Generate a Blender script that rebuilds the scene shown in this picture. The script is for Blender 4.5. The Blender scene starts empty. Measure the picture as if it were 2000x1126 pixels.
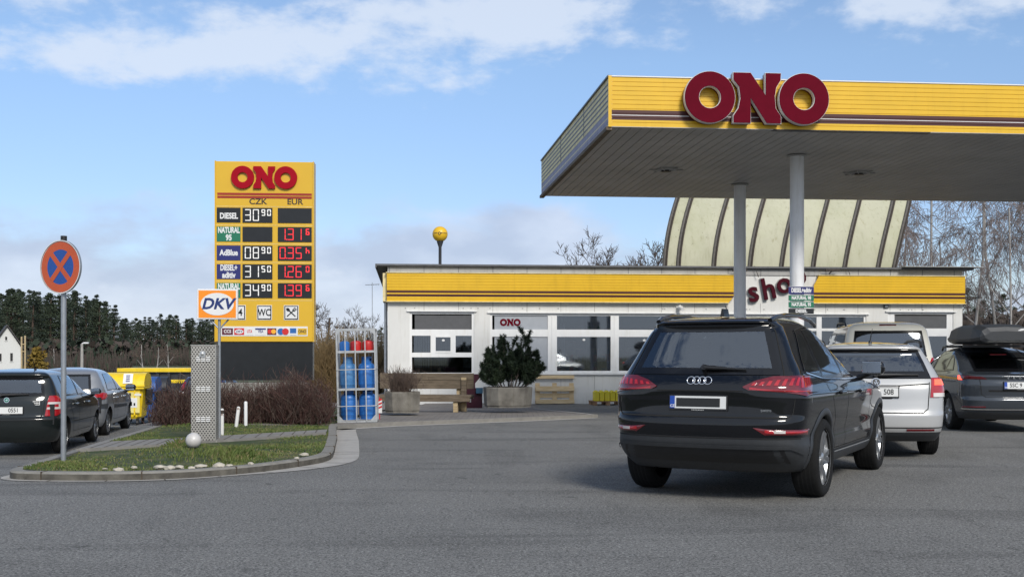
import bpy, bmesh, math, random
from mathutils import Vector, Matrix
R = math.radians
sc = bpy.context.scene
C = sc.collection

# ------------------------------------------------------------------ camera
EYE = 1.331; FPX = 2200.0; HOR = 690.0
cam = bpy.data.cameras.new('camera'); cam_o = bpy.data.objects.new('camera', cam); C.objects.link(cam_o)
cam_o.location = (0, 0, EYE); cam_o.rotation_euler = (R(90), 0, 0)
cam.sensor_width = 36; cam.lens = 36 * FPX / 2000; cam.shift_y = (HOR - 563) / 2000
cam.clip_start = 0.1; cam.clip_end = 3000
sc.camera = cam_o

# ------------------------------------------------------------------ sky and sun
SUN_EL = 38; SUN_AZ = 158          # azimuth clockwise from +Y (straight ahead)
w = bpy.data.worlds.new('World'); sc.world = w; w.use_nodes = True
nt = w.node_tree; nt.nodes.clear()
def wn(t, **k):
    n = nt.nodes.new(t)
    for a, b in k.items(): setattr(n, a, b)
    return n
def wmath(op, a, b=None, c=None, clamp=False):
    n = wn('ShaderNodeMath', operation=op, use_clamp=clamp)
    for i, v in enumerate((a, b, c)):
        if v is None: continue
        if isinstance(v, (int, float)): n.inputs[i].default_value = v
        else: nt.links.new(v, n.inputs[i])
    return n.outputs[0]
out = wn('ShaderNodeOutputWorld'); bg = wn('ShaderNodeBackground'); sky = wn('ShaderNodeTexSky')
sky.sky_type = 'NISHITA'; sky.sun_disc = False; sky.sun_elevation = R(SUN_EL); sky.sun_rotation = R(SUN_AZ)
sky.altitude = 300; sky.air_density = 1.0; sky.dust_density = 0.25; sky.ozone_density = 2.0
tc = wn('ShaderNodeTexCoord'); sep = wn('ShaderNodeSeparateXYZ'); nt.links.new(tc.outputs['Generated'], sep.inputs[0])
dx, dy, dz = sep.outputs
az = wmath('ARCTAN2', dx, dy)                    # radians, 0 ahead, + right
el = wmath('ARCSINE', dz)
cv = wn('ShaderNodeCombineXYZ')
nt.links.new(wmath('MULTIPLY', az, 1.0), cv.inputs[0]); nt.links.new(wmath('MULTIPLY', el, 1.9), cv.inputs[1])
def wnoise(scale, detail, rough, off, dist=0.0):
    mp = wn('ShaderNodeMapping'); mp.inputs['Location'].default_value = off
    nt.links.new(cv.outputs[0], mp.inputs[0])
    n = wn('ShaderNodeTexNoise'); n.inputs['Scale'].default_value = scale; n.inputs['Detail'].default_value = detail
    n.inputs['Roughness'].default_value = rough; n.inputs['Distortion'].default_value = dist
    nt.links.new(mp.outputs[0], n.inputs['Vector']); return n.outputs[0]
n1 = wnoise(9.0, 8, 0.56, (3.1, 1.7, 0.4), 0.25)
n2 = wnoise(22.0, 6, 0.6, (1.3, 4.7, 2.0))
def blob(a0, e0, sa, se, amp):                    # cloud banks by bearing and elevation (degrees)
    u = wmath('DIVIDE', wmath('SUBTRACT', az, R(a0)), R(sa)); v = wmath('DIVIDE', wmath('SUBTRACT', el, R(e0)), R(se))
    q = wmath('ADD', wmath('MULTIPLY', u, u), wmath('MULTIPLY', v, v))
    return wmath('MULTIPLY', wmath('POWER', 2.718, wmath('MULTIPLY', q, -1.0)), amp)
tot = None
for b in [(-4, 16.4, 8, 2.2, .20), (-20, 14.0, 9, 1.4, .25), (-5, 13.0, 4, 1.3, .14), (3, 17.2, 4, 2.6, .13), (-23, 16.9, 3, 1.2, .17), (-13, 15.6, 4, 1.2, .12), (0, 8.5, 9, 1.2, -.12), (-10, 10.8, 30, 1.8, -.22), (12, 11.5, 5, 4, -.20),
          (20, 16.2, 10, 2.2, .20), (40, 25, 20, 10, .10), (-50, 20, 20, 8, .10), (60, 40, 20, 10, .05)]:
    o_ = blob(*b); tot = o_ if tot is None else wmath('ADD', tot, o_)
back = wmath('MULTIPLY', wmath('MINIMUM', wmath('MAXIMUM', wmath('SUBTRACT', 0.15, dy), 0.0), 0.55), 0.55)   # cloudier behind the viewer
dens = wmath('ADD', wmath('ADD', wmath('MULTIPLY', n1, 0.62), wmath('MULTIPLY', n2, 0.38)), wmath('ADD', tot, back))
mr = wn('ShaderNodeMapRange', interpolation_type='SMOOTHSTEP'); nt.links.new(dens, mr.inputs[0])
mr.inputs[1].default_value = 0.55; mr.inputs[2].default_value = 0.74; mr.inputs[3].default_value = 0; mr.inputs[4].default_value = 0.76
# low stratus bank over the horizon
n3 = wnoise(5.0, 6, 0.55, (7.7, 2.2, 1.0), 0.2)
lowt = wmath('ADD', wmath('MULTIPLY', n3, 9.5), wmath('MULTIPLY', n2, 1.5))
lowt = wmath('ADD', lowt, wmath('ADD', blob(-4, 0, 14, 900, 1.6), blob(24, 0, 16, 900, -2.5)))
low = wmath('SUBTRACT', lowt, wmath('MULTIPLY', el, 57.3))
ml = wn('ShaderNodeMapRange', interpolation_type='SMOOTHSTEP'); nt.links.new(low, ml.inputs[0])
ml.inputs[1].default_value = -0.7; ml.inputs[2].default_value = 1.3; ml.inputs[3].default_value = 0; ml.inputs[4].default_value = 0.82
SKYK = 0.112
mixA = wn('ShaderNodeMix', data_type='RGBA'); mixB = wn('ShaderNodeMix', data_type='RGBA')
tint = wn('ShaderNodeMix', data_type='RGBA', blend_type='MULTIPLY'); tint.inputs[0].default_value = 1.0
nt.links.new(sky.outputs[0], tint.inputs[6])
er = wn('ShaderNodeValToRGB'); e_ = er.color_ramp.elements          # the air is dimmer and more violet towards the horizon
e_[0].position = 0.0; e_[0].color = (.56, .57, .66, 1); e_[1].position = .42; e_[1].color = (1.0, .985, .99, 1)
k_ = er.color_ramp.elements.new(.13); k_.color = (.74, .755, .87, 1); k_ = er.color_ramp.elements.new(.25); k_.color = (.94, .95, .985, 1)
nt.links.new(el, er.inputs[0]); nt.links.new(er.outputs[0], tint.inputs[7])
lc = wn('ShaderNodeValToRGB'); lc.color_ramp.elements[0].position = .40; lc.color_ramp.elements[1].position = .62
lc.color_ramp.elements[0].color = (3.3, 3.8, 4.9, 1); lc.color_ramp.elements[1].color = (4.5, 5.0, 6.0, 1)
n4 = wnoise(9.0, 5, 0.5, (2.7, 9.2, 1.0)); nt.links.new(n4, lc.inputs[0])
nt.links.new(ml.outputs[0], mixA.inputs[0]); nt.links.new(tint.outputs[2], mixA.inputs[6]); nt.links.new(lc.outputs[0], mixA.inputs[7])
nt.links.new(mr.outputs[0], mixB.inputs[0]); nt.links.new(mixA.outputs[2], mixB.inputs[6]); mixB.inputs[7].default_value = (5.0, 5.5, 6.3, 1)
nt.links.new(mixB.outputs[2], bg.inputs[0]); bg.inputs[1].default_value = SKYK
nt.links.new(bg.outputs[0], out.inputs[0])
sun = bpy.data.lights.new('sun', 'SUN'); sun.energy = 2.35; sun.angle = R(16); sun.color = (1, .95, .87)
sun_o = bpy.data.objects.new('sun', sun); C.objects.link(sun_o)
S = Vector((math.sin(R(SUN_AZ)) * math.cos(R(SUN_EL)), math.cos(R(SUN_AZ)) * math.cos(R(SUN_EL)), math.sin(R(SUN_EL))))
sun_o.rotation_euler = S.to_track_quat('Z', 'Y').to_euler(); sun_o.location = (10, -20, 30)
vs = sc.view_settings; vs.view_transform = 'Standard'; vs.look = 'None'; vs.gamma = 1; vs.exposure = 0.45
sc.cycles.max_bounces = 6; sc.cycles.transparent_max_bounces = 12

# ------------------------------------------------------------------ helpers
def at(px, py, Y):            # photo pixel at depth Y -> world point
    return Vector(((px - 1000) * Y / FPX, Y, EYE + (HOR - py) * Y / FPX))
def ss(t):
    t = max(0.0, min(1.0, t)); return t * t * (3 - 2 * t)
def lerp(a, b, t): return a + (b - a) * t

class MB:
    """collects shapes into one mesh"""
    def __init__(s): s.v = []; s.f = []; s.m = []; s.sm = []
    def add(s, V, F, mat=0, smooth=False, M=None):
        b = len(s.v)
        s.v += [tuple(M @ Vector(p)) for p in V] if M is not None else [tuple(p) for p in V]
        for f in F: s.f.append(tuple(i + b for i in f)); s.m.append(mat); s.sm.append(smooth)
        return s
    def box(s, x0, x1, y0, y1, z0, z1, mat=0, M=None, bev=0.0):
        if bev > 0:
            bm = bmesh.new(); bmesh.ops.create_cube(bm, size=1)
            for v in bm.verts: v.co = Vector((lerp(x0, x1, v.co.x + .5), lerp(y0, y1, v.co.y + .5), lerp(z0, z1, v.co.z + .5)))
            bmesh.ops.bevel(bm, geom=bm.edges[:], offset=bev, segments=2, affect='EDGES', profile=.5)
            bm.verts.index_update()
            s.add([v.co.copy() for v in bm.verts], [[v.index for v in f.verts] for f in bm.faces], mat, False, M); bm.free(); return s
        V = [(x, y, z) for z in (z0, z1) for y in (y0, y1) for x in (x0, x1)]
        F = [(0, 2, 3, 1), (4, 5, 7, 6), (0, 1, 5, 4), (2, 6, 7, 3), (0, 4, 6, 2), (1, 3, 7, 5)]
        return s.add(V, F, mat, False, M)
    def cyl(s, p0, p1, r0, r1=None, n=12, mat=0, caps=True, smooth=True, M=None):
        r1 = r0 if r1 is None else r1
        p0 = Vector(p0); p1 = Vector(p1); d = (p1 - p0)
        if d.length < 1e-9: return s
        d.normalize(); a = d.orthogonal().normalized(); b = d.cross(a)
        V = []
        for p, r in ((p0, r0), (p1, r1)):
            for k in range(n):
                t = 2 * math.pi * k / n; V.append(p + a * (r * math.cos(t)) + b * (r * math.sin(t)))
        s.add(V, [(k, (k + 1) % n, n + (k + 1) % n, n + k) for k in range(n)], mat, smooth, M)
        if caps: s.add(V, [tuple(range(n))[::-1], tuple(range(n, 2 * n))], mat, False, M)
        return s
    def tube(s, pts, r, n=6, mat=0, M=None, caps=True, smooth=True):
        pts = [Vector(p) for p in pts]; V = []; N = len(pts)
        rs = r if isinstance(r, (list, tuple)) else [r] * N
        a = None
        for i, p in enumerate(pts):
            d = (pts[min(i + 1, N - 1)] - pts[max(i - 1, 0)]).normalized()
            a = d.orthogonal().normalized() if a is None else (a - d * a.dot(d)).normalized()
            b = d.cross(a)
            for k in range(n):
                t = 2 * math.pi * k / n; V.append(p + a * (rs[i] * math.cos(t)) + b * (rs[i] * math.sin(t)))
        F = [(i * n + k, i * n + (k + 1) % n, (i + 1) * n + (k + 1) % n, (i + 1) * n + k) for i in range(N - 1) for k in range(n)]
        s.add(V, F, mat, smooth, M)
        if caps: s.add(V, [tuple(range(n))[::-1], tuple(range((N - 1) * n, N * n))], mat, False, M)
        return s
    def lathe(s, prof, n=24, mat=0, M=None, smooth=True, caps=True):     # prof of (r, z) about Z
        V = []; N = len(prof)
        for r, z in prof:
            for k in range(n):
                t = 2 * math.pi * k / n; V.append((r * math.cos(t), r * math.sin(t), z))
        F = [(i * n + k, i * n + (k + 1) % n, (i + 1) * n + (k + 1) % n, (i + 1) * n + k) for i in range(N - 1) for k in range(n)]
        s.add(V, F, mat, smooth, M)
        for i, fl in ((0, True), (N - 1, False)) if caps else ():
            if prof[i][0] > 1e-4:
                f = tuple(range(i * n, i * n + n)); s.add(V, [f[::-1] if fl else f], mat, False, M)
        return s
    def prism(s, poly, y0, y1, mat=0, M=None, side=None):      # poly in (x, z), extruded y0..y1
        n = len(poly); V = [(p[0], y0, p[1]) for p in poly] + [(p[0], y1, p[1]) for p in poly]
        A = sum(poly[i][0] * poly[(i + 1) % n][1] - poly[(i + 1) % n][0] * poly[i][1] for i in range(n))
        fr = tuple(range(n)); bk = tuple(range(n, 2 * n))
        if A < 0: fr = fr[::-1]; bk = bk[::-1]
        s.add(V, [fr, bk[::-1]], mat, False, M)
        sd = [((i + 1) % n, i, n + i, n + (i + 1) % n) for i in range(n)]
        if A < 0: sd = [q[::-1] for q in sd]
        return s.add(V, sd, mat if side is None else side, False, M)
    def ring(s, cx, cz, r0, r1, y0, y1, n=48, mat=0, M=None, side=None):
        V = []
        for y in (y0, y1):
            for r in (r0, r1):
                for k in range(n):
                    t = 2 * math.pi * k / n; V.append((cx + r * math.cos(t), y, cz + r * math.sin(t)))
        F = []; G = []
        for k in range(n):
            j = (k + 1) % n
            F.append((k, n + k, n + j, j)); F.append((2 * n + j, 3 * n + j, 3 * n + k, 2 * n + k))
            G.append((n + k, 3 * n + k, 3 * n + j, n + j)); G.append((j, 2 * n + j, 2 * n + k, k))
        s.add(V, F, mat, False, M); return s.add(V, G, mat if side is None else side, True, M)
    def text(s, body, size, x, z, y, mat=0, M=None, depth=0.004, bold=0.0, ax='CENTER', shear=0.0, sx=1.0):
        cu = bpy.data.curves.new('t', 'FONT'); cu.body = body; cu.size = size; cu.extrude = depth / 2; cu.offset = bold * size
        cu.align_x = ax; cu.align_y = 'CENTER'; cu.resolution_u = 3; cu.shear = shear
        o = bpy.data.objects.new('t', cu); C.objects.link(o)
        dg = bpy.context.evaluated_depsgraph_get(); me = o.evaluated_get(dg).to_mesh()
        V = [(x + v.co.x * sx, y - v.co.z, z + v.co.y) for v in me.vertices]; F = [tuple(p.vertices) for p in me.polygons]
        o.evaluated_get(dg).to_mesh_clear(); bpy.data.objects.remove(o); bpy.data.curves.remove(cu)
        return s.add(V, F, mat, False, M)
    def build(s, name, mats, parent=None, loc=None):
        me = bpy.data.meshes.new(name); me.from_pydata(s.v, [], s.f)
        for m in (mats if isinstance(mats, (list, tuple)) else [mats]): me.materials.append(m)
        me.polygons.foreach_set('material_index', s.m); me.polygons.foreach_set('use_smooth', s.sm); me.update()
        o = bpy.data.objects.new(name, me); C.objects.link(o)
        if parent: o.parent = parent
        if loc is not None: o.location = loc
        return o
def tag(o, label=None, cat=None, group=None, kind=None):
    if label: o['label'] = label
    if cat: o['category'] = cat
    if group: o['group'] = group
    if kind: o['kind'] = kind
    return o
def thing(name, label, cat, loc=(0, 0, 0), rz=0.0, group=None):
    o = bpy.data.objects.new(name, None); C.objects.link(o); o.location = loc; o.rotation_euler = (0, 0, rz); o.empty_display_size = .2
    return tag(o, label, cat, group)
def kids(o): return [c for c in bpy.data.objects if c.parent == o]
def copy_tree(o, parent=None):
    c = o.copy(); C.objects.link(c)
    if parent: c.parent = parent
    for ch in kids(o): copy_tree(ch, c)
    return c

# ------------------------------------------------------------------ materials
def mat(name, col, rough=.5, metal=0.0, coat=0.0, var=0.12, scale=6.0, bump=0.0, bscale=40.0, spec=.5, emit=None, estr=0.0, col2=None, streak=0.0, c2lo=.45, c2hi=.62, sz=(1, 1, 1)):
    m = bpy.data.materials.new(name); m.use_nodes = True; t = m.node_tree; b = t.nodes['Principled BSDF']
    b.inputs['Roughness'].default_value = rough; b.inputs['Metallic'].default_value = metal
    b.inputs['Specular IOR Level'].default_value = spec
    b.inputs['Coat Weight'].default_value = coat; b.inputs['Coat Roughness'].default_value = .03
    tcn = t.nodes.new('ShaderNodeTexCoord'); mp = t.nodes.new('ShaderNodeMapping'); mp.inputs['Scale'].default_value = sz
    t.links.new(tcn.outputs['Object'], mp.inputs[0])
    nz = t.nodes.new('ShaderNodeTexNoise'); nz.inputs['Scale'].default_value = scale; nz.inputs['Detail'].default_value = 6; nz.inputs['Roughness'].default_value = .6
    t.links.new(mp.outputs[0], nz.inputs['Vector'])
    rp = t.nodes.new('ShaderNodeValToRGB'); e = rp.color_ramp.elements
    c = Vector(col)
    if col2 is None:
        e[0].position = .3; e[1].position = .7
        e[0].color = (*(c * (1 - var)), 1); e[1].color = (*[min(1, k) for k in c * (1 + var)], 1)
    else:
        e[0].position = c2lo; e[1].position = c2hi; e[0].color = (*col, 1); e[1].color = (*col2, 1)
    t.links.new(nz.outputs[0], rp.inputs[0]); last = rp.outputs[0]
    if streak > 0:               # rain streaks: noise stretched down the height
        mp2 = t.nodes.new('ShaderNodeMapping'); mp2.inputs['Scale'].default_value = (9, 9, .7); t.links.new(tcn.outputs['Object'], mp2.inputs[0])
        n2_ = t.nodes.new('ShaderNodeTexNoise'); n2_.inputs['Scale'].default_value = 1.0; n2_.inputs['Detail'].default_value = 8; n2_.inputs['Roughness'].default_value = .7
        t.links.new(mp2.outputs[0], n2_.inputs['Vector'])
        r2 = t.nodes.new('ShaderNodeValToRGB'); r2.color_ramp.elements[0].position = .52; r2.color_ramp.elements[1].position = .78
        r2.color_ramp.elements[0].color = (1, 1, 1, 1); k = 1 - streak; r2.color_ramp.elements[1].color = (k, k * .97, k * .9, 1)
        t.links.new(n2_.outputs[0], r2.inputs[0])
        mx = t.nodes.new('ShaderNodeMix'); mx.data_type = 'RGBA'; mx.blend_type = 'MULTIPLY'; mx.inputs[0].default_value = 1
        t.links.new(last, mx.inputs[6]); t.links.new(r2.outputs[0], mx.inputs[7]); last = mx.outputs[2]
    t.links.new(last, b.inputs['Base Color'])
    if bump > 0:
        nb = t.nodes.new('ShaderNodeTexNoise'); nb.inputs['Scale'].default_value = bscale; nb.inputs['Detail'].default_value = 5; t.links.new(mp.outputs[0], nb.inputs['Vector'])
        bp = t.nodes.new('ShaderNodeBump'); bp.inputs['Strength'].default_value = bump; bp.inputs['Distance'].default_value = .01
        t.links.new(nb.outputs[0], bp.inputs['Height']); t.links.new(bp.outputs[0], b.inputs['Normal'])
    if emit is not None:
        b.inputs['Emission Color'].default_value = (*emit, 1); b.inputs['Emission Strength'].default_value = estr
    return m
def glass_mat(name, tintc=(.3, .33, .33), refl=.06, rough=.02):
    m = bpy.data.materials.new(name); m.use_nodes = True; t = m.node_tree; t.nodes.clear()
    o = t.nodes.new('ShaderNodeOutputMaterial'); mx = t.nodes.new('ShaderNodeMixShader'); tr = t.nodes.new('ShaderNodeBsdfTransparent'); gl = t.nodes.new('ShaderNodeBsdfGlossy')
    fr = t.nodes.new('ShaderNodeFresnel'); fr.inputs[0].default_value = 1.55
    ad = t.nodes.new('ShaderNodeMath'); ad.operation = 'ADD'; ad.inputs[1].default_value = refl; ad.use_clamp = True
    tr.inputs[0].default_value = (*tintc, 1); gl.inputs['Roughness'].default_value = rough; gl.inputs['Color'].default_value = (.9, .95, 1, 1)
    # faint dust film
    nz = t.nodes.new('ShaderNodeTexNoise'); nz.inputs['Scale'].default_value = 3; tcn = t.nodes.new('ShaderNodeTexCoord'); t.links.new(tcn.outputs['Object'], nz.inputs['Vector'])
    mr_ = t.nodes.new('ShaderNodeMapRange'); mr_.inputs[3].default_value = rough; mr_.inputs[4].default_value = rough + .04; t.links.new(nz.outputs[0], mr_.inputs[0]); t.links.new(mr_.outputs[0], gl.inputs['Roughness'])
    t.links.new(fr.outputs[0], ad.inputs[0]); t.links.new(ad.outputs[0], mx.inputs[0]); t.links.new(tr.outputs[0], mx.inputs[1]); t.links.new(gl.outputs[0], mx.inputs[2]); t.links.new(mx.outputs[0], o.inputs[0])
    return m
M = {}
YEL = (.72, .435, .016)
M['yellow'] = mat('yellow_panel', YEL, .38, var=.06, scale=2, streak=.12)
M['yellow_dirty'] = mat('yellow_weathered', (.74, .63, .34), .6, var=.2, scale=5, streak=.45)
M['sign_yellow'] = mat('sign_yellow', (.66, .40, .025), .35, var=.03, scale=1.5)
M['maroon'] = mat('maroon', (.115, .002, .012), .65, var=.08, spec=.06)
M['maroon_stripe'] = mat('maroon_stripe', (.060, .010, .007), .45, var=.1)
M['dark_maroon'] = mat('dark_maroon', (.055, .003, .010), .6, var=.1, spec=.1)
M['red_letter'] = mat('red_letter', (.33, .003, .014), .6, var=.06, spec=.1)
M['stripe_red'] = mat('stripe_red', (.30, .02, .008), .4)
M['white'] = mat('white_paint', (.70, .70, .69), .45, var=.05, scale=3)
M['wall'] = mat('white_wall_panel', (.66, .655, .63), .5, var=.06, scale=1.3, streak=.22)
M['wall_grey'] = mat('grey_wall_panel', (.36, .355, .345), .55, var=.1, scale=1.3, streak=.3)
M['frame'] = mat('white_window_frame', (.78, .78, .77), .35, var=.04, scale=4, streak=.12)
M['black'] = mat('black_plastic', (.012, .012, .013), .45, var=.2)
M['blackgloss'] = mat('black_gloss', (.006, .006, .007), .12, var=.2)
M['display'] = mat('display_black', (.012, .013, .014), .3, var=.2)
M['navy'] = mat('navy_panel', (.022, .025, .14), .35, var=.05)
M['green'] = mat('green_panel', (.015, .16, .085), .35, var=.05)
M['led_white'] = mat('led_white', (.6, .6, .58), .5, emit=(1, .98, .92), estr=.30)
M['led_red'] = mat('led_red', (.5, .02, .03), .5, emit=(1, .03, .04), estr=.55)
M['grey_metal'] = mat('grey_metal', (.34, .36, .38), .4, metal=.6, var=.12, scale=9)
M['galv'] = mat('galvanised_steel', (.46, .47, .47), .42, metal=.55, var=.16, scale=12)
M['steel'] = mat('stainless', (.50, .48, .44), .35, metal=.8, var=.1, scale=8)
M['soffit'] = mat('soffit_plank', (.40, .39, .378), .55, var=.14, scale=1.2)
M['column'] = mat('column_white', (.78, .78, .78), .42, var=.08, scale=2.0, streak=.28)
M['concrete'] = mat('concrete', (.20, .19, .17), .9, col2=(.30, .285, .26), scale=7, bump=.5, bscale=50, c2lo=.35, c2hi=.7)
M['planter'] = mat('weathered_concrete', (.115, .105, .09), .92, col2=(.23, .215, .185), scale=4, bump=.6, bscale=60, c2lo=.35, c2hi=.7, streak=.35)
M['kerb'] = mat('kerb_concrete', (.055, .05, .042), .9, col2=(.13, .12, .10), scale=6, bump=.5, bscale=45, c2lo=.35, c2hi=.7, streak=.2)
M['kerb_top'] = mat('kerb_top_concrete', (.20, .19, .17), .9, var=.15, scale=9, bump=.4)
M['gutter'] = mat('gutter_concrete', (.34, .325, .30), .9, var=.12, scale=5, bump=.4)
M['wood'] = mat('old_wood', (.10, .075, .05), .85, col2=(.19, .15, .105), scale=3, sz=(1.2, 10, 10), bump=.4, c2lo=.35, c2hi=.68)
M['wood_light'] = mat('pale_wood', (.36, .27, .15), .8, col2=(.52, .41, .25), scale=3, sz=(1.2, 9, 9), bump=.3, c2lo=.35, c2hi=.68)
M['pallet'] = mat('pallet_wood', (.50, .36, .19), .85, col2=(.70, .55, .34), scale=2.5, sz=(1.2, 9, 9), bump=.3, c2lo=.3, c2hi=.7)
M['pallet_dark'] = mat('pallet_block', (.23, .13, .07), .85, col2=(.35, .22, .13), scale=5, bump=.3)
M['blue_gas'] = mat('blue_gas_paint', (.022, .135, .42), .38, var=.15, scale=6)
M['blue_gas_pale'] = mat('faded_blue_paint', (.045, .16, .36), .45, col2=(.07, .21, .42), scale=8)
M['red_gas'] = mat('red_gas_paint', (.46, .02, .018), .38, var=.15, scale=6)
M['rust'] = mat('rusty_white', (.66, .65, .62), .6, col2=(.13, .045, .015), scale=7, c2lo=.54, c2hi=.62)
M['stone'] = mat('white_stone', (.42, .385, .32), .85, var=.2, scale=14, bump=.5)
M['ball'] = mat('globe_pale', (.52, .50, .48), .35, var=.12, scale=9)
M['blue_sign'] = mat('sign_blue', (.012, .07, .30), .35, var=.05)
M['orange_red'] = mat('sign_faded_red', (.50, .085, .025), .4, var=.06)
M['dkv_orange'] = mat('sign_orange', (.85, .26, .012), .4, var=.04)
M['dkv_blue'] = mat('logo_blue', (.012, .03, .14), .4)
M['glass_bld'] = glass_mat('window_glass', (.55, .57, .57), .08, .012)
M['frost'] = mat('frosted_pane', (.36, .38, .41), .3, var=.05)
M['blind'] = mat('roller_blind', (.085, .087, .092), .6, var=.1)
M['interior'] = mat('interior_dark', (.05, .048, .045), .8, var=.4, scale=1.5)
M['interior_beige'] = mat('interior_tan', (.26, .21, .15), .8, var=.5, scale=2)  # tan colour of the shop floor, shelves and some clutter
M['bin_yellow'] = mat('bin_yellow', (.80, .56, .015), .4, var=.1, scale=4, streak=.2)
M['bin_label'] = mat('bin_label_pale', (.72, .62, .22), .5, var=.1)
M['bin_blue'] = mat('bin_blue', (.03, .09, .28), .45)
M['bin_black'] = mat('bin_charcoal', (.03, .032, .036), .5)
M['burgundy'] = mat('burgundy_board', (.055, .006, .018), .5)
M['blue_box'] = mat('blue_box', (.035, .11, .19), .5)
M['roof_metal'] = mat('roof_metal', (.12, .12, .125), .5, metal=.3, var=.2)
M['vault'] = mat('vault_sheet', (.45, .44, .32), .75, var=.06, scale=1.2, streak=.25)
M['vault_rib'] = mat('vault_rib', (.10, .09, .08), .75, var=.25, scale=12)
M['soil'] = mat('soil', (.06, .045, .03), .95, var=.3, scale=20, bump=.6)
M['soot'] = mat('bark_dark', (.055, .043, .035), .9, var=.3, scale=20)
M['house_wall'] = mat('house_render', (.62, .62, .60), .8, var=.05)
M['house_roof'] = mat('house_roof', (.05, .045, .045), .7, var=.2)
# ------------------------------------------------------------------ ground
def gz(x, y):
    z = 0.0
    left = ss((-4.9 - x) / 1.2)
    z -= left * (.40 * ss((y - 11.5) / 7.5) + .42 * ss((y - 25) / 11))
    z -= .17 * ss((y - 23) / 9) * (1 - left)
    z -= .5 * ss((y - 50) / 150)
    return z
def grid(name, xs, ys, f, m):
    mb = MB(); nx = len(xs)
    V = [(x, y, f(x, y)) for y in ys for x in xs]
    F = [(j * nx + i, j * nx + i + 1, (j + 1) * nx + i + 1, (j + 1) * nx + i) for j in range(len(ys) - 1) for i in range(nx - 1)]
    mb.add(V, F, 0, True); return mb.build(name, m)
def frange(a, b, n): return [a + (b - a) * i / n for i in range(n + 1)]
def asphalt_mat():
    m = bpy.data.materials.new('asphalt'); m.use_nodes = True; t = m.node_tree; b = t.nodes['Principled BSDF']
    tcn = t.nodes.new('ShaderNodeTexCoord')
    def noise(sc_, det, ro, dist=0, szz=(1, 1, 1)):
        mp = t.nodes.new('ShaderNodeMapping'); mp.inputs['Scale'].default_value = szz; t.links.new(tcn.outputs['Object'], mp.inputs[0])
        n = t.nodes.new('ShaderNodeTexNoise'); n.inputs['Scale'].default_value = sc_; n.inputs['Detail'].default_value = det; n.inputs['Roughness'].default_value = ro; n.inputs['Distortion'].default_value = dist
        t.links.new(mp.outputs[0], n.inputs['Vector']); return n.outputs[0]
    def ramp(i, p0, c0, p1, c1):
        r = t.nodes.new('ShaderNodeValToRGB'); e = r.color_ramp.elements; e[0].position = p0; e[1].position = p1
        e[0].color = (c0, c0, c0, 1) if not isinstance(c0, tuple) else (*c0, 1); e[1].color = (c1, c1, c1, 1) if not isinstance(c1, tuple) else (*c1, 1)
        t.links.new(i, r.inputs[0]); return r.outputs[0]
    def mul(a, b_):
        x = t.nodes.new('ShaderNodeMix'); x.data_type = 'RGBA'; x.blend_type = 'MULTIPLY'; x.inputs[0].default_value = 1
        t.links.new(a, x.inputs[6]); t.links.new(b_, x.inputs[7]); return x.outputs[2]
    base = ramp(noise(.35, 5, .6), .3, (.126, .124, .117), .7, (.160, .157, .148))
    grain = mul(ramp(noise(52, 4, .85), .36, .12, .64, 2.05), ramp(noise(18, 3, .7), .35, .78, .65, 1.2))
    patch = ramp(noise(1.1, 4, .6, .6, (1, .35, 1)), .30, .80, .45, 1.0)
    stain = ramp(noise(3.2, 3, .5, .3, (1, .5, 1)), .66, 1.0, .75, .72)
    track = ramp(noise(.55, 3, .5, 1.2, (.35, 1.6, 1)), .52, 1.0, .68, .74)
    spots = ramp(noise(4.2, 2, .5, .4, (1, .6, 1)), .68, 1.0, .76, .60)
    c = mul(mul(mul(mul(mul(base, grain), patch), stain), track), spots)
    sp = ramp(noise(62, 2, .5), .66, 0.0, .70, 1.0)
    mx = t.nodes.new('ShaderNodeMix'); mx.data_type = 'RGBA'; t.links.new(sp, mx.inputs[0]); t.links.new(c, mx.inputs[6]); mx.inputs[7].default_value = (.42, .41, .39, 1)
    t.links.new(mx.outputs[2], b.inputs['Base Color']); b.inputs['Roughness'].default_value = .88; b.inputs['Specular IOR Level'].default_value = .3
    bp = t.nodes.new('ShaderNodeBump'); bp.inputs['Strength'].default_value = .35; bp.inputs['Distance'].default_value = .006
    t.links.new(noise(90, 3, .7), bp.inputs['Height']); t.links.new(bp.outputs[0], b.inputs['Normal'])
    return m
M['asphalt'] = asphalt_mat()
M['field'] = mat('field_grass', (.050, .060, .022), .95, col2=(.085, .085, .035), scale=.4)
xs = frange(-26, -8, 24)[:-1] + frange(-8, -3, 25)[:-1] + frange(-3, 30, 22)
ys = frange(-12, 8, 8)[:-1] + frange(8, 40, 44)[:-1] + frange(40, 62, 8)
tag(grid('asphalt_road', xs, ys, gz, M['asphalt']), kind='structure')
xf = [-900, -400, -200, -120, -80, -60, -45, -35, -26, -20, -14, -8, -5, -3, 0, 6, 14, 24, 36, 60, 100, 200, 400, 900]
yf = [-300, -100, -40, -12, 0, 8, 14, 20, 26, 32, 38, 44, 52, 62, 80, 100, 130, 170, 220, 300, 500, 900, 1600]
tag(grid('ground', xf, yf, lambda x, y: gz(x, y) - (.8 if -26 < x < 30 and -12 < y < 62 else .06), M['field']), kind='structure')

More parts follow.
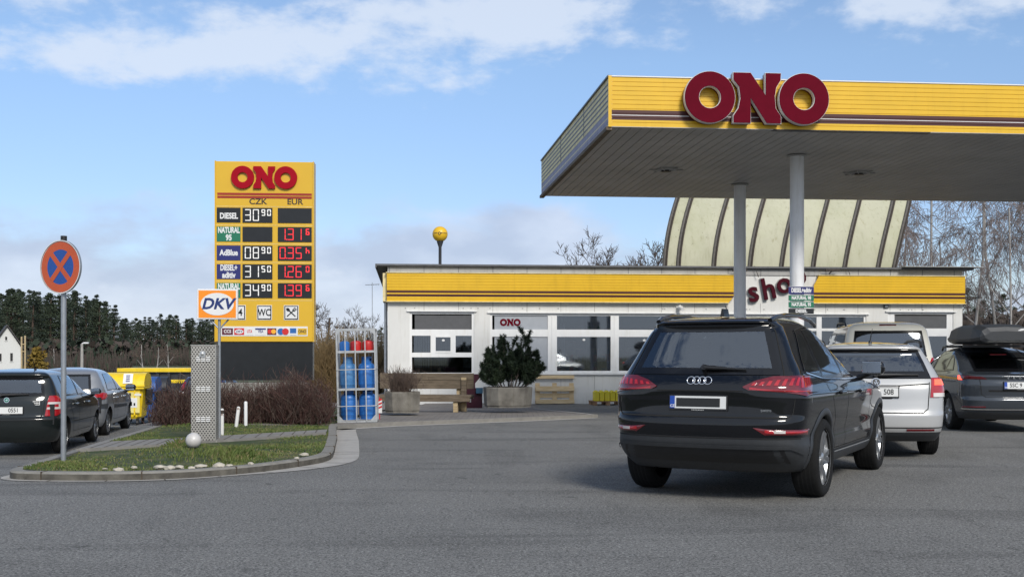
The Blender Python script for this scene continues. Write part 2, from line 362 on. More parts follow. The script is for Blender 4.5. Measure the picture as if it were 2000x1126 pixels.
def smooth_poly(P, k=6):                      # Catmull-Rom through points
    out = []
    for i in range(len(P) - 1):
        p0, p1, p2, p3 = [Vector(P[max(0, min(len(P) - 1, i + d))]) for d in (-1, 0, 1, 2)]
        for j in range(k):
            t = j / k
            out.append(.5 * ((2 * p1) + (p2 - p0) * t + (2 * p0 - 5 * p1 + 4 * p2 - p3) * t * t + (3 * p1 - p0 - 3 * p2 + p3) * t ** 3))
    out.append(Vector(P[-1])); return out
def offset_line(P, d):
    o = []
    for i, p in enumerate(P):
        t = (P[min(i + 1, len(P) - 1)] - P[max(i - 1, 0)]).normalized()
        o.append(p + Vector((t.y, -t.x)) * d)
    return o
# island outline, anticlockwise seen from above: left side going down to the front, along the front, up the right side
IS = 1.035
left_side = [(-6.55, 26.5), (-6.25, 22), (-5.98, 18.9), (-5.6, 15.2), (-5.36, 12.9), (-5.26, 12.0)]
front = [(-5.26, 12.0), (-5.2, 11.66), (-4.95, 11.45), (-4.2, 11.38), (-3.45, 11.55), (-2.85, 12.05), (-2.42, 12.75), (-2.2, 13.5), (-2.3, 14.6)]
right_side = [(-2.3, 14.6), (-2.58, 16.6), (-2.9, 18.6), (-2.98, 19.25)]
left_side, front, right_side = [[(x * IS, y * IS) for x, y in q] for q in (left_side, front, right_side)]
outline = [Vector(p) for p in left_side[:-1]] + smooth_poly(front, 7)[:-1] + [Vector(p) for p in right_side]
KT = .09
def strip(mb, A, B, za, zb, m=0, smooth=False):
    n = len(A); V = [(p.x, p.y, za if not callable(za) else za(p)) for p in A] + [(p.x, p.y, zb if not callable(zb) else zb(p)) for p in B]
    mb.add(V, [(i, i + 1, n + i + 1, n + i) for i in range(n - 1)], m, smooth)
# kerb stones with joints every metre
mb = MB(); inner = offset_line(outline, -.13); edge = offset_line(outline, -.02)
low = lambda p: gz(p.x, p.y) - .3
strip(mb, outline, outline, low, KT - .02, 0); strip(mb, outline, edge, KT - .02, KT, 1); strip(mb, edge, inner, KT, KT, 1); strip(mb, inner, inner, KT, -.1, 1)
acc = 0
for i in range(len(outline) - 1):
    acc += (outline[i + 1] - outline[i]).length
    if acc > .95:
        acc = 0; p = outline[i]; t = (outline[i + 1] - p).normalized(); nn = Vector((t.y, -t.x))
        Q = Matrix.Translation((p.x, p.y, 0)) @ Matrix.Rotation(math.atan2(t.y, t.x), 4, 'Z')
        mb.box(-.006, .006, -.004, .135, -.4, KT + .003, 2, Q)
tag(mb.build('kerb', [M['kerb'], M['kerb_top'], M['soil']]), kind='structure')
# pale gutter slabs along the kerb
g_in = outline[4:]; mb = MB()
wid = []
for i, p in enumerate(g_in):
    wid.append(lerp(.09, .33, ss((p.x + 3.1) / .75)) if p.y < 14.4 else .33)
g_out = [p + (q - p) * w_ for p, q, w_ in zip(g_in, offset_line(g_in, 1.0), wid)]
strip(mb, g_in, g_out, lambda p: gz(p.x, p.y) + .006, lambda p: gz(p.x, p.y) + .006, 0)
acc = 0
for i in range(len(g_in) - 1):
    acc += (g_in[i + 1] - g_in[i]).length
    if acc > .5:
        acc = 0; a, b = g_in[i], g_out[i]; d = (g_in[i + 1] - g_in[i]).normalized() * .006
        mb.add([(a.x - d.x, a.y - d.y, .0075), (b.x - d.x, b.y - d.y, .0075), (b.x + d.x, b.y + d.y, .0075), (a.x + d.x, a.y + d.y, .0075)], [(0, 1, 2, 3)], 1)
tag(mb.build('gutter_pavement', [M['gutter'], M['soil']]), kind='structure')
# lawn inside the kerb
M['lawn'] = mat('lawn_soil', (.030, .048, .012), .95, col2=(.085, .085, .035), scale=3.0, bump=.8, bscale=30)
def inside(P, x, y):
    c = False; j = len(P) - 1
    for i in range(len(P)):
        if (P[i].y > y) != (P[j].y > y) and x < (P[j].x - P[i].x) * (y - P[i].y) / (P[j].y - P[i].y) + P[i].x: c = not c
        j = i
    return c
def lawn_z(x, y): return KT - .015 + .02 * math.sin(x * 2.1) * math.sin(y * 1.7)
bm = bmesh.new(); vs_ = [bm.verts.new((p.x, p.y, KT - .02)) for p in inner + [Vector((-3.15, 23.2)), Vector((-4.2, 26.5))]]
bm.faces.new(vs_); bmesh.ops.triangulate(bm, faces=bm.faces[:])
for _ in range(4): bmesh.ops.subdivide_edges(bm, edges=[e for e in bm.edges if e.calc_length() > .45], cuts=1)
for v in bm.verts: v.co.z = min(lawn_z(v.co.x, v.co.y), KT + .02)
bmesh.ops.recalc_face_normals(bm, faces=bm.faces[:])
me = bpy.data.meshes.new('lawn'); bm.to_mesh(me); bm.free(); me.materials.append(M['lawn']); o = bpy.data.objects.new('lawn', me); C.objects.link(o)
tag(o, kind='structure')
# paving path across the island
M['paver'] = mat('grey_paving', (.20, .19, .175), .9, var=.15, scale=8, bump=.4)
mb = MB(); A = [IS * Vector((-5.38, 13.9)), IS * Vector((-4.6, 14.55)), IS * Vector((-3.6, 15.75)), IS * Vector((-2.78, 16.85))]; B = [IS * Vector((-5.5, 15.0)), IS * Vector((-4.7, 15.6)), IS * Vector((-3.7, 16.6)), IS * Vector((-2.86, 17.45))]
strip(mb, A, B, KT + .028, KT + .028, 0)
for i in range(3):
    for j in range(6):
        t = j / 6; a = A[i].lerp(A[i + 1], t); b = B[i].lerp(B[i + 1], t)
        mb.add([(a.x, a.y, KT + .031), (a.x + .012, a.y + .012, KT + .031), (b.x + .012, b.y + .012, KT + .031), (b.x, b.y, KT + .031)], [(0, 1, 2, 3)], 1)
strip(mb, A, A, KT + .028, 0, 0)
tag(mb.build('path', [M['paver'], M['soil']]), kind='structure')
# block pavement before the shop
def pav_z(p): return gz(p.x, p.y) + lerp(.075, .03, ss((p.y - 20) / 10))
def paving_mat():
    m = mat('block_paving', (.205, .19, .175), .9, var=.14, scale=2.2, bump=.3); t = m.node_tree; b = t.nodes['Principled BSDF']
    br = t.nodes.new('ShaderNodeTexBrick'); br.inputs['Scale'].default_value = 1; br.inputs['Brick Width'].default_value = .22; br.inputs['Row Height'].default_value = .11; br.inputs['Mortar Size'].default_value = .008
    br.inputs['Color1'].default_value = (1, .97, .94, 1); br.inputs['Color2'].default_value = (.78, .77, .77, 1); br.inputs['Mortar'].default_value = (.45, .43, .4, 1)
    tcn = t.nodes['Texture Coordinate']; t.links.new(tcn.outputs['Object'], br.inputs['Vector'])
    src = b.inputs['Base Color'].links[0].from_socket; mx = t.nodes.new('ShaderNodeMix'); mx.data_type = 'RGBA'; mx.blend_type = 'MULTIPLY'; mx.inputs[0].default_value = 1
    t.links.new(src, mx.inputs[6]); t.links.new(br.outputs[0], mx.inputs[7]); t.links.new(mx.outputs[2], b.inputs['Base Color']); return m
M['paving'] = paving_mat()
pf = [Vector(p) for p in ((-3.2, 19.75), (-2.8, 20.25), (-2.2, 20.8), (-1.2, 21.45), (0, 22.2), (1.0, 22.95), (1.62, 23.45))]
mb = MB(); rows = 14
for k in range(rows):
    a = [Vector((p.x + (lerp(-.6, .25, (i / 6)) - p.x) * (k / rows) * (.9 if i == 6 else .6 if i > 3 else .25), lerp(p.y, 33.6, k / rows))) for i, p in enumerate(pf)]
    b = [Vector((p.x + (lerp(-.6, .25, (i / 6)) - p.x) * ((k + 1) / rows) * (.9 if i == 6 else .6 if i > 3 else .25), lerp(p.y, 33.6, (k + 1) / rows))) for i, p in enumerate(pf)]
    V = [(p.x, p.y, pav_z(p)) for p in a + b]; n = len(a)
    mb.add(V, [(i, i + 1, n + i + 1, n + i) for i in range(n - 1)], 0, True)
# strip running on to the left of the shop
V = [(x, y, gz(-3.0, y) + lerp(.075, .03, ss((y - 20) / 10))) for y in frange(19.75, 33.6, 8) for x in (-6.6, -3.2)]
mb.add(V, [(2 * j, 2 * j + 1, 2 * j + 3, 2 * j + 2) for j in range(8)], 0, True)
tag(mb.build('pavement', M['paving']), kind='structure')
mb = MB(); ko = offset_line(pf, .10)
strip(mb, ko, ko, lambda p: gz(p.x, p.y) - .1, lambda p: pav_z(p) + .004, 0); strip(mb, ko, pf, lambda p: pav_z(p) + .004, lambda p: pav_z(p) + .004, 0)
fl = offset_line(pf, .32); strip(mb, fl, ko, lambda p: gz(p.x, p.y) + .006, lambda p: gz(p.x, p.y) + .006, 1)
rt = [pf[-1], Vector((1.35, 24.4)), Vector((.95, 26.4)), Vector((.5, 29.5))]
rt2 = offset_line(rt, .12); strip(mb, rt2, rt2, -.3, lambda p: pav_z(p) + .006, 0); strip(mb, rt2, rt, lambda p: pav_z(p) + .006, lambda p: pav_z(p) + .006, 1)
mb.box(-.09, .09, -.10, .06, -.2, pav_z(pf[-1]) + .005, 0, Matrix.Translation((pf[-1].x + .04, pf[-1].y + .02, 0)) @ Matrix.Rotation(R(38), 4, 'Z'))
tag(mb.build('pavement_kerb', [M['kerb_top'], M['gutter']]), kind='structure')

# ------------------------------------------------------------------ frames on facades
class Frame:
    def __init__(s, x, y, deg):
        s.o = Vector((x, y)); s.a = R(deg); s.c = math.cos(s.a); s.s = math.sin(s.a)
    def loc(s, px, py, l=0.0):                # pixel -> (along, height) on the plane at depth l behind the front
        k = (px - 1000) / FPX
        t = (k * (s.o.y + s.c * l) - s.o.x + s.s * l) / (s.c - k * s.s)
        Y = s.o.y + s.s * t + s.c * l
        return t, EYE + (HOR - py) * Y / FPX
def fascia(mb, xl, xr, z0, z1, n, y, mats, thick=.06, stripes=((.10, .20), (.215, .315)), flip=False):
    """horizontal planks with grooves; mats = yellow, stripe, pale line"""
    h = (z1 - z0) / n; g = min(.008, h * .18)
    def strip_(za, ya, zb, yb, m):
        mb.add([(xl(za), ya, za), (xr(za), ya, za), (xr(zb), yb, zb), (xl(zb), yb, zb)], [(0, 1, 2, 3)], m)
    def mm(z):
        t = (z - z0) / (z1 - z0)
        for a, b in stripes:
            if a < t < b: return mats[1]
        if len(stripes) == 2 and stripes[0][1] <= t <= stripes[1][0]: return mats[2]
        return mats[0]
    cuts = sorted(set([round(z0 + i * h, 4) for i in range(n + 1)] + [round(z0 + q * (z1 - z0), 4) for st in stripes for q in st]))
    for a, b in zip(cuts[:-1], cuts[1:]):
        m = mm((a + b) / 2); grooved = any(abs(b - (z0 + i * h)) < 1e-3 for i in range(1, n))
        bb = b - g if grooved and b - a > g * 1.5 else b
        strip_(a, y, bb, y, m)
        if bb != b:
            strip_(bb, y, b - g * .5, y + g * 1.3, m); strip_(b - g * .5, y + g * 1.3, b, y, m)
    # back, ends, top, bottom
    yb = y + thick
    V = [(xl(z0), y, z0), (xr(z0), y, z0), (xr(z1), y, z1), (xl(z1), y, z1), (xl(z0), yb, z0), (xr(z0), yb, z0), (xr(z1), yb, z1), (xl(z1), yb, z1)]
    mb.add(V, [(5, 4, 7, 6), (4, 5, 1, 0), (3, 2, 6, 7), (0, 3, 7, 4), (5, 6, 2, 1)], mats[0])
N_POLY = [(0, 1), (.36, 1), (.68, .55), (.68, 1), (1, 1), (.99, .86), (.90, .72), (.87, .54), (.89, .30), (1, .14), (1, 0), (.70, 0), (.36, .5), (.36, 0), (0, 0), (0, .14), (.11, .30), (.15, .5), (.12, .72), (0, .86)]
def ono(mb, cx, cz, h, y, depth, mats, trim=0.0, hole=.46, gap=.0):
    """O N O in three fat round letters, centred on cx, cz; depth towards -y"""
    r = h / 2; wN = h * .95; d = wN / 2 + r * .94 + gap
    for sgn in (-1, 1):
        if trim: mb.ring(cx + sgn * d, cz, r * hole - trim, r + trim, y - depth + .012, y - depth * .4, 56, mats[1])
        mb.ring(cx + sgn * d, cz, r * hole, r, y - depth, y, 56, mats[0])
    P = [(cx + (p[0] - .5) * wN, cz + (p[1] - .5) * h * .98) for p in N_POLY]
    if trim:
        Q = []
        for i, p in enumerate(P):
            a = Vector(P[i - 1]); b = Vector(p); c_ = Vector(P[(i + 1) % len(P)])
            n1_ = Vector(((b - a).y, -(b - a).x)).normalized(); n2_ = Vector(((c_ - b).y, -(c_ - b).x)).normalized()
            nn = n1_ + n2_; nn = nn / max(.5, nn.length_squared / 2) if nn.length > 1e-6 else n1_
            Q.append(tuple(b - nn * trim))
        mb.prism(Q, y - depth + .012, y - depth * .4, mats[1])
    mb.prism(P, y - depth, y, mats[0])
SEG = {'0': 'abcdef', '1': 'bc', '2': 'abged', '3': 'abgcd', '4': 'fgbc', '5': 'afgcd', '6': 'afgedc', '8': 'abcdefg', '9': 'abcdfg', 'h': 'fgec'}
def digit(mb, ch, x, z, w_, h, t, y, m=0):
    g = t * .35
    S_ = {'a': (x + g, x + w_ - g, z + h - t, z + h), 'd': (x + g, x + w_ - g, z, z + t), 'g': (x + g, x + w_ - g, z + h / 2 - t / 2, z + h / 2 + t / 2),
          'f': (x, x + t, z + h / 2 + g, z + h - g), 'b': (x + w_ - t, x + w_, z + h / 2 + g, z + h - g), 'e': (x, x + t, z + g, z + h / 2 - g), 'c': (x + w_ - t, x + w_, z + g, z + h / 2 - g)}
    for q in SEG[ch]:
        a = S_[q]; mb.box(a[0], a[1], y - .006, y, a[2], a[3], m)

# ------------------------------------------------------------------ the shop building
B = Frame(-3.667, 33.2, 5.3); BL = 17.67; BD = 15.0; ZB = -.35
shop = thing('petrol_station_shop', 'long white flat roofed shop with yellow striped fascia and maroon shop lettering', 'building', (B.o.x, B.o.y, 0), B.a)
ZR = 3.90
def rect(px0, py0, px1, py1):
    a, z1 = B.loc(px0, py0); b, z0 = B.loc(px1, py1); return a, b, z0, z1
# openings (pixel rectangles of the whole glazed openings)
opens = {'A': rect(800, 608, 926, 732), 'B': rect(957, 611, 1316, 728), 'E': rect(1322, 613, 1692, 790), 'C': rect(1734, 609, 1862, 790)}
op = sorted([list(v) for v in opens.values()])
op[2][2] = -.16; op[3][2] = -.16
wl = MB()
segs = [0.0]
for a, b, z0, z1 in op: segs += [a, b]
segs.append(BL)
T = .22
for i in range(0, len(segs), 2): wl.box(segs[i], segs[i + 1], 0, T, ZB, ZR, 0)
for a, b, z0, z1 in op:
    wl.box(a, b, 0, T, z1, ZR, 0)
    if z0 > ZB + .3: wl.box(a, b, 0, T, ZB, z0, 0)
wl.box(0, T, T, BD, ZB, ZR, 2); wl.box(BL - T, BL, T, BD, ZB, ZR, 0); wl.box(T, BL - T, BD - T, BD, ZB, ZR, 0)  # left side wall is grey: its shade is put into the colour
# panel joints
for k in range(1, 18):
    x = k * 1.02 + .05
    for z0, z1 in ((2.55, 2.86), (3.66, 3.9)):
        wl.box(x - .008, x + .008, -.004, 0, z0, z1, 1)
    if not any(a - .05 < x < b + .05 for a, b, _, _ in op): wl.box(x - .007, x + .007, -.004, 0, ZB, 2.55, 1)
    elif op[1][0] < x < op[1][1]: wl.box(x - .007, x + .007, -.004, 0, ZB, op[1][2] - .08, 1)
rnd = random.Random(5)
for k in range(26):
    x = rnd.uniform(.3, BL - .3); wl.box(x - .018, x + .018, -.01, 0, 2.66, 2.69, 1)
wl.build('wall', [M['wall'], M['wall_grey'], M['wall_grey']], shop)
# recessed upper band under the roof edge
mb = MB(); mb.box(.02, BL - .02, -.03, 0.0, 3.705, 3.895, 0)
for k in range(18): mb.box(k * 1.02 + .05 - .008, k * 1.02 + .05 + .008, -.036, -.03, 3.705, 3.895, 1)
mb.build('parapet_band', [M['wall_grey'], M['roof_metal']], shop)
# roof with eaves
mb = MB(); mb.box(-.32, BL + .28, -.12, BD + .3, 3.90, 3.955, 0); mb.box(-.34, BL + .30, -.14, -.12, 3.91, 3.965, 0); mb.box(-.36, -.32, -.14, BD + .3, 3.86, 3.965, 0)
mb.box(BL - 2.0, BL + .5, -.35, 1.2, 3.972, 3.99, 2)
rf = mb.build('roof', [M['roof_metal'], M['wall_grey'], M['galv']], shop)
mb = MB(); a, _ = B.loc(866, 510, 3); b, _ = B.loc(916, 510, 3)
mb.box(a, b, 3, 3.8, 3.96, 4.2, 0); mb.box(a + .2, b - .08, 2.99, 3.0, 4.03, 4.185, 1); mb.build('roof_vent', [M['wall_grey'], M['soot']], rf)
# fascias
x1, _ = B.loc(1433, 540); x1b, _ = B.loc(1421, 590); x2, _ = B.loc(1597, 540); x2b, _ = B.loc(1586, 562)
Z0, Z1 = 2.87, 3.70
mb = MB(); zc = Z0 + .22
fascia(mb, lambda z: -.02, lambda z: x1 if z > zc else lerp(x1b, x1, (z - Z0) / (zc - Z0)), Z0, Z1, 10, -.14, (0, 1, 2), .12, ((.165, .25), (.295, .38)))
mb.build('fascia', [M['yellow'], M['maroon_stripe'], M['yellow']], shop)
mb = MB(); zt = Z1 - .30
fascia(mb, lambda z: x2b if z < zt else lerp(x2b, x2, (z - zt) / (Z1 - zt)), lambda z: BL + .02, Z0, Z1, 10, -.14, (0, 1, 2), .12, ((.165, .25), (.295, .38)))
mb.build('fascia', [M['yellow'], M['maroon_stripe'], M['yellow']], shop)
mb = MB()
fascia(mb, lambda z: 0, lambda z: BD, 0, .83, 10, 0, (0, 1, 2), .12, ((.165, .25), (.295, .38)))
f3 = mb.build('fascia', [M['yellow_dirty'], M['maroon_stripe'], M['yellow_dirty']], shop); f3.rotation_euler = (0, 0, R(-90)); f3.location = (-.14, BD, Z0)
# frame trim lines of the fascia
mb = MB(); mb.box(-.05, x1 + .02, -.165, -.02, Z1, Z1 + .02, 0); mb.box(x2 - .02, BL + .05, -.165, -.02, Z1, Z1 + .02, 0); mb.box(-.05, x1b, -.16, -.02, Z0 - .02, Z0, 0); mb.box(x2b, BL + .05, -.16, -.02, Z0 - .02, Z0, 0)
mb.build('fascia_trim', M['yellow_dirty'], shop)
def window(op_, panes, name='window', blind=(), frost=(), mul=()):
    a, b, z0, z1 = op_; fr = MB(); y0, y1 = .03, .10
    fr.box(a, a + .07, y0, y1, z0, z1); fr.box(b - .07, b, y0, y1, z0, z1); fr.box(a + .07, b - .07, y0, y1, z1 - .07, z1); fr.box(a + .07, b - .07, y0, y1, z0, z0 + .07)
    fr.box(a - .08, b + .08, -.05, .03, z1, z1 + .035)
    if z0 > .3: fr.box(a - .06, b + .06, -.07, .03, z0 - .04, z0)
    for p in mul: fr.box(*p)
    w_ = fr.build(name, M['frame'], shop)
    for i, (pa, pb, q0, q1) in enumerate(panes):
        g = MB(); g.box(pa, pb, .06, .068, q0, q1)
        g.build('pane', M['blind'] if i in blind else M['frost'] if i in frost else M['glass_bld'], w_)
    return w_
def panes_px(L): return [rect(*p) for p in L]
def bars_between(a, b, zs): return [(a + .07, b - .07, .032, .098, z0, z1) for z0, z1 in zs]
a, b, z0, z1 = opens['A']
pA = panes_px([(810, 615, 920, 643), (808, 655, 841, 688), (851, 658, 880, 685), (890, 655, 923, 688), (808, 697, 924, 728)])
rowz = lambda p: (p[2], p[3])
mA = bars_between(a, b, [(pA[1][3], pA[0][2]), (pA[4][3], pA[1][2])]) + [(pA[1][1], pA[2][0], .034, .10, pA[1][2], pA[1][3]), (pA[2][1], pA[3][0], .034, .10, pA[1][2], pA[1][3]),
     (pA[2][0] - .0, pA[2][1], .02, .09, pA[1][2] - .002, pA[2][2]), (pA[2][0], pA[2][1], .02, .09, pA[2][3], pA[1][3] + .002)]
window((a, b, z0, z1), pA, blind=(0,), mul=mA)
a, b, z0, z1 = opens['B']
pB = panes_px([(966, 616, 1070, 643), (1088, 616, 1193, 643), (1209, 616, 1312, 643), (966, 657, 1072, 724), (1088, 657, 1193, 724), (1209, 657, 1312, 724)])
mB_ = bars_between(a, b, [(pB[3][3], pB[0][2])]) + [(pB[0][1], pB[1][0], .025, .10, z0 + .07, z1 - .07), (pB[1][1], pB[2][0], .025, .10, z0 + .07, z1 - .07)]
mB_ += [((pB[0][1] + pB[1][0]) / 2 - .02, (pB[0][1] + pB[1][0]) / 2 + .02, .01, .025, z0 + .07, z1 - .07), ((pB[1][1] + pB[2][0]) / 2 - .02, (pB[1][1] + pB[2][0]) / 2 + .02, .01, .025, z0 + .07, z1 - .07)]
wB = window((a, b, z0, z1), pB, frost=(0, 3), mul=mB_)
mb = MB(); cx, cz = B.loc(997, 629); ono(mb, cx, cz, .215, .056, .004, (0, 0)); mb.build('lettering', M['maroon'], wB)
a, b, z0, z1 = op[2]
ww = (b - a) / 4
pE = [(a + .08 + k * ww, a + (k + 1) * ww - .08, z0 + .1, z1 - .5) for k in range(4)] + [(a + .08 + k * ww, a + (k + 1) * ww - .08, z1 - .42, z1 - .07) for k in range(4)]
window((a, b, z0, z1), pE, 'shop_entrance', mul=[(a + k * ww - .08, a + k * ww + .08, .03, .1, z0 + .07, z1 - .07) for k in (1, 2, 3)] + [(a + .07, b - .07, .034, .098, z1 - .5, z1 - .42)])
a, b, z0, z1 = op[3]
pC = panes_px([(1748, 616, 1850, 641), (1748, 656, 1850, 700)]); pC.append((pC[1][0], pC[1][1], z0 + .1, pC[1][2] - .12))
window((a, b, z0, z1), pC, blind=(0,), mul=bars_between(a, b, [(pC[1][3], pC[0][2]), (pC[2][3], pC[1][2])]) + [(a + .07, pC[0][0], .034, .1, z0 + .07, z1 - .07), (pC[0][1], b - .07, .034, .1, z0 + .07, z1 - .07)])
# little round stickers on the panes
mb = MB()
for px, py in ((866, 664), (1141, 663), (1259, 664)):
    cx, cz = B.loc(px, py); mb.prism([(cx + .045 * math.cos(k * .63), cz + .035 * math.sin(k * .63)) for k in range(10)], .052, .058)
mb.build('window_sticker', M['white'], wB)
# interior: floor, back wall, counters and people-height clutter seen through the glass
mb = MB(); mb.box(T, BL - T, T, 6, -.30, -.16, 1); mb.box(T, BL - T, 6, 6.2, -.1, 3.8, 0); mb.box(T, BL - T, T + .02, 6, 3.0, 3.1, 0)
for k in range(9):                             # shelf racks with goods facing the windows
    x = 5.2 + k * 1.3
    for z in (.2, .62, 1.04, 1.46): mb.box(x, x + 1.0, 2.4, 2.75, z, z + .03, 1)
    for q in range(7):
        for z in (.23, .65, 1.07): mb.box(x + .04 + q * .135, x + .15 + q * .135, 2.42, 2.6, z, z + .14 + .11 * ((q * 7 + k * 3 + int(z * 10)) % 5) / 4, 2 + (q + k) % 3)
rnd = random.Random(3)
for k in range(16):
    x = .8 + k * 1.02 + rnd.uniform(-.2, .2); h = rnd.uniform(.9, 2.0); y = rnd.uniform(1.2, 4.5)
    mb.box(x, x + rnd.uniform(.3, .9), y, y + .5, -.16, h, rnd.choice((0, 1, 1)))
mb.build('interior', [M['interior'], M['interior_beige'], M['bin_blue'], M['red_gas'], M['white']], shop)
mb = MB()
for px0, px1, y in ((810, 822, .5), (905, 921, .5), (812, 840, .9), (1095, 1104, .6), (1145, 1152, .8)):
    a, _ = B.loc(px0, 660, y); b, _ = B.loc(px1, 660, y); n = 6
    for k in range(n):
        mb.box(lerp(a, b, k / n), lerp(a, b, (k + .7) / n), y, y + .04, .9, 2.5)
mb.build('curtain', M['frost'], shop)
# shop lettering climbing along the wall
mb = MB(); Z2 = []
for ch, px, py, sz in (('s', 1470, 575, .86), ('h', 1499, 563, .86), ('o', 1530, 558, .86), ('p', 1561, 549, .86)):
    cx, cz = B.loc(px, py)
    t = MB(); t.text(ch, sz * 1.05, 0, 0, 0, 0, None, .07, .018, sx=1.0)
    xs_ = [v[0] for v in t.v]; zs_ = [v[2] for v in t.v]; mx_, mz_ = (min(xs_) + max(xs_)) / 2, (min(zs_) + max(zs_)) / 2
    for sc2, yy, m_ in ((1.0, -.085, 0), (1.07, -.055, 1)):
        Q = Matrix.Translation((cx, yy, cz)) @ Matrix.Rotation(R(-11), 4, 'Y') @ Matrix.Diagonal((sc2, 1 if m_ == 0 else .5, sc2, 1)) @ Matrix.Translation((-mx_, 0, -mz_))
        mb.add(t.v, t.f, m_, False, Q)
mb.build('shop_lettering', [M['dark_maroon'], M['wall_grey']], shop)
# drainpipe at the left corner, wall lamps and small sign boxes
mb = MB(); mb.cyl((-.06, .35, ZB), (-.06, .35, 2.85), .05); mb.build('drainpipe', M['galv'], shop)
for px in (1440, 1620):
    cx, cz = B.loc(px, 528); mb = MB(); mb.box(cx - .22, cx + .22, -.28, -.20, cz - .04, cz + .03); mb.cyl((cx, -.03, cz - .08), (cx, -.24, cz - .02), .018); mb.tube([(cx + .1, -.12, cz + .03), (cx + .5, -.13, cz + .12), (cx + .62, -.13, cz - .2)], .012)
    mb.build('wall_lamp', M['soot'], shop)
cx, cz = B.loc(1327, 600); mb = MB(); mb.box(cx - .10, cx + .10, -.04, 0, cz - .02, cz + .12); mb.cyl((cx, -.02, cz + .08), (cx, -.20, cz - .01), .028); mb.cyl((cx - .02, -.10, cz), (cx + .02, -.32, cz - .06), .065, .055, 14); mb.build('security_camera', M['white'], shop)
cx, cz = B.loc(1730, 598); mb = MB(); mb.box(cx - .07, cx + .07, -.05, 0, cz - .05, cz + .05, 0); mb.box(cx - .05, cx + .05, -.058, -.05, cz - .03, cz + .03, 1); mb.build('intercom', [M['black'], M['grey_metal']], shop)
# glazed vault over the entrance
va, _ = B.loc(1293, 517, .6); vb, _ = B.loc(1747, 517, .6); RV = 3.3
def vault(u, ph):
    rise = RV * math.sin(ph); back = RV * (1 - math.cos(ph)); k = lerp(.46, .74, u); q = rise / 1.95; a_ = lerp(.12, .55, u)
    return Vector((lerp(va, vb, u) + k * (a_ * q + (1 - a_) * q * q), .6 + back, 3.93 + rise))
mb = MB(); nu, nv = 28, 18
V = [vault(i / nu, j / nv * R(88)) for j in range(nv + 1) for i in range(nu + 1)]
mb.add(V, [(j * (nu + 1) + i, j * (nu + 1) + i + 1, (j + 1) * (nu + 1) + i + 1, (j + 1) * (nu + 1) + i) for j in range(nv) for i in range(nu)], 0, True)
def vault_mat():
    m = M['vault']; t = m.node_tree; b = t.nodes['Principled BSDF']; src = b.inputs['Base Color'].links[0].from_socket; tcn = t.nodes['Texture Coordinate']
    for scl, sz_, lo, hi, c_ in ((1.0, (5, 5, 1.1), .60, .74, (.62, .58, .45)), (11.0, (1, 1, .8), .66, .70, (.16, .15, .10)), (.5, (1, 1, 1), .45, .7, (.86, .88, .80))):
        mp = t.nodes.new('ShaderNodeMapping'); mp.inputs['Scale'].default_value = sz_; mp.inputs['Rotation'].default_value = (0, .28, 0); t.links.new(tcn.outputs['Object'], mp.inputs[0])
        n_ = t.nodes.new('ShaderNodeTexNoise'); n_.inputs['Scale'].default_value = scl; n_.inputs['Detail'].default_value = 5; n_.inputs['Roughness'].default_value = .7; t.links.new(mp.outputs[0], n_.inputs['Vector'])
        r_ = t.nodes.new('ShaderNodeValToRGB'); r_.color_ramp.elements[0].position = lo; r_.color_ramp.elements[1].position = hi; r_.color_ramp.elements[0].color = (1, 1, 1, 1); r_.color_ramp.elements[1].color = (*c_, 1); t.links.new(n_.outputs[0], r_.inputs[0])
        mx = t.nodes.new('ShaderNodeMix'); mx.data_type = 'RGBA'; mx.blend_type = 'MULTIPLY'; mx.inputs[0].default_value = 1; t.links.new(src, mx.inputs[6]); t.links.new(r_.outputs[0], mx.inputs[7]); src = mx.outputs[2]
    t.links.new(src, b.inputs['Base Color'])
vault_mat()
vl = mb.build('glazed_vault', [M['vault']], shop)
for px in (1296, 1322, 1390, 1460, 1521, 1583, 1645, 1711, 1743):
    u = (px - 1293) / (1747 - 1293); mb = MB()
    pts = [vault(u, j / 16 * R(88)) + Vector((0, -.03, .01)) for j in range(17)]
    mb.tube(pts, .045, 6, 0); mb.tube([p + Vector((.075, -.01, 0)) for p in pts], .028, 5, 1); mb.build('vault_rib', [M['vault_rib'], M['soot']], vl)
mb = MB(); mb.box(va - .1, vb + .1, .45, .58, 3.957, 3.99); mb.build('vault_gutter', M['vault_rib'], vl)

# ------------------------------------------------------------------ canopy over the pumps
K = Frame(1.66, 19.2, 5.1); KL, KD = 19.0, 8.5; CZ0, CZ1 = 5.2, 6.045; SK = .021
can = thing('forecourt_canopy', 'large yellow flat canopy with maroon stripes, grey plank underside and white columns', 'canopy', (K.o.x, K.o.y, 0), K.a)
sk = lambda x, y: x - SK * y
mb = MB(); fascia(mb, lambda z: 0, lambda z: KL, CZ0, CZ1, 11, 0, (0, 1, 2), .05, ((.135, .225), (.238, .335)))
mb.box(-.02, .035, -.022, .02, CZ0 - .01, CZ1 + .012, 0); mb.box(-.02, KL, -.015, .05, CZ1 + .0005, CZ1 + .02, 2)
mb.build('front_fascia', [M['yellow'], M['maroon_stripe'], M['white']], can)
M['lilac'] = mat('faded_stripe', (.28, .27, .36), .6, var=.2, streak=.4)
mb = MB(); fascia(mb, lambda z: 0, lambda z: KD, 0, CZ1 - CZ0, 9, 0, (0, 1, 2), .05, ((.06, .19), (.215, .345)))
for k in (3.1, 6.0): mb.box(k - .012, k + .012, -.008, .01, .30, CZ1 - CZ0, 4)
for k in range(4, 9): zz = k * (CZ1 - CZ0) / 9; mb.box(0, KD, -.006, .01, zz - .020, zz + .006, 4)
mb.box(0, KD, -.05, .05, -.06, 0, 3); mb.box(0, KD, -.03, .05, CZ1 - CZ0, CZ1 - CZ0 + .03, 4)
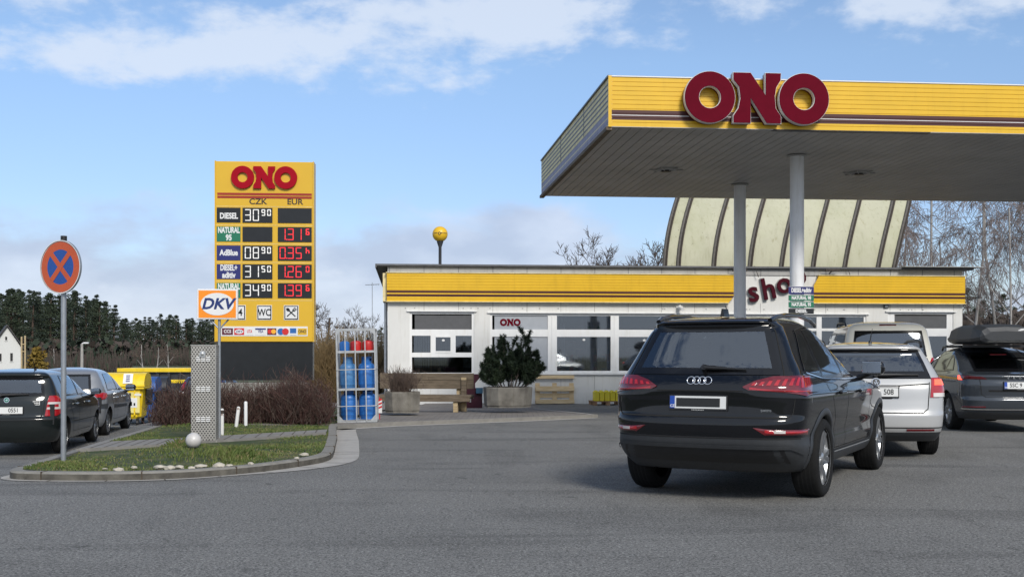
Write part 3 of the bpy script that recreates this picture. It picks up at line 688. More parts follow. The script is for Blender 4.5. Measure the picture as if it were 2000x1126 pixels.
sf = mb.build('side_fascia', [M['yellow_dirty'], M['lilac'], M['yellow_dirty'], M['wood'], M['roof_metal']], can)
sf.rotation_euler = (0, 0, R(-90) + SK); sf.location = (sk(0, KD) - .0, KD, CZ0)
mb = MB()                                     # back fascia and roof deck
mb.box(sk(0, KD), KL, KD, KD + .05, CZ0, CZ1, 1); mb.add([(0.02, .06, CZ1 - .02), (KL, .06, CZ1 - .02), (KL, KD, CZ1 - .02), (sk(.02, KD), KD, CZ1 - .02)], [(0, 1, 2, 3)], 0)
mb.build('roof_deck', [M['roof_metal'], M['yellow_dirty']], can)
mb = MB(); n = int(KL / .19)
for k in range(n):                            # soffit planks run front to back
    a, b = .03 + k * .19, .03 + (k + 1) * .19 - .012
    V = [(a, .06, CZ0 + .002), (b, .06, CZ0 + .002), (sk(b, KD), KD, CZ0 + .002), (sk(a, KD), KD, CZ0 + .002)]
    mb.add(V, [(3, 2, 1, 0)], 0)
    V = [(b, .06, CZ0 + .002), (b + .012, .06, CZ0 + .002), (sk(b + .012, KD), KD, CZ0 + .002), (sk(b, KD), KD, CZ0 + .002)]
    V2 = [(p[0], p[1], p[2] + .03) for p in V]
    mb.add(V2, [(3, 2, 1, 0)], 1); mb.add([V[0], V[3], V2[3], V2[0]], [(0, 1, 2, 3)], 0); mb.add([V[1], V[2], V2[2], V2[1]], [(0, 3, 2, 1)], 0)
a, _ = K.loc(1510, 256); b, _ = K.loc(1817, 258); mb.box(a, b, -.012, .10, CZ0 - .018, CZ0 - .001, 1); mb.box(0, a, -.012, .06, CZ0 - .012, CZ0 - .001, 2); mb.box(b, KL, -.012, .06, CZ0 - .012, CZ0 - .001, 2)
mb.build('soffit', [M['soffit'], M['black'], M['wall_grey']], can)
for px, py in ((1301, 331), (1678, 337)):  # round vents set into the soffit, none of them glows
    Y = FPX * (CZ0 - EYE) / (HOR - py); X = (px - 1000) * Y / FPX; dxy = Vector((X, Y)) - K.o
    lx, ly = dxy.x * K.c + dxy.y * K.s, -dxy.x * K.s + dxy.y * K.c
    mb = MB(); Q = Matrix.Translation((lx, ly, CZ0 - .05))
    mb.lathe([(.0, .01), (.10, .0), (.11, .05)], 20, 1, Q); mb.lathe([(.15, .03), (.22, .02), (.24, .05), (.15, .05)], 24, 0, Q)
    for k in range(6):
        t = k * math.pi / 3; mb.tube([(lx + .1 * math.cos(t), ly + .1 * math.sin(t), CZ0 - .03), (lx + .36 * math.cos(t), ly + .36 * math.sin(t), CZ0 - .008)], .014, 4, 0)
    mb.build('soffit_vent', [M['soffit'], M['black']], can)
cols = []
for px, pyt, rr in ((1556.5, 303, .135), (1445, 360, .145)):
    Y = FPX * (CZ0 - EYE) / (HOR - pyt); X = (px - 1000) * Y / FPX; dxy = Vector((X, Y)) - K.o
    lx, ly = dxy.x * K.c + dxy.y * K.s, -dxy.x * K.s + dxy.y * K.c; cols.append((X, Y, lx, ly))
for lx, ly in [(c_[2], c_[3]) for c_ in cols] + [(cols[0][2] + 10.5, cols[0][3]), (cols[1][2] + 10.5, cols[1][3])]:
    mb = MB(); mb.lathe([(.138, -.02), (.135, CZ0 - .03)], 28, 0, Matrix.Translation((lx, ly, 0))); mb.lathe([(.21, -.01), (.21, .02), (.142, .03)], 20, 1, Matrix.Translation((lx, ly, 0)))
    mb.lathe([(.14, CZ0 - .035), (.20, CZ0 - .03), (.20, CZ0 - .012)], 24, 1, Matrix.Translation((lx, ly, 0))); mb.build('column', [M['column'], M['wall_grey']], can)
# big letters on the front
l1, zt1 = K.loc(1320, 141, -.1); l2, zb1 = K.loc(1630, 248, -.1)
mb = MB(); h = (zt1 - zb1) * .985; ono(mb, (l1 + l2) / 2, (zt1 + zb1) / 2 + .01, h, -.012, .18, (0, 1), .008, .44, gap=-h * .0)
mb.build('canopy_lettering', [M['maroon'], M['wall']], can)
a, z_ = K.loc(1404, 141, 2.0)
mb = MB(); mb.box(a - .06, a + .06, 2, 2.12, CZ1 - .02, CZ1 + .28); mb.box(a - .10, a + .10, 1.96, 2.16, CZ1 + .28, CZ1 + .31); mb.build('vent_pipe', M['galv'], can)
# fuel sign stack on the near column
cX, cY = cols[0][0], cols[0][1]
fs = thing('fuel_grade_sign', 'stack of navy, green and black fuel plates fixed to the near white column', 'sign', (cX + .045, cY - .155, 0), R(3))
for txt, m_, py0, py1, sxx in (('DIESEL+aditiv', 'navy', 559, 574, .60), ('NATURAL 98', 'green', 575.5, 587, .74), ('NATURAL 95', 'green', 588.5, 600, .74), ('DIESEL', 'display', 601.5, 612.5, .9)):
    z1 = EYE + (HOR - py0) * (cY - .16) / FPX; z0 = EYE + (HOR - py1) * (cY - .16) / FPX; mb = MB(); hw = .248
    mb.box(-hw, hw, 0, .012, z0, z1, 0); mb.box(-hw, hw, -.004, 0, z1 - .006, z1, 1)
    mb.text(txt, (z1 - z0) * .78, 0, (z0 + z1) / 2 - .003, -.003, 1, None, .004, .05, sx=sxx); mb.build('fuel_plate', [M[m_], M['white']], fs)
for z in (2.15, 2.55): mb = MB(); mb.cyl((-.045, .155, z), (-.045, .155, z + .03), .142, n=20); mb.build('clamp', M['galv'], fs)
# pump island with kerb and two pumps, behind the cars
pi_ = MB(); Q = Matrix.Translation((cols[0][0] - .1, cols[0][1] + 1.6, 0)) @ Matrix.Rotation(K.a, 4, 'Z')
pi_.box(-.5, .5, -2.4, 2.4, -.1, .13, 0, Q, .02)
tag(pi_.build('pump_island_kerb', M['kerb_top']), kind='structure')
# ------------------------------------------------------------------ price sign
SY = 22.0
ps = thing('price_sign', 'tall yellow fuel price sign with led prices on a black base', 'price sign', (at(516.5, 690, SY).x, SY, 0), R(4))
px_ = lambda px: (px - 516.5) * SY / FPX
pz_ = lambda py: EYE + (HOR - py) * SY / FPX
mb = MB(); W2 = px_(611); mb.box(-W2, W2, 0, .34, pz_(667), pz_(315.5), 0, bev=.012)
mb.box(-W2 - .012, -W2 + .01, -.012, .35, pz_(667), pz_(315.5) + .008, 0); mb.box(W2 - .01, W2 + .012, -.012, .35, pz_(667), pz_(315.5) + .008, 0)
for a, b in ((377, 381.5), (383, 387.5)): mb.box(px_(426), px_(608), -.004, .001, pz_(b), pz_(a), 1)
for y in (403, 439.5, 476, 512, 549, 586): mb.box(-W2 + .01, W2 - .01, -.003, .001, pz_(y) - .006, pz_(y), 2)
mb.text('CZK', .155, px_(504), pz_(394), -.001, 3, None, .006, .02, sx=1.1); mb.text('EUR', .155, px_(575.5), pz_(394), -.001, 3, None, .006, .02, sx=1.1)
mb.build('cabinet', [M['sign_yellow'], M['stripe_red'], M['yellow_dirty'], M['soot']], ps)
mb = MB(); ono(mb, px_(516.5), pz_(347), (368.5 - 324.5) / 100, -.001, .05, (0, 0), 0, .44); mb.build('lettering', M['red_letter'], ps)
mb = MB(); mb.box(-W2 + .04, W2 - .015, .03, .31, pz_(742), pz_(667)); mb.build('base_panel', M['display'], ps)
mb = MB()
for x in (-.7, .7): mb.box(x - .06, x + .06, .1, .22, 0, pz_(742))
mb.build('leg', M['galv'], ps)
rows_ = [(406, 435), (443, 472), (479.5, 508.5), (516, 545), (552.5, 581.5)]
lab = [(('DIESEL',), 'display'), (('NATURAL', '95'), 'green'), (('AdBlue',), 'navy'), (('DIESEL+', 'aditiv'), 'navy'), (('NATURAL', '98'), 'green')]
czk = ['30|90', None, '08|90', '31|50', '34|90']; eur = [None, '1.31|6', '0.35|h', '1.26|0', '1.39|6']
for i, (y0, y1) in enumerate(rows_):
    mb = MB(); mb.box(px_(425), px_(470.5), -.008, .004, pz_(y1), pz_(y0), 0)
    tx, m_ = lab[i]
    for j, t in enumerate(tx):
        zc_ = (pz_(y0) + pz_(y1)) / 2 + (0 if len(tx) == 1 else (.072 if j == 0 else -.072)) - (.02 if len(tx) == 1 and i == 0 else 0)
        mb.text(t, .155, px_(448), zc_, -.006, 1, None, .006, .040, sx=.60 if len(t) > 6 else .76)
    mb.build('fuel_panel', [M[m_], M['white']], ps)
    for (xa, xb), val, red in (((474.5, 532), czk[i], 0), ((542.5, 608), eur[i], 1)):
        mb = MB(); mb.box(px_(xa), px_(xb), -.012, .004, pz_(y1), pz_(y0), 0)
        d = mb.build('price_display', M['display'], ps)
        if val is None: continue
        z0_ = pz_(y1) + .035; h = .225; t_ = .017; big, sm = val.split('|')
        if not red:
            x0_ = px_(479)
            D_ = [(c_, x0_ + k * .155, z0_, .115, h, t_) for k, c_ in enumerate(big)]
            D_ += [(c_, px_(511) + k * .11, z0_ + h - .125, .072, .125, .017) for k, c_ in enumerate(sm)]
        else:
            big = big.replace('.', '')
            D_ = [(c_, px_(546) + k * .155, z0_, .115, h, t_) for k, c_ in enumerate(big)]
            x0_ = px_(546) + .128; D_.append(('.', x0_, z0_, .02, .02, .02))
            D_ += [(c_, px_(596.5), z0_ + h - .125, .072, .125, .020) for k, c_ in enumerate(sm)]
        for c_, *q in D_:
            g = MB()
            if c_ == '.': g.box(q[0], q[0] + .022, -.018, -.012, q[1], q[1] + .022)
            else: digit(g, c_, *q, -.012)
            g.build('decimal_point' if c_ == '.' else 'digit', M['led_red' if red else 'led_white'], d)
for px, t in ((466, '24'), (516.5, 'WC'), (568.5, '')):
    mb = MB(); s_ = .145; x = px_(px); z = pz_(610)
    mb.box(x - s_, x + s_, -.008, .003, z - s_, z + s_, 0); mb.box(x - s_ + .012, x + s_ - .012, -.012, -.008, z - s_ + .012, z + s_ - .012, 1); mb.box(x - s_ + .03, x + s_ - .03, -.015, -.012, z - s_ + .03, z + s_ - .03, 0)
    if t: mb.text(t, .19, x, z - .005, -.014, 1, None, .006, .02, sx=.9 if t == '24' else .75)
    else:
        for sg in (-1, 1):
            Q = Matrix.Translation((x, -.015, z)) @ Matrix.Rotation(R(47 * sg), 4, 'Y')
            mb.box(-.010, .010, -.006, 0, -.11, .06, 1, Q)
            if sg < 0: mb.prism([(.03 * math.cos(k * .52), .085 + .042 * math.sin(k * .52)) for k in range(12)], -.006, 0, 1, Q)
            else:
                mb.box(-.026, .026, -.006, 0, .05, .07, 1, Q)
                for kx in (-.022, 0, .022): mb.box(kx - .006, kx + .006, -.006, 0, .068, .125, 1, Q)
    mb.build('icon_panel', [M['white'], M['navy'] if False else M['display']], ps)
mb = MB(); mb.box(px_(433), px_(600), -.006, .003, pz_(656), pz_(637), 0); stp = mb.build('card_strip', M['white'], ps)
def card(px0, px1, col, txt, tcol, extra=None):
    g = MB(); x0, x1 = px_(px0), px_(px1); z0, z1 = pz_(653.5), pz_(640.5); g.box(x0, x1, -.010, -.005, z0, z1, 0)
    if txt: g.text(txt, .085 if len(txt) < 4 else .078, (x0 + x1) / 2, (z0 + z1) / 2, -.009, 1, None, .004, .03, sx=.95 * (x1 - x0) / (.075 * max(3, len(txt))))
    if extra: extra(g, x0, x1, z0, z1)
    return g, col, tcol
M['visa_blue'] = mat('card_navy', (.02, .03, .16)); M['amex'] = mat('card_blue', (.02, .12, .38)); M['mc_red'] = mat('card_red', (.55, .02, .02)); M['mc_or'] = mat('card_orange', (.85, .40, .03)); M['card_dark'] = mat('card_maroon', (.10, .015, .03))
def disc(g, cx, cz, r, y, m, sx=1.0): g.prism([(cx + r * sx * math.cos(k * .3142), cz + r * math.sin(k * .3142)) for k in range(20)], y - .003, y, m)
def ex_dkv(g, x0, x1, z0, z1): disc(g, (x0 + x1) / 2, (z0 + z1) / 2, .045, -.010, 1, 1.8); g.text('DKV', .06, (x0 + x1) / 2, (z0 + z1) / 2, -.0125, 2, None, .004, .02, shear=.2)
def ex_cc(g, x0, x1, z0, z1): disc(g, (x0 + x1) / 2 - .035, (z0 + z1) / 2, .046, -.010, 1); disc(g, (x0 + x1) / 2 + .035, (z0 + z1) / 2, .046, -.0135, 2)
def ex_big(g, x0, x1, z0, z1): disc(g, (x0 + x1) / 2 - .045, (z0 + z1) / 2, .065, -.010, 1); disc(g, (x0 + x1) / 2 + .045, (z0 + z1) / 2, .065, -.0135, 2)
def ex_bar(g, x0, x1, z0, z1): g.box(x0, x1, -.0125, -.010, z1 - .03, z1, 1)
def ex_bot(g, x0, x1, z0, z1): g.box(x0, x1, -.0125, -.010, z0, z0 + .03, 1)
for a_ in ((435, 456, ['card_dark', 'white'], 'CCS', None), (458.5, 477.5, ['mc_red', 'white', 'navy'], '', ex_dkv), (481, 495, ['white', 'mc_red'], 'UTA', None), (499, 519.5, ['white', 'visa_blue'], 'VISA', ex_bar),
           (522, 539.5, ['card_dark', 'mc_red', 'mc_or'], '', ex_cc), (542, 563.5, ['white', 'amex', 'mc_red'], '', ex_big), (566, 578, ['amex', 'white'], '', ex_bot), (581, 598.5, ['sign_yellow', 'soot'], 'ONO', None)):
    g, _, _ = card(a_[0], a_[1], 0, a_[3], 1, a_[4]); g.build('card_logo', [M[k] for k in a_[2]], stp)

# ------------------------------------------------------------------ no-stopping sign in front
p = at(124, 897, FPX * (EYE - KT + .01) / (897 - HOR)); 
ns = thing('no_stopping_sign', 'round red and blue no stopping sign on a grey post in the grass', 'road sign', (p.x, p.y, KT - .02), R(-24))
k_ = p.y / FPX
mb = MB(); mb.cyl((0, 0, -.1), (.005, 0, (897 - 468) * k_), .031, n=18); mb.build('post', M['grey_metal'], ns)
mb = MB(); mb.cyl((.005, 0, (897 - 468) * k_), (.005, 0, (897 - 459) * k_), .036, n=14); mb.build('post_cap', M['black'], ns)
zc_ = (897 - 520) * k_; r_ = 51.5 * k_; Q = Matrix.Translation((0, -.045, zc_))
mb = MB(); mb.ring(0, 0, 0.001, r_, .0, .012, 56, 0, Q, 2); mb.ring(0, 0, r_ - .006, r_ + .004, -.012, .018, 56, 0, Q, 2); mb.ring(0, 0, r_ * .66, r_ * .955, -.004, .0, 56, 1, Q); mb.ring(0, 0, .001, r_ * .66, -.003, 0, 56, 3, Q)
for sg in (-1, 1): mb.box(-.03, .03, -.006 - .001 * sg, -.003, -r_ * .67, r_ * .67, 1, Q @ Matrix.Rotation(R(42 * sg), 4, 'Y'))
mb.build('sign_disc', [M['white'], M['orange_red'], M['grey_metal'], M['blue_sign']], ns)
mb = MB()
for z in (zc_ - .16, zc_ + .16): mb.box(-.05, .05, -.035, .04, z - .02, z + .02)
mb.build('bracket', M['galv'], ns)

# ------------------------------------------------------------------ perforated cabinet, card sign, globe, posts
p = at(397, 863, FPX * (EYE - KT) / (863 - HOR)); k_ = p.y / FPX
M['perf'] = None
def perf_mat():
    m = mat('perforated_steel', (.44, .42, .38), .42, metal=.55, var=.12, scale=5); t = m.node_tree; b = t.nodes['Principled BSDF']
    tcn = t.nodes['Texture Coordinate']; sp = t.nodes.new('ShaderNodeSeparateXYZ'); t.links.new(tcn.outputs['Object'], sp.inputs[0])
    def ma(op, a, b_=None):
        n = t.nodes.new('ShaderNodeMath'); n.operation = op
        for i, v in enumerate((a, b_)):
            if v is None: continue
            if isinstance(v, (int, float)): n.inputs[i].default_value = v
            else: t.links.new(v, n.inputs[i])
        return n.outputs[0]
    u = ma('DIVIDE', ma('ADD', sp.outputs[0], sp.outputs[1]), .042); v = ma('DIVIDE', sp.outputs[2], .030)
    row = ma('FLOOR', v); u2 = ma('ADD', u, ma('MULTIPLY', ma('FLOORED_MODULO', row, 2), .5))
    fu = ma('SUBTRACT', ma('FRACT', u2), .5); fv = ma('SUBTRACT', ma('FRACT', v), .5)
    d = ma('ADD', ma('MULTIPLY', ma('MULTIPLY', fu, fu), 1.0), ma('MULTIPLY', ma('MULTIPLY', fv, fv), .55))
    hole = ma('LESS_THAN', d, .085)
    src = b.inputs['Base Color'].links[0].from_socket; mx = t.nodes.new('ShaderNodeMix'); mx.data_type = 'RGBA'; t.links.new(hole, mx.inputs[0]); t.links.new(src, mx.inputs[6]); mx.inputs[7].default_value = (.09, .085, .08, 1)
    t.links.new(mx.outputs[2], b.inputs['Base Color']); return m
M['perf'] = perf_mat()
cb = thing('utility_cabinet', 'narrow perforated steel cabinet standing on the grass behind a grey globe', 'cabinet', (p.x, p.y, KT - .01), R(9))
W_ = 23.5 * k_; H_ = (863 - 673) * k_
mb = MB(); mb.box(-W_, W_, 0, .40, 0, H_, 0, bev=.006); mb.box(-W_ - .006, W_ + .006, -.006, .406, H_, H_ + .012, 1); mb.box(W_ - .004, W_ + .006, -.006, .0, .02, H_, 1)
for zr in (H_ - .22, H_ * .53, H_ * .22):
    for c3 in (-1, 0, 1):
        for r3 in range(3):
            x = c3 * .068; z = zr + r3 * .026; mb.box(x - .028, x + .028, -.014, -.001, z, z + .015, 2)
mb.build('housing', [M['perf'], M['steel'], M['white'], M['black']], cb)
mb = MB(); mb.lathe([(.0, .035), (.03, .03), (.045, .0)], 16, 0, Matrix.Translation((-.01, 0, H_ - .115)) @ Matrix.Rotation(R(90), 4, 'X')); mb.box(-.05, .03, -.03, 0, H_ - .15, H_ - .11); mb.build('lock_cover', M['galv'], cb)
mb = MB(); mb.box(-W_ - .02, W_ + .02, -.02, .42, -.08, .03); mb.build('plinth', M['concrete'], cb)
p = at(425, 862, 16.2); k_ = p.y / FPX
dk = thing('fuel_card_sign', 'orange framed white oval DKV sign on a slim grey pole', 'sign', (p.x, p.y, KT - .02), R(6))
zt, zb_ = (862 - 565) * k_, (862 - 624) * k_; hw = 39 * k_; zc_ = (zt + zb_) / 2
mb = MB(); mb.box(-hw, hw, -.03, .05, zb_, zt, 0, bev=.008); mb.box(-hw + .025, hw - .025, -.034, -.029, zb_ + .022, zt - .022, 1)
mb.prism([((hw - .055) * math.cos(k * .1309), zc_ + (zt - zb_) * .37 * math.sin(k * .1309)) for k in range(48)], -.038, -.034, 2)
mb.text('DKV', .215, .0, zc_ - .002, -.037, 3, None, .004, .035, shear=.25, sx=1.02); mb.build('panel', [M['white'], M['dkv_orange'], M['white'], M['dkv_blue']], dk)
mb = MB(); mb.cyl((.02, .03, -.2), (.02, .03, zb_), .021, n=14)
for s_ in (-1, 1): mb.cyl((.02, .03, zb_ - .14), (.02 + s_ * .13, .03, zb_), .012, n=8)
mb.build('pole', M['grey_metal'], dk)
p = at(378, 870, 14.8)
gl = MB(); k_ = 14.8 / FPX; r_ = 15.3 * k_; zc_ = EYE + (HOR - 859.5) * k_
gl.lathe([(r_ * math.sin(max(.001, t * math.pi / 18)), -r_ * math.cos(t * math.pi / 18)) for t in range(19)], 28, 0)
g_ = thing('garden_globe', 'small weathered pale globe lamp low in the grass by the perforated cabinet', 'globe lamp', (p.x, 14.8, 0))
gl.build('globe', M['ball'], g_, (0, 0, zc_)); mb = MB(); mb.cyl((0, 0, .05), (0, 0, zc_ - r_ * .93), .05, .06, 16); mb.build('socket', M['black'], g_)
for (px, y0, y1, Y, m_, lb, tilt) in ((433.5, 797, 848, 17.3, 'rust', 'short white post with a rusty top, nearest the perforated cabinet', 0), (461, 793, 830, 19.2, 'rust', 'leaning white post eaten by rust between two other posts', 7), (480, 783, 828, 19.5, 'white', 'clean white post, the tallest of three in the grass', 0)):
    k_ = Y / FPX; p = at(px, y1, Y); h = EYE + (HOR - y0) * k_ - KT + .03
    o = thing('marker_post', lb, 'post', (p.x, Y, KT - .03), 0, 'white posts in the grass'); o.rotation_euler = (0, R(tilt), 0)
    mb = MB(); mb.lathe([(.030, -.05), (.030, h - .025), (.024, h - .006), (.008, h)], 16, 0); mb.build('pole', M[m_], o)
    if y0 == 797: mb = MB(); mb.lathe([(.034, h * .82), (.036, h * .9), (.034, h * .94)], 16); mb.build('collar', M['soot'], o)
p = at(621, 828, 20.2); mb = MB(); mb.cyl((p.x, 20.2, .05), (p.x - .005, 20.2, .55), .012); mb.cyl((p.x + .03, 20.22, .05), (p.x + .03, 20.22, .42), .018); mb.box(p.x - .03, p.x + .05, 20.18, 20.24, .34, .40)
tag(mb.build('water_standpipe', M['grey_metal']), 'thin grey standpipe in front of the hedge left of the gas cage', 'standpipe')
# low concrete wall behind the hedge
a = at(426, 747, 21.3); b = at(560, 747, 21.9); mb = MB(); Q = Matrix.Translation((a.x - .2, a.y, 0)) @ Matrix.Rotation(R(4), 4, 'Z')
mb.box(0, 1.9, 0, .18, -.3, EYE + (HOR - 747) * .0097, 0, Q, .01); tag(mb.build('low_wall', M['concrete']), 'low stained concrete wall below the price sign', 'wall')
# stones along the kerb
rnd = random.Random(11)
for i, (px, py, s_) in enumerate(((232, 916, .10), (262, 911, .06), (312, 911, .12), (332, 913, .10), (350, 911, .10), (374, 912, .07), (392, 909, .11), (428, 909, .13), (448, 907, .07), (490, 904, .07), (580, 893, .06), (594, 886, .10), (205, 913, .045))):
    Y = FPX * (EYE - KT - .01) / (py - HOR); p = at(px, py, Y); bm = bmesh.new(); bmesh.ops.create_icosphere(bm, subdivisions=2, radius=1)
    s_ *= .72; sx, sy, sz = s_ * rnd.uniform(.7, 1.0), s_ * .55, s_ * rnd.uniform(.28, .42)
    for v in bm.verts:
        f = 1 + rnd.uniform(-.16, .16); v.co = Vector((v.co.x * sx * f, v.co.y * sy * f, v.co.z * sz * f))
    me = bpy.data.meshes.new('stone'); bm.to_mesh(me); bm.free(); me.materials.append(M['stone']); o = bpy.data.objects.new('stone', me); C.objects.link(o); o.location = (p.x, Y, KT + sz * .25); o.rotation_euler = (0, 0, rnd.uniform(-.6, .6))
    tag(o, 'pale loose stone lying in the grass along the kerb', 'stone', 'stones along the kerb')

# ------------------------------------------------------------------ gas bottle cage
CY = 20.5; ck = CY / FPX; p = at(698, 824, CY); ZC = EYE + (HOR - 824.5) * ck
cg = thing('gas_cage', 'tall galvanised cage with shelves full of gas bottles', 'cage', (p.x, CY, ZC), R(4))
cg.rotation_euler = (0, R(-1.3), R(4))
cw, chh, cd = 38.5 * ck, 183 * ck, .62; t_ = .027
mb = MB()
for x in (-cw, cw - t_):
    for y in (0, cd - t_): mb.box(x, x + t_, y, y + t_, 0, chh)
for z in (0, chh - t_):
    for y in (0, cd - t_): mb.box(-cw + t_, cw - t_, y + .001, y + t_ - .001, z, z + t_ + .006)
    for x in (-cw + .001, cw - t_ + .001): mb.box(x, x + t_ - .002, t_, cd - t_, z, z + t_)
for sx in (-1, 1):
    for z, s_ in ((chh, -1), (0.03, 1)):
        mb.prism([(sx * (cw - t_), z), (sx * (cw - t_ - .10), z), (sx * (cw - t_), z + s_ * .11)], -.004, .004)
mb.build('frame', M['galv'], cg)
shz = [chh * .355, chh * .755]
for z in shz: mb = MB(); mb.box(-cw + .002, cw - .002, .004, .03, z - .02, z + .02, 0); mb.box(-cw + t_, cw - t_, .03, cd - t_, z - .008, z, 0); mb.build('shelf', M['galv'], cg)
mb = MB(); mb.box(-cw + t_, cw - t_, .03, cd - t_, .04, .048); mb.build('floor_plate', M['galv'], cg)
mb = MB()
for k in (-.5, 0, .5): mb.box(k * cw - .010 - .01, k * cw + .010 - .01, -.014, -.001, .02, chh)
for z in (chh * .175, chh * .565): mb.cyl((-cw, -.006, z), (cw, -.006, z), .009, n=6)
for y in (.2, .4):
    for x in (-cw + .015, cw - .015): mb.cyl((x, y, .02), (x, y, chh), .008, n=6)
for z in (chh * .175, chh * .565):
    for x in (-cw + .015, cw - .015): mb.cyl((x, 0, z), (x, cd, z), .008, n=6)
for x in (-.2, 0, .2): mb.cyl((x, cd - .02, .02), (x, cd - .02, chh), .008, n=6)
mb.build('bars', M['galv'], cg)
def bottle(name, r, h, m_, small=False):
    o = thing(name, 'x', 'gas bottle', (0, 0, 0)); mb = MB()
    if small:
        mb.lathe([(r * .8, 0), (r * .95, .02), (r, .05), (r, h * .78), (r * .93, h * .88), (r * .6, h * .97), (.02, h)], 24)
        b_ = mb.build('body', M[m_], o); mb = MB(); mb.lathe([(.02, h - .01), (.022, h + .035), (.015, h + .05)], 12); mb.build('valve', M['black'], o)
    else:
        mb.lathe([(r * .86, 0), (r * .88, .05), (r * .97, .065), (r, .10), (r, h * .60), (r * .985, h * .61), (r, h * .62), (r * .96, h * .70), (r * .80, h * .77), (r * .5, h * .81), (.03, h * .82)], 28)
        mb.lathe([(r * 1.012, .085), (r * 1.018, .095), (r * 1.012, .105)], 28); mb.build('body', M[m_], o)
        mb = MB(); n = 28                      # collar with hand holes
        for k in range(n):
            a0, a1 = 2 * math.pi * k / n, 2 * math.pi * (k + 1) / n; hole = (k % 14) in (9, 10, 11, 12)
            def seg(z0, z1):
                V = [(q * math.cos(a), q * math.sin(a), z) for q in (r * .56, r * .60) for z in (z0, z1) for a in (a0, a1)]
                mb.add(V, [(0, 1, 3, 2), (4, 6, 7, 5), (2, 3, 7, 6), (0, 4, 5, 1), (0, 2, 6, 4), (1, 5, 7, 3)], 0)
            if hole: seg(h * .80, h * .86); seg(h * .94, h)
            else: seg(h * .80, h)
        mb.build('collar', M[m_], o); mb = MB(); mb.cyl((0, 0, h * .8), (0, 0, h * .92), .022); mb.cyl((0, 0, h * .9), (.045, 0, h * .9), .014); mb.build('valve', M['black'], o)
    return o
def place_bottle(o, x, z, y, lb, rz=0):
    v = cg.matrix_basis @ Vector((x, y, z)); o.location = v; o.rotation_euler = (0, R(-1.3), rz); o['label'] = lb; o['group'] = 'gas bottles in the cage'
r_ = .155; hb = chh * .345
b1 = bottle('gas_bottle', r_, hb, 'blue_gas'); b2 = bottle('gas_bottle', r_, hb, 'blue_gas_pale'); b3 = bottle('gas_bottle', .095, .20, 'blue_gas', True); b4 = bottle('gas_bottle', .105, .205, 'red_gas', True)
place_bottle(b1, .175, shz[0] + .001, .25, 'bright blue gas bottle on the middle shelf, right', .3); place_bottle(b2, -.165, shz[0] + .001, .25, 'faded blue gas bottle on the middle shelf, left', .8)
place_bottle(copy_tree(b1), -.165, .05, .25, 'blue gas bottle at the bottom of the cage, left', 1.2); place_bottle(copy_tree(b1), .18, .05, .25, 'blue gas bottle at the bottom of the cage, right', -.4)
place_bottle(b3, -cw + .14, shz[1] + .001, .22, 'small blue gas bottle on the top shelf'); place_bottle(b4, -.01, shz[1] + .001, .24, 'small red gas bottle in the middle of the top shelf'); place_bottle(copy_tree(b4), .21, shz[1] + .001, .20, 'small red gas bottle at the right of the top shelf', 1.0)
mb = MB(); p = at(741, 792, 21.6); Q = Matrix.Translation((p.x, 21.6, 0)); mb.box(-.05, .05, 0, .02, EYE + (HOR - 806) * .00982, EYE + (HOR - 781) * .00982, 0, Q)
for k in range(3): mb.add([(-.05, -.002, .26 + k * .07), (.05, -.002, .30 + k * .07), (.05, -.002, .335 + k * .07), (-.05, -.002, .295 + k * .07)], [(0, 1, 2, 3)], 1, False, Q)
mb.box(-.008, .008, .02, .035, .05, .5, 1, Q)
tag(mb.build('warning_board', [M['white'], M['mc_red']]), 'small red and white striped board between gas cage and planter', 'warning board')

# ------------------------------------------------------------------ planters, bench, pallet, cans
def planter(px0, px1, pyt, pyb, Y, rz, label):
    k = Y / FPX; a = at(px0, pyb, Y); hw = (px1 - px0) / 2 * k; z0 = EYE + (HOR - pyb) * k; h = (pyb - pyt) * k; c_ = hw * .42; d = hw * .8
    o = thing('planter', label, 'planter', (a.x + hw, Y + d, z0), rz); mb = MB()
    def oct_(s_): return [(-hw * s_ + c_, -d * s_), (hw * s_ - c_, -d * s_), (hw * s_, -d * s_ + c_), (hw * s_, d * s_ - c_), (hw * s_ - c_, d * s_), (-hw * s_ + c_, d * s_), (-hw * s_, d * s_ - c_), (-hw * s_, -d * s_ + c_)]
    lay = [(.93, .0), (.93, .03), (.96, .05), (1.0, h - .02), (.985, h), (.90, h), (.88, h - .06)]
    V = [(x, y, z) for s_, z in lay for x, y in oct_(s_)]; n = 8
    mb.add(V, [(i * n + j, i * n + (j + 1) % n, (i + 1) * n + (j + 1) % n, (i + 1) * n + j) for i in range(len(lay) - 1) for j in range(n)])
    mb.add(V[:8], [tuple(range(8))[::-1]]); mb.build('box', M['planter'], o)
    mb = MB(); mb.add([(x, y, h - .05) for x, y in oct_(.88)], [tuple(range(8))]); mb.build('soil', M['soil'], o)
    return o, h, hw, d
pl1, ph1, pw1, pd1 = planter(748, 818, 765, 806, 23.0, R(6), 'weathered concrete planter with bare twigs in front of the bench')
pl2, ph2, pw2, pd2 = planter(945, 1038, 756, 796, 24.4, R(12), 'weathered concrete planter holding a dark mountain pine')
BY = 24.9; bk = BY / FPX; ang = R(-7); p = at(924, 800, BY)
bn = thing('wooden_bench', 'old wooden plank bench with high back in front of the shop window', 'bench', (p.x, BY + .35, EYE + (HOR - 802) * bk), ang)
bl = 2.15; h_ = lambda py: (802 - py) * bk
mb = MB(); Q = Matrix.Rotation(0, 4, 'X')
mb.box(-bl, 0, .0, .055, h_(760), h_(729), 0, None, .008); mb.box(-bl, 0, -.006, .05, h_(743), h_(742.5), 1); mb.build('backrest', [M['wood'], M['soil']], bn)
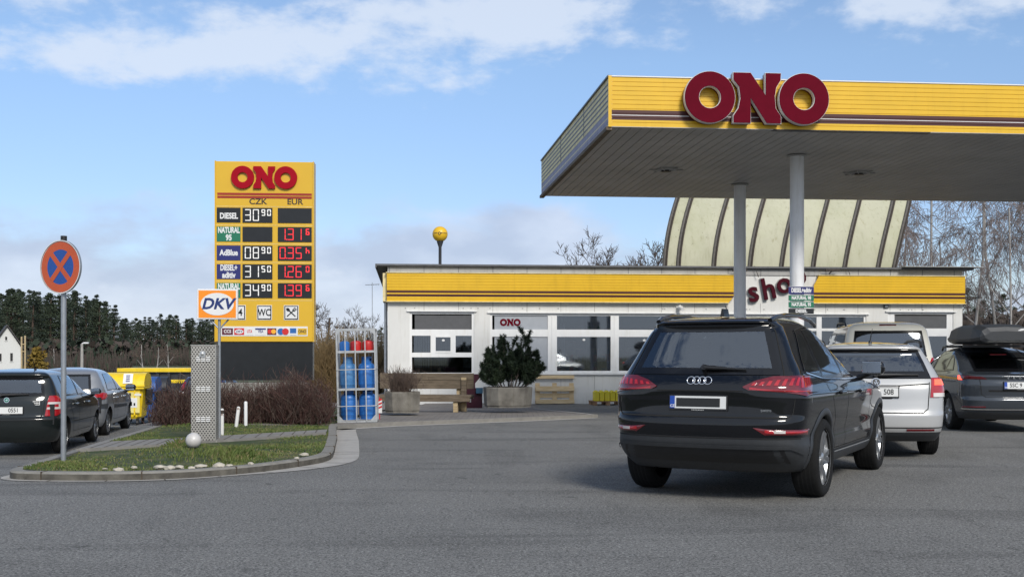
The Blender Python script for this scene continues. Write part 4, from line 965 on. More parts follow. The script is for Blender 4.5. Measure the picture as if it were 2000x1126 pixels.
mb = MB(); mb.box(-bl, 0, -.40, .0, h_(780) + .05, h_(780) + .10, 0, None, .008); mb.box(-bl, -.02, -.42, -.37, h_(784), h_(775), 0, None, .006); mb.box(-bl, 0, .0, .05, h_(779), h_(771), 0); mb.build('seat', M['wood'], bn)
for x in (-.40, -1.75):
    mb = MB(); mb.box(x, x + .115, .056, .15, -.03, h_(737), 0, None, .006); mb.box(x + .01, x + .10, -.36, .05, h_(788), h_(782), 0); mb.box(x, x + .10, -.38, -.28, -.03, h_(781), 0, None, .006); mb.build('leg', M['wood_light'], bn)
for x in (-.275,):
    mb = MB(); mb.box(x, x + .12, -.055, -.005, -.03, h_(737), 0, None, .008); mb.box(x + .001, x + .119, -.0565, -.05, h_(742), h_(737.2), 1); mb.box(x + .001, x + .119, -.0565, -.05, -.02, h_(787), 1); mb.build('leg', [M['wood'], M['wood_light']], bn)
p = at(922, 796, 26.6); bk2 = 26.6 / FPX; zb0 = EYE + (HOR - 796.5) * bk2
bd = thing('burgundy_board', 'dark burgundy cabinet with white arrow and blue box beside the bench', 'cabinet', (p.x, 26.6, zb0), R(3))
hz = lambda py: (796.5 - py) * bk2; xz = lambda px: (px - 922) * bk2
mb = MB(); mb.box(xz(905), xz(942), 0, .12, 0, hz(730), 0, None, .006); mb.box(xz(917), xz(920), -.01, 0, hz(785), hz(777), 1); mb.build('panel', [M['burgundy'], M['galv']], bd)
mb = MB(); mb.prism([(xz(928), hz(757)), (xz(928), hz(748)), (xz(937), hz(737.5)), (xz(943), hz(745)), (xz(943), hz(757))], -.02, -.002); mb.box(xz(913), xz(918), -.015, 0, hz(755), hz(750)); mb.build('arrow', M['white'], bd)
mb = MB(); mb.box(xz(929.5), xz(943), -.10, -.002, hz(767.5), hz(756.5), 0, None, .006); mb.build('letter_box', M['blue_box'], bd)
# standing pallet
a = B.loc(1046, 787, -.12); b = B.loc(1121, 733, -.05); x0, x1, z0, z1 = a[0], b[0], a[1] - .02, b[1]
def on_wall(x, l=0.0): return Vector((B.o.x + B.c * x - B.s * l, B.o.y + B.s * x + B.c * l))
c2 = on_wall((x0 + x1) / 2, -.02); pal = thing('standing_pallet', 'pale wooden pallet standing on edge against the white wall', 'pallet', (c2.x, c2.y, z0), B.a)
pal.rotation_euler = (R(-6), 0, B.a); w2 = (x1 - x0) / 2; hh = z1 - z0
mb = MB()
for z, hgt in ((0, .10), (hh * .44, .145), (hh - .10, .10)): mb.box(-w2, w2, -.165, -.143, z, z + hgt, 0)
mb.build('bottom_boards', M['pallet'], pal)
mb = MB()
for x in (-w2, -.07, w2 - .14): mb.box(x, x + .14, -.045, -.023, 0, hh, 0)
for k in range(5): mb.box(-w2, w2, -.022, 0, k * hh / 4.55, k * hh / 4.55 + .125, 0)
mb.build('deck_boards', M['pallet'], pal)
for x in (-w2, -.07, w2 - .10):
    for z in (0.002, hh * .44, hh - .098): mb = MB(); mb.box(x + .002, x + .09, -.142, -.046, z, z + .095, 0); mb.build('block', M['pallet_dark'], pal)
a = B.loc(1157, 785, -.9); b = B.loc(1215, 778, -.1)
c2 = on_wall(a[0] + .42, -.75); z0 = gz(c2.x, c2.y); lp = thing('flat_pallet', 'low dark wooden pallet lying by the shop wall under yellow cans', 'pallet', (c2.x, c2.y, z0), B.a)
mb = MB()
for k in range(5): mb.box(-.45, .45, -.4 + k * .17, -.28 + k * .17, .10, .122, 0)
mb.build('deck_boards', M['pallet_dark'], lp)
for x in (-.44, -.06, .32):
    for y in (-.395, -.02, .29): mb = MB(); mb.box(x, x + .12, y, y + .10, .001, .0995, 0); mb.build('block', M['pallet_dark'], lp)
M['can'] = mat('yellow_liquid_can', (.68, .56, .03), .25, var=.12)
can0 = None; Qp = lp.matrix_basis if False else Matrix.Translation((c2.x, c2.y, z0)) @ Matrix.Rotation(B.a, 4, 'Z')
for j in range(2):
    for i in range(5):
        if can0 is None:
            can0 = thing('screenwash_can', 'yellow plastic can in two rows on the low pallet by the wall', 'can', (0, 0, 0), B.a, 'yellow cans on the low pallet')
            mb = MB(); mb.box(-.072, .072, -.06, .06, 0, .27, 0, None, .014); mb.box(-.06, .06, -.062, -.058, .06, .19, 0)
            mb.lathe([(.07, .268), (.03, .30), (.022, .31)], 12); mb.build('body', M['can'], can0); mb = MB(); mb.cyl((0, 0, .305), (0, 0, .335), .024); mb.build('cap', M['white'], can0); o = can0
        else: o = copy_tree(can0)
        o.location = Qp @ Vector((-.32 + i * .158, -.25 + j * .2, .1225))
# yellow ball lamp behind the roof and TV aerial
Y = 37.0; p = at(859.5, 457, Y); k = Y / FPX
lm = thing('ball_lamp', 'yellow globe lamp on a slim pole behind the flat roof', 'lamp', (p.x, Y, 0))
r_ = 15 * k; mb = MB(); mb.lathe([(r_ * math.sin(max(.001, t * math.pi / 16)), r_ * -math.cos(t * math.pi / 16)) for t in range(17)], 28, 0)
for a0 in range(-50, 60, 12):
    if abs(a0) < 8: continue
    t = R(a0 - 90); q = [(r_ * 1.006 * math.cos(t + d) * math.cos(e), r_ * 1.006 * math.sin(t + d) * math.cos(e), r_ * 1.006 * math.sin(e)) for d, e in ((0, -.02), (.13, -.02), (.13, .13), (0, .13))]; mb.add(q, [(0, 1, 2, 3)], 1)
mb.ring(0, 0, .03, .05, -r_ - .004, -r_ * .97, 16, 1)
mb.build('globe', [M['yellow'], M['soot']], lm, (0, 0, p.z)); mb = MB(); mb.lathe([(.05, 0), (.05, p.z - r_ - .18), (.10, p.z - r_ - .03), (.12, p.z - r_ + .06)], 16); mb.build('pole', M['navy'] if False else M['bin_black'], lm)
p = at(727, 556, 46); mb = MB(); mb.cyl((p.x, 46, -.3), (p.x, 46, p.z + .1), .012); mb.cyl((p.x - .28, 46, p.z), (p.x + .3, 46, p.z + .03), .012)
for k in range(6): mb.cyl((p.x - .25 + k * .1, 45.8, p.z), (p.x - .25 + k * .1, 46.2, p.z), .007)
tag(mb.build('roof_aerial', M['grey_metal']), 'thin television aerial beyond the left corner of the shop roof', 'aerial')

# ------------------------------------------------------------------ recycling bins, barrier, far house, street lamp
def big_bin(m_, label, loc, rz, stickers=False, sc_=1.0):
    o = thing('recycling_bin', label, 'recycling bin', loc, rz, 'recycling bins beside the car park'); o.scale = (sc_,) * 3
    mb = MB(); V = []
    for s_, z in ((.82, .20), (.90, .26), (1.0, 1.0), (1.02, 1.03)):
        hw, hd = .66 * s_, .52 * s_; V += [(-hw + .08, -hd, z), (hw - .08, -hd, z), (hw, -hd + .08, z), (hw, hd - .08, z), (hw - .08, hd, z), (-hw + .08, hd, z), (-hw, hd - .08, z), (-hw, -hd + .08, z)]
    n = 8; mb.add(V, [(i * n + j, i * n + (j + 1) % n, (i + 1) * n + (j + 1) % n, (i + 1) * n + j) for i in range(3) for j in range(n)]); mb.add(V[:8], [tuple(range(8))[::-1]])
    for x in (-.45, -.15, .15, .45): mb.box(x - .02, x + .02, -.535, -.46, .3, .98, 0)
    mb.box(-.70, .70, -.58, .56, .98, 1.04, 0, None, .012); mb.build('body', M[m_], o)
    mb = MB(); n = 12; V = []
    for x in (-.70, .70):
        for k in range(n + 1):
            t = math.pi * k / n; V.append((x, -.56 * math.cos(t) * (1 if k <= n else 1), 1.05 + .36 * math.sin(t) ** .8))
    m1 = n + 1; mb.add(V, [(k, k + 1, m1 + k + 1, m1 + k) for k in range(n)], 0, True); mb.add(V, [tuple(range(m1)), tuple(range(m1, 2 * m1))[::-1], (0, m1, 2 * m1 - 1, n)], 0)
    mb.box(-.72, .72, -.60, -.54, 1.045, 1.085, 0)
    mb.build('lid', M[m_], o)
    if stickers:
        mb = MB(); mb.box(-.30, .58, -.532, -.528, .36, .9, 0); mb.build('label_panel', M['bin_label'], o)
        mb = MB(); mb.box(.0, .36, -.54, -.533, .80, .88, 0); mb.text('PLASTY', .075, .18, .84, -.54, 1, None, .004, .02); mb.box(.22, .52, -.54, -.533, .50, .75, 1)
        for q in range(3): mb.box(.27 + q * .08, .31 + q * .08, -.545, -.54, .55, .68 - q * .03, 0)
        mb.box(.45, .62, -.54, -.533, .81, .86, 1); mb.build('sticker', [M['display'], M['white']], o)
        mb = MB(); Q = Matrix.Translation((.28, -.50, 1.24)) @ Matrix.Rotation(R(-28), 4, 'X'); mb.box(-.12, .12, -.012, -.0, -.13, .16, 0, Q); 
        for q in range(4): mb.box(-.05, .05, -.014, -.012, -.08 + q * .055, -.05 + q * .055, 1, Q)
        mb.build('lid_sticker', [M['white'], M['navy']], o)
    mb = MB(); mb.box(.665, .80, -.14, .14, .66, .98, 0, None, .02); mb.cyl((.66, 0, .6), (.80, 0, .6), .05, n=12); mb.build('lifting_arm', M['black'], o)
    for x in (-.5, .5):
        for y in (-.38, .38):
            mb = MB(); mb.cyl((x - .025, y, .09), (x + .025, y, .09), .09, n=16); mb.box(x - .035, x + .035, y - .03, y + .03, .09, .22); mb.build('caster', M['black'], o)
    return o
yb1 = big_bin('bin_yellow', 'large yellow wheeled bin with stickers behind the silver hatchback', (at(236, 700, 30).x, 30, gz(-10.4, 30)), R(8), True)
big_bin('bin_blue', 'blue wheeled bin with rounded lid, half hidden by the bare hedge', (at(262, 700, 33.3).x, 33.3, gz(-10.5, 33.3)), R(8), sc_=1.0)
big_bin('bin_black', 'charcoal wheeled bin behind the bare hedge, right of the blue bin', (at(284, 700, 34.8).x, 34.8, gz(-10.5, 34.8) + .02), R(8), sc_=1.0)
# yellow steel barrier rails beyond the bins
Y = 40; a = at(228, 723, Y); b = at(405, 722, Y)
br = thing('yellow_skip', 'long yellow skip with a flat rim standing beyond the bins', 'skip', (a.x, Y, gz(a.x, Y)), R(2))
L = b.x - a.x; zr = a.z - gz(a.x, Y)
mb = MB(); mb.box(.1, L - .1, .12, 1.7, .15, zr - .1, 0); 
for k in range(8): mb.box(.2 + k * L / 8.2, .3 + k * L / 8.2, .04, .12, .15, zr - .1, 0)
mb.build('hull', M['bin_black'], br); mb = MB(); mb.box(0, L, 0, 1.8, zr - .06, zr + .08, 0, None, .02); mb.build('rim', M['bin_yellow'], br)
mb = MB(); mb.box(L * .62, L, -1.2, -1.1, zr - .42, zr - .30, 0, None, .02); mb.box(L * .62, L * .64, -1.18, -1.1, 0, zr - .42, 0); mb.box(L - .15, L - .05, -1.18, -1.1, 0, zr - .42, 0); mb.build('guard_rail', M['bin_yellow'], br)
# far house
Y = 105; k = Y / FPX; p = at(0, 715, Y); z0 = gz(p.x, Y)
hs = thing('far_house', 'small white gabled house at the edge of the wood', 'house', (at(14, 700, Y).x, Y, z0), R(26))
zx = lambda px: (px - 14) * k; zy = lambda py: EYE + (HOR - py) * k - z0
mb = MB(); eave = zy(678); rid = zy(637); wr = zx(39)
mb.prism([(-wr, -.5), (wr, -.5), (wr, eave), (0, rid), (-wr, eave)], 0, 7, 0); mb.build('wall', M['house_wall'], hs)
mb = MB()
for s_ in (-1, 1): mb.prism([(0, rid + .03), (s_ * (wr + .35), eave - .35), (s_ * (wr + .35), eave - .19), (0, rid + .20)], -.25, 7.2, 0)
mb.build('roof', M['house_roof'], hs)
for x0, x1, y0, y1 in ((-1, 4, 690, 705), (19.5, 24, 689, 705), (10.5, 14, 657, 664)):
    mb = MB(); mb.box(zx(x0), zx(x1), -.04, -.002, zy(y1), zy(y0), 0); mb.box(zx(x0) - .05, zx(x1) + .05, -.06, -.002, zy(y1) - .08, zy(y1), 1); mb.build('window', [M['black'], M['house_wall']], hs)
Y = 70; p = at(160, 720, Y); k = Y / FPX; sl = thing('street_lamp', 'slim concrete street lamp with a white head before the wood', 'street lamp', (p.x, Y, gz(p.x, Y)), 0)
z1 = EYE + (HOR - 671) * k - gz(p.x, Y); mb = MB(); mb.cyl((0, 0, 0), (0, 0, z1), .11, .08, 12); mb.build('post', M['gutter'], sl); mb = MB(); mb.tube([(0, 0, z1 - .1), (.03, 0, z1 + .02), (.18, 0, z1 + .06)], .05); mb.box(.1, .42, -.08, .08, z1 + .0, z1 + .1, 0, None, .03); mb.build('lamp_head', M['white'], sl)
Y = 90; k = Y / FPX
p = at(49, 715, Y); z_ = gz(p.x, Y); mb = MB(); mb.cyl((p.x, Y, z_), (p.x, Y, EYE + (HOR - 655) * k), .07, n=8); mb.cyl((p.x - .28, Y, z_), (p.x - .28, Y, EYE + (HOR - 657) * k), .07, n=8)
for py in (672, 686): mb.cyl((p.x - .28, Y, EYE + (HOR - py) * k), (p.x, Y, EYE + (HOR - py) * k), .05, n=6)
tag(mb.build('utility_pole', M['wood_light']), 'pale double wooden utility pole beside the yellow leafed tree', 'utility pole')
# ------------------------------------------------------------------ cars
def pchip(P):
    xs = [p[0] for p in P]; ys = [p[1] for p in P]; n = len(xs)
    h = [xs[i + 1] - xs[i] for i in range(n - 1)]; d = [(ys[i + 1] - ys[i]) / h[i] for i in range(n - 1)]
    m = [0.0] * n; m[0] = d[0]; m[-1] = d[-1]
    for i in range(1, n - 1):
        if d[i - 1] * d[i] > 0:
            w1 = 2 * h[i] + h[i - 1]; w2 = h[i] + 2 * h[i - 1]; m[i] = (w1 + w2) / (w1 / d[i - 1] + w2 / d[i])
    def f(x):
        if x <= xs[0]: return ys[0]
        if x >= xs[-1]: return ys[-1]
        i = 0
        while x > xs[i + 1]: i += 1
        t = (x - xs[i]) / h[i]; t2 = t * t; t3 = t2 * t
        return (2 * t3 - 3 * t2 + 1) * ys[i] + (t3 - 2 * t2 + t) * h[i] * m[i] + (-2 * t3 + 3 * t2) * ys[i + 1] + (t3 - t2) * h[i] * m[i + 1]
    return f
class Shell:
    """car body: stacked plan outlines; y forward from the rear axle, x right, z up"""
    def __init__(s, W, YR, YF, DR, NR=3.0, DF=.6, NF=2.6, barrel=.05, yc=1.3, half=2.3):
        s.W, s.YR, s.YF, s.DR = pchip(W), pchip(YR), pchip(YF), pchip(DR); s.z0, s.z1 = W[0][0], W[-1][0]
        s.NR, s.DF, s.NF, s.b, s.yc, s.half = NR, DF, NF, barrel, yc, half; s.cache = {}
    def B(s, y): return 1 - s.b * min(1.6, abs((y - s.yc) / s.half)) ** 2.2
    def out(s, z, n=(26, 84, 14)):
        w, yr, yf = s.W(z), s.YR(z), s.YF(z); L = yf - yr; D = min(s.DR(z), L * .45); Df = min(s.DF, L * .4); P = []
        for i in range(n[0]):
            a = i / n[0] * math.pi / 2; x = w * math.sin(a) ** (2 / s.NR); y = yr + D * (1 - math.cos(a) ** (2 / s.NR)); P.append((x, y))
        for i in range(n[1]): P.append((w, lerp(yr + D, yf - Df, i / n[1])))
        for i in range(n[2] + 1):
            a = i / n[2] * math.pi / 2; x = w * math.cos(a) ** (2 / s.NF) if i < n[2] else 0.0; P.append((x, yf - Df * (1 - math.sin(a) ** (2 / s.NF))))
        return [(x * s.B(y), y) for x, y in P]
    def side(s, y, z):
        w, yr, yf = s.W(z), s.YR(z), s.YF(z); L = yf - yr; D = min(s.DR(z), L * .45); Df = min(s.DF, L * .4)
        if y < yr + D: q = max(0, min(1, 1 - (y - yr) / D)); x = w * max(0, 1 - q ** s.NR) ** (1 / s.NR)
        elif y > yf - Df: q = max(0, min(1, 1 - (yf - y) / Df)); x = w * max(0, 1 - q ** s.NF) ** (1 / s.NF)
        else: x = w
        return x * s.B(y)
    def arc(s, a, z, front=False):
        key = (round(z, 3), front)
        if key not in s.cache:
            P = s.out(z, (60, 40, 40));
            if front: P = P[::-1]
            L = [0]
            for i in range(1, len(P)): L.append(L[-1] + math.hypot(P[i][0] - P[i - 1][0], P[i][1] - P[i - 1][1]))
            s.cache[key] = (P, L)
        P, L = s.cache[key]; t = abs(a); i = 0
        while i < len(L) - 2 and L[i + 1] < t: i += 1
        u = min(1, (t - L[i]) / max(1e-9, L[i + 1] - L[i])); x = lerp(P[i][0], P[i + 1][0], u); y = lerp(P[i][1], P[i + 1][1], u)
        return Vector((math.copysign(x, a), y, z))
    def point(s, kind, a, b, off=0.0):
        if kind == 'rear': f = lambda a, b: s.arc(a, b)
        elif kind == 'front': f = lambda a, b: s.arc(a, b, True)
        else:
            sg = 1 if kind == 'right' else -1; f = lambda a, b: Vector((sg * s.side(a, b), a, b))
        p = f(a, b); e = .012
        if off == 0: return p
        n = (f(a + e, b) - f(a - e, b)).cross(f(a, b + e) - f(a, b - e))
        if n.length < 1e-9: return p
        n.normalize()
        ref = Vector((p.x, p.y - s.yc, 0)) if kind in ('rear', 'front') else Vector((p.x, 0, 0))
        if kind == 'rear': ref = Vector((p.x * .5, -1, 0.2))
        if kind == 'front': ref = Vector((p.x * .5, 1, 0.2))
        if n.dot(ref) < 0: n = -n
        return p + n * off
def in_poly(P, x, y, er=0.0):
    c = False; j = len(P) - 1; dm = 1e9
    for i in range(len(P)):
        (x0, y0), (x1, y1) = P[i], P[j]
        if (y0 > y) != (y1 > y) and x < (x1 - x0) * (y - y0) / (y1 - y0) + x0: c = not c
        dx_, dy_ = x1 - x0, y1 - y0; L = dx_ * dx_ + dy_ * dy_; t = max(0, min(1, ((x - x0) * dx_ + (y - y0) * dy_) / L)) if L else 0
        dm = min(dm, math.hypot(x - x0 - t * dx_, y - y0 - t * dy_)); j = i
    return c and dm > er
def patch(mb, sh, kind, P, off, m=0, border=0.0, mb_m=1, nx=10, ny=8, skirt=.02, grow=0.0):
    """grid over a polygon (a, b) on the shell, lifted by off, with edges turned in"""
    bs = sorted(set([round(p[1], 4) for p in P])); b0, b1 = bs[0], bs[-1]
    rows = [b0 + (b1 - b0) * i / ny for i in range(ny + 1)] + bs
    if border: rows += [b0 + border, b1 - border]
    rows = sorted(rows); rr = [rows[0]]
    for r in rows[1:]:
        if r - rr[-1] > .004: rr.append(r)
    rr[-1] = b1
    def rng(b):
        b = min(max(b, b0 + 1e-5), b1 - 1e-5); X = []
        for i in range(len(P)):
            (x0, y0), (x1, y1) = P[i - 1], P[i]
            if (y0 - b) * (y1 - b) <= 0 and y0 != y1: X.append(x0 + (x1 - x0) * (b - y0) / (y1 - y0))
        return min(X), max(X)
    V = []; G = []
    for b in rr:
        x0, x1 = rng(b); L = x1 - x0; row = []
        for i in range(nx + 1):
            t = i / nx
            if border and L > border * 2.5: t = 0 if i == 0 else 1 if i == nx else (border / L + (1 - 2 * border / L) * (i - 1) / (nx - 2))
            row.append(len(V)); V.append(sh.point(kind, x0 + L * t, b, off))
        G.append(row)
    flip = kind in ('left', 'front')
    nr = len(rr); Fc = []; Fb = []
    for j in range(nr - 1):
        for i in range(nx):
            f = (G[j][i], G[j][i + 1], G[j + 1][i + 1], G[j + 1][i])
            if flip: f = f[::-1]
            edge = border and (i in (0, nx - 1) or rr[j] < b0 + border - 1e-4 or rr[j + 1] > b1 - border + 1e-4)
            (Fb if edge else Fc).append(f)
    base = len(mb.v); mb.add(V, Fc, m, True)
    if Fb:
        for f in Fb: mb.f.append(tuple(i + base for i in f)); mb.m.append(mb_m); mb.sm.append(True)
    if skirt:
        loop = G[0] + [G[j][nx] for j in range(1, nr)] + G[-1][-2::-1] + [G[j][0] for j in range(nr - 2, 0, -1)]
        cen = sum((V[i] for i in loop), Vector()) / len(loop)
        inn = []
        for b_i in loop:
            q = V[b_i]; inn.append(q)
        # inner loop at off - skirt
        W_ = []
        for j, b in enumerate(rr):
            x0, x1 = rng(b)
            W_.append((x0, x1))
        def pt(j, i):
            x0, x1 = W_[j]; L = x1 - x0; t = i / nx
            if border and L > border * 2.5: t = 0 if i == 0 else 1 if i == nx else (border / L + (1 - 2 * border / L) * (i - 1) / (nx - 2))
            return sh.point(kind, x0 + L * t, rr[j], off - skirt)
        idx = [(0, i) for i in range(nx + 1)] + [(j, nx) for j in range(1, nr)] + [(nr - 1, i) for i in range(nx - 1, -1, -1)] + [(j, 0) for j in range(nr - 2, 0, -1)]
        V2 = [V[G[j][i]] for j, i in idx] + [pt(j, i) for j, i in idx]; k = len(idx)
        Fs = [(i, k + i, k + (i + 1) % k, (i + 1) % k) for i in range(k)]
        if flip: Fs = [f[::-1] for f in Fs]
        mb.add(V2, Fs, mb_m if border else m, False)
def ribbon(mb, sh, kind, pts, wd, off, m=0, sub=5):
    """thin line on the shell through (a, b) points"""
    Q = []
    for (x0, y0), (x1, y1) in zip(pts[:-1], pts[1:]):
        k = max(1, int(math.hypot(x1 - x0, y1 - y0) / .06))
        for i in range(k): Q.append((lerp(x0, x1, i / k), lerp(y0, y1, i / k)))
    Q.append(pts[-1]); V = []
    for i, p in enumerate(Q):
        a = Q[max(i - 1, 0)]; b = Q[min(i + 1, len(Q) - 1)]; dx_, dy_ = b[0] - a[0], b[1] - a[1]; L = math.hypot(dx_, dy_) or 1
        nx_, ny_ = -dy_ / L * wd / 2, dx_ / L * wd / 2
        V += [sh.point(kind, p[0] + nx_, p[1] + ny_, off), sh.point(kind, p[0] - nx_, p[1] - ny_, off)]
    F = [(2 * i, 2 * i + 1, 2 * i + 3, 2 * i + 2) for i in range(len(Q) - 1)]
    mb.add(V, F, m, True)
def mirror(P): return [(-x, y) for x, y in P]

M['tyre'] = mat('tyre_rubber', (.010, .010, .010), .85, var=.25, scale=30, bump=.3, bscale=90, spec=.25)
M['rim'] = mat('alloy_rim', (.46, .47, .48), .32, metal=.75, var=.06)
M['rim_dark'] = mat('dark_rim', (.05, .05, .055), .4, metal=.5)
M['well'] = mat('wheel_well', (.008, .008, .008), .9)
M['cladding'] = mat('car_cladding', (.030, .032, .035), .5, var=.12, scale=20)
M['lamp_red'] = mat('tail_lamp_red', (.38, .012, .018), .12, coat=1, var=.12, scale=9)
M['lamp_dark'] = mat('tail_lamp_dark_red', (.12, .004, .008), .1, coat=1, var=.1)
M['lamp_bright'] = mat('tail_lamp_segment', (.62, .05, .05), .2, coat=.6)
M['lamp_clear'] = mat('tail_lamp_clear', (.62, .58, .55), .15, coat=1, var=.1)
M['lamp_lit'] = mat('brake_lamp_lit', (.6, .05, .03), .2, emit=(1, .10, .05), estr=1.6)
M['plate'] = mat('number_plate', (.68, .68, .66), .4, var=.03)
M['plate_blue'] = mat('plate_blue', (.012, .06, .34), .4)
M['chrome'] = mat('chrome', (.72, .72, .73), .12, metal=1, var=.02)
M['mirror'] = mat('mirror_glass', (.80, .82, .84), .03, metal=1, var=.01)
M['car_in'] = mat('car_interior', (.014, .014, .016), .8, var=.3)
M['glass_car'] = glass_mat('car_glass', (.74, .80, .79), .13, .01)
M['glass_dark'] = glass_mat('dark_car_glass', (.16, .17, .175), .13, .015)
M['ink'] = mat('black_ink', (.015, .015, .015), .5)
def paint(name, col, rough=.28, metal=.0, coat=1.0, spec=.12):
    return mat(name, col, rough, metal=metal, coat=coat, var=.04, scale=1.5, spec=spec)
def wheel(parent, x, y, r, wd, rim_r, style, side, rim_m='rim'):
    """side +1 right, -1 left; tyre with rim as sub-part"""
    Q = Matrix.Translation((x, y, r)) @ Matrix.Rotation(R(90 * side), 4, 'Y'); h = wd / 2
    mb = MB(); mb.lathe([(rim_r * .98, -h * .9), (rim_r + .012, -h), (r - .035, -h), (r - .008, -h * .86), (r, -h * .6), (r, h * .6), (r - .008, h * .86), (r - .03, h), (rim_r + .02, h * 1.01), (rim_r, h * .93), (rim_r * .97, h * .6), (rim_r * .97, -h * .9)], 40, 0, Q, True, False)
    for k in (-.45, -.15, .15, .45): mb.lathe([(r + .0008, h * k - .006), (r + .0008, h * k + .006)], 40, 1, Q, True, False)
    o = mb.build('wheel', [M['tyre'], M['well']], parent)
    mb = MB(); f = h * .80
    mb.lathe([(rim_r * .995, f + .012), (rim_r * .995, f - .01), (rim_r * .93, f - .02), (rim_r * .91, f - .10)], 40, 0, Q, True, False); mb.lathe([(.001, f - .085), (rim_r * .92, f - .085)], 32, 1, Q, True, False)
    mb.lathe([(.001, f + .002), (.035, f), (.055, f - .015), (.06, f - .07)], 16, 0, Q, True, False)
    n, pair = style
    for k in range(n):
        for d in ((-.16, .16) if pair else (0,)):
            t = 2 * math.pi * k / n + .3; a0 = t + d * .35; a1 = t + d
            w0, w1 = (.016, .024) if pair else (.038, .05)
            e0 = Vector((math.cos(a0), math.sin(a0), 0)) * .045; e1 = Vector((math.cos(a1), math.sin(a1), 0)) * rim_r * .96; nn = Vector((-math.sin(t), math.cos(t), 0))
            V = [e0 - nn * w0 + Vector((0, 0, f - .008)), e0 + nn * w0 + Vector((0, 0, f - .008)), e1 + nn * w1 + Vector((0, 0, f + .002)), e1 - nn * w1 + Vector((0, 0, f + .002))]
            V2 = [v - Vector((0, 0, .045)) for v in V]
            mb.add(V + V2, [(0, 3, 2, 1), (0, 1, 5, 4), (1, 2, 6, 5), (2, 3, 7, 6), (3, 0, 4, 7)], 0, False, Q)
            mb.add(V + V2, [(1, 2, 3, 0)], 0, False, Q)
    mb.build('rim', [M[rim_m], M['rim_dark']], o)
    return o
def body_parts(root, sh, paint_m, clad_m, wheels, ra, classes, windows, arch_trim=None, clad=None, extra=None, under=.0):
    """solid body, wheel arches cut, split into parts by classes(cx, cy, cz, n) -> (name, material)"""
    zs = [sh.z0 + (sh.z1 - sh.z0) * (i / 62) for i in range(58)]
    zt = zs[-1]; zs += [zt + (sh.z1 - zt) * (1 - (1 - i / 8) ** 2) for i in range(1, 9)]
    rings = []; 
    for z in zs:
        P = sh.out(z); N = len(P) - 1
        rings.append([(x, y, z) for x, y in P] + [(-x, y, z) for x, y in P[N - 1:0:-1]])
    n = len(rings[0]); V = [p for r_ in rings for p in r_]
    F = [(i * n + j, i * n + (j + 1) % n, (i + 1) * n + (j + 1) % n, (i + 1) * n + j) for i in range(len(rings) - 1) for j in range(n)]
    def cap(base, up):
        for i in range(N):
            a, b = base + i, base + i + 1; c_, d = base + (n - i - 1) % n, base + (n - i) % n
            q = [a, b] + ([c_] if c_ != b else []) + ([d] if d != a else [])
            F.append(tuple(q) if up else tuple(q[::-1]))
    cap(0, False); cap((len(rings) - 1) * n, True)
    me = bpy.data.meshes.new('shell'); me.from_pydata(V, [], F); me.update()
    bm = bmesh.new(); bm.from_mesh(me); bmesh.ops.recalc_face_normals(bm, faces=bm.faces[:]); bm.to_mesh(me); bm.free()
    so = bpy.data.objects.new('shell', me); C.objects.link(so)
    cut = MB()
    for (wx, wy, wr) in wheels:
        for sg in (-1, 1): cut.cyl((sg * .42, wy, wr), (sg * 1.4, wy, wr), ra, n=48, smooth=False)
    co = cut.build('cut', M['well']); md = so.modifiers.new('b', 'BOOLEAN'); md.operation = 'DIFFERENCE'; md.object = co; md.solver = 'EXACT'
    dg = bpy.context.evaluated_depsgraph_get(); dg.update(); ev = so.evaluated_get(dg); em = ev.to_mesh()
    VV = [v.co.copy() for v in em.vertices]; PF = [(tuple(p.vertices), p.center.copy(), p.normal.copy(), p.area) for p in em.polygons]; ev.to_mesh_clear()
    bpy.data.objects.remove(so); bpy.data.objects.remove(co)
    nrm = [Vector() for _ in VV]; groups = {}
    for vs_, c_, nn, ar in PF:
        is_well = False
        for (wx, wy, wr) in wheels:
            d = math.hypot(c_.y - wy, c_.z - wr)
            if d < ra + .004 and abs(c_.x) < sh.side(c_.y, max(sh.z0, c_.z)) - .004: is_well = True
        if not is_well:
            for i in vs_: nrm[i] += nn * ar
            skip = False
            for kind, P in windows:
                if kind == 'rear' and nn.y < -.15 and in_poly(P, c_.x, c_.z, .018): skip = True
                if kind == 'front' and nn.y > .15 and in_poly(P, c_.x, c_.z, .018): skip = True
                if kind == 'side' and abs(nn.x) > .5 and in_poly(P, c_.y, c_.z, .018): skip = True
            if skip: continue
            key = classes(c_.x, c_.y, c_.z, nn)
        else: key = ('wheel_arch', 'well')
        groups.setdefault(key, []).append(vs_)
    made = {}
    for (name, mname), fs_ in groups.items():
        idx = {}; vv = []; ff = []
        for f in fs_:
            q = []
            for i in f:
                if i not in idx: idx[i] = len(vv); vv.append(VV[i])
                q.append(idx[i])
            ff.append(q)
        me = bpy.data.meshes.new(name); me.from_pydata([tuple(v) for v in vv], [], ff); me.materials.append(M[mname] if mname in M else paint_m)
        me.polygons.foreach_set('use_smooth', [mname != 'well'] * len(ff)); me.update()
        if mname != 'well':
            inv = {v: k for k, v in idx.items()}
            me.normals_split_custom_set_from_vertices([tuple(nrm[inv[k]].normalized()) if nrm[inv[k]].length > 0 else (0, 0, 1) for k in range(len(vv))])
        o = bpy.data.objects.new(name.split(':')[0], me); C.objects.link(o); o.parent = root; made[name] = o
    return made
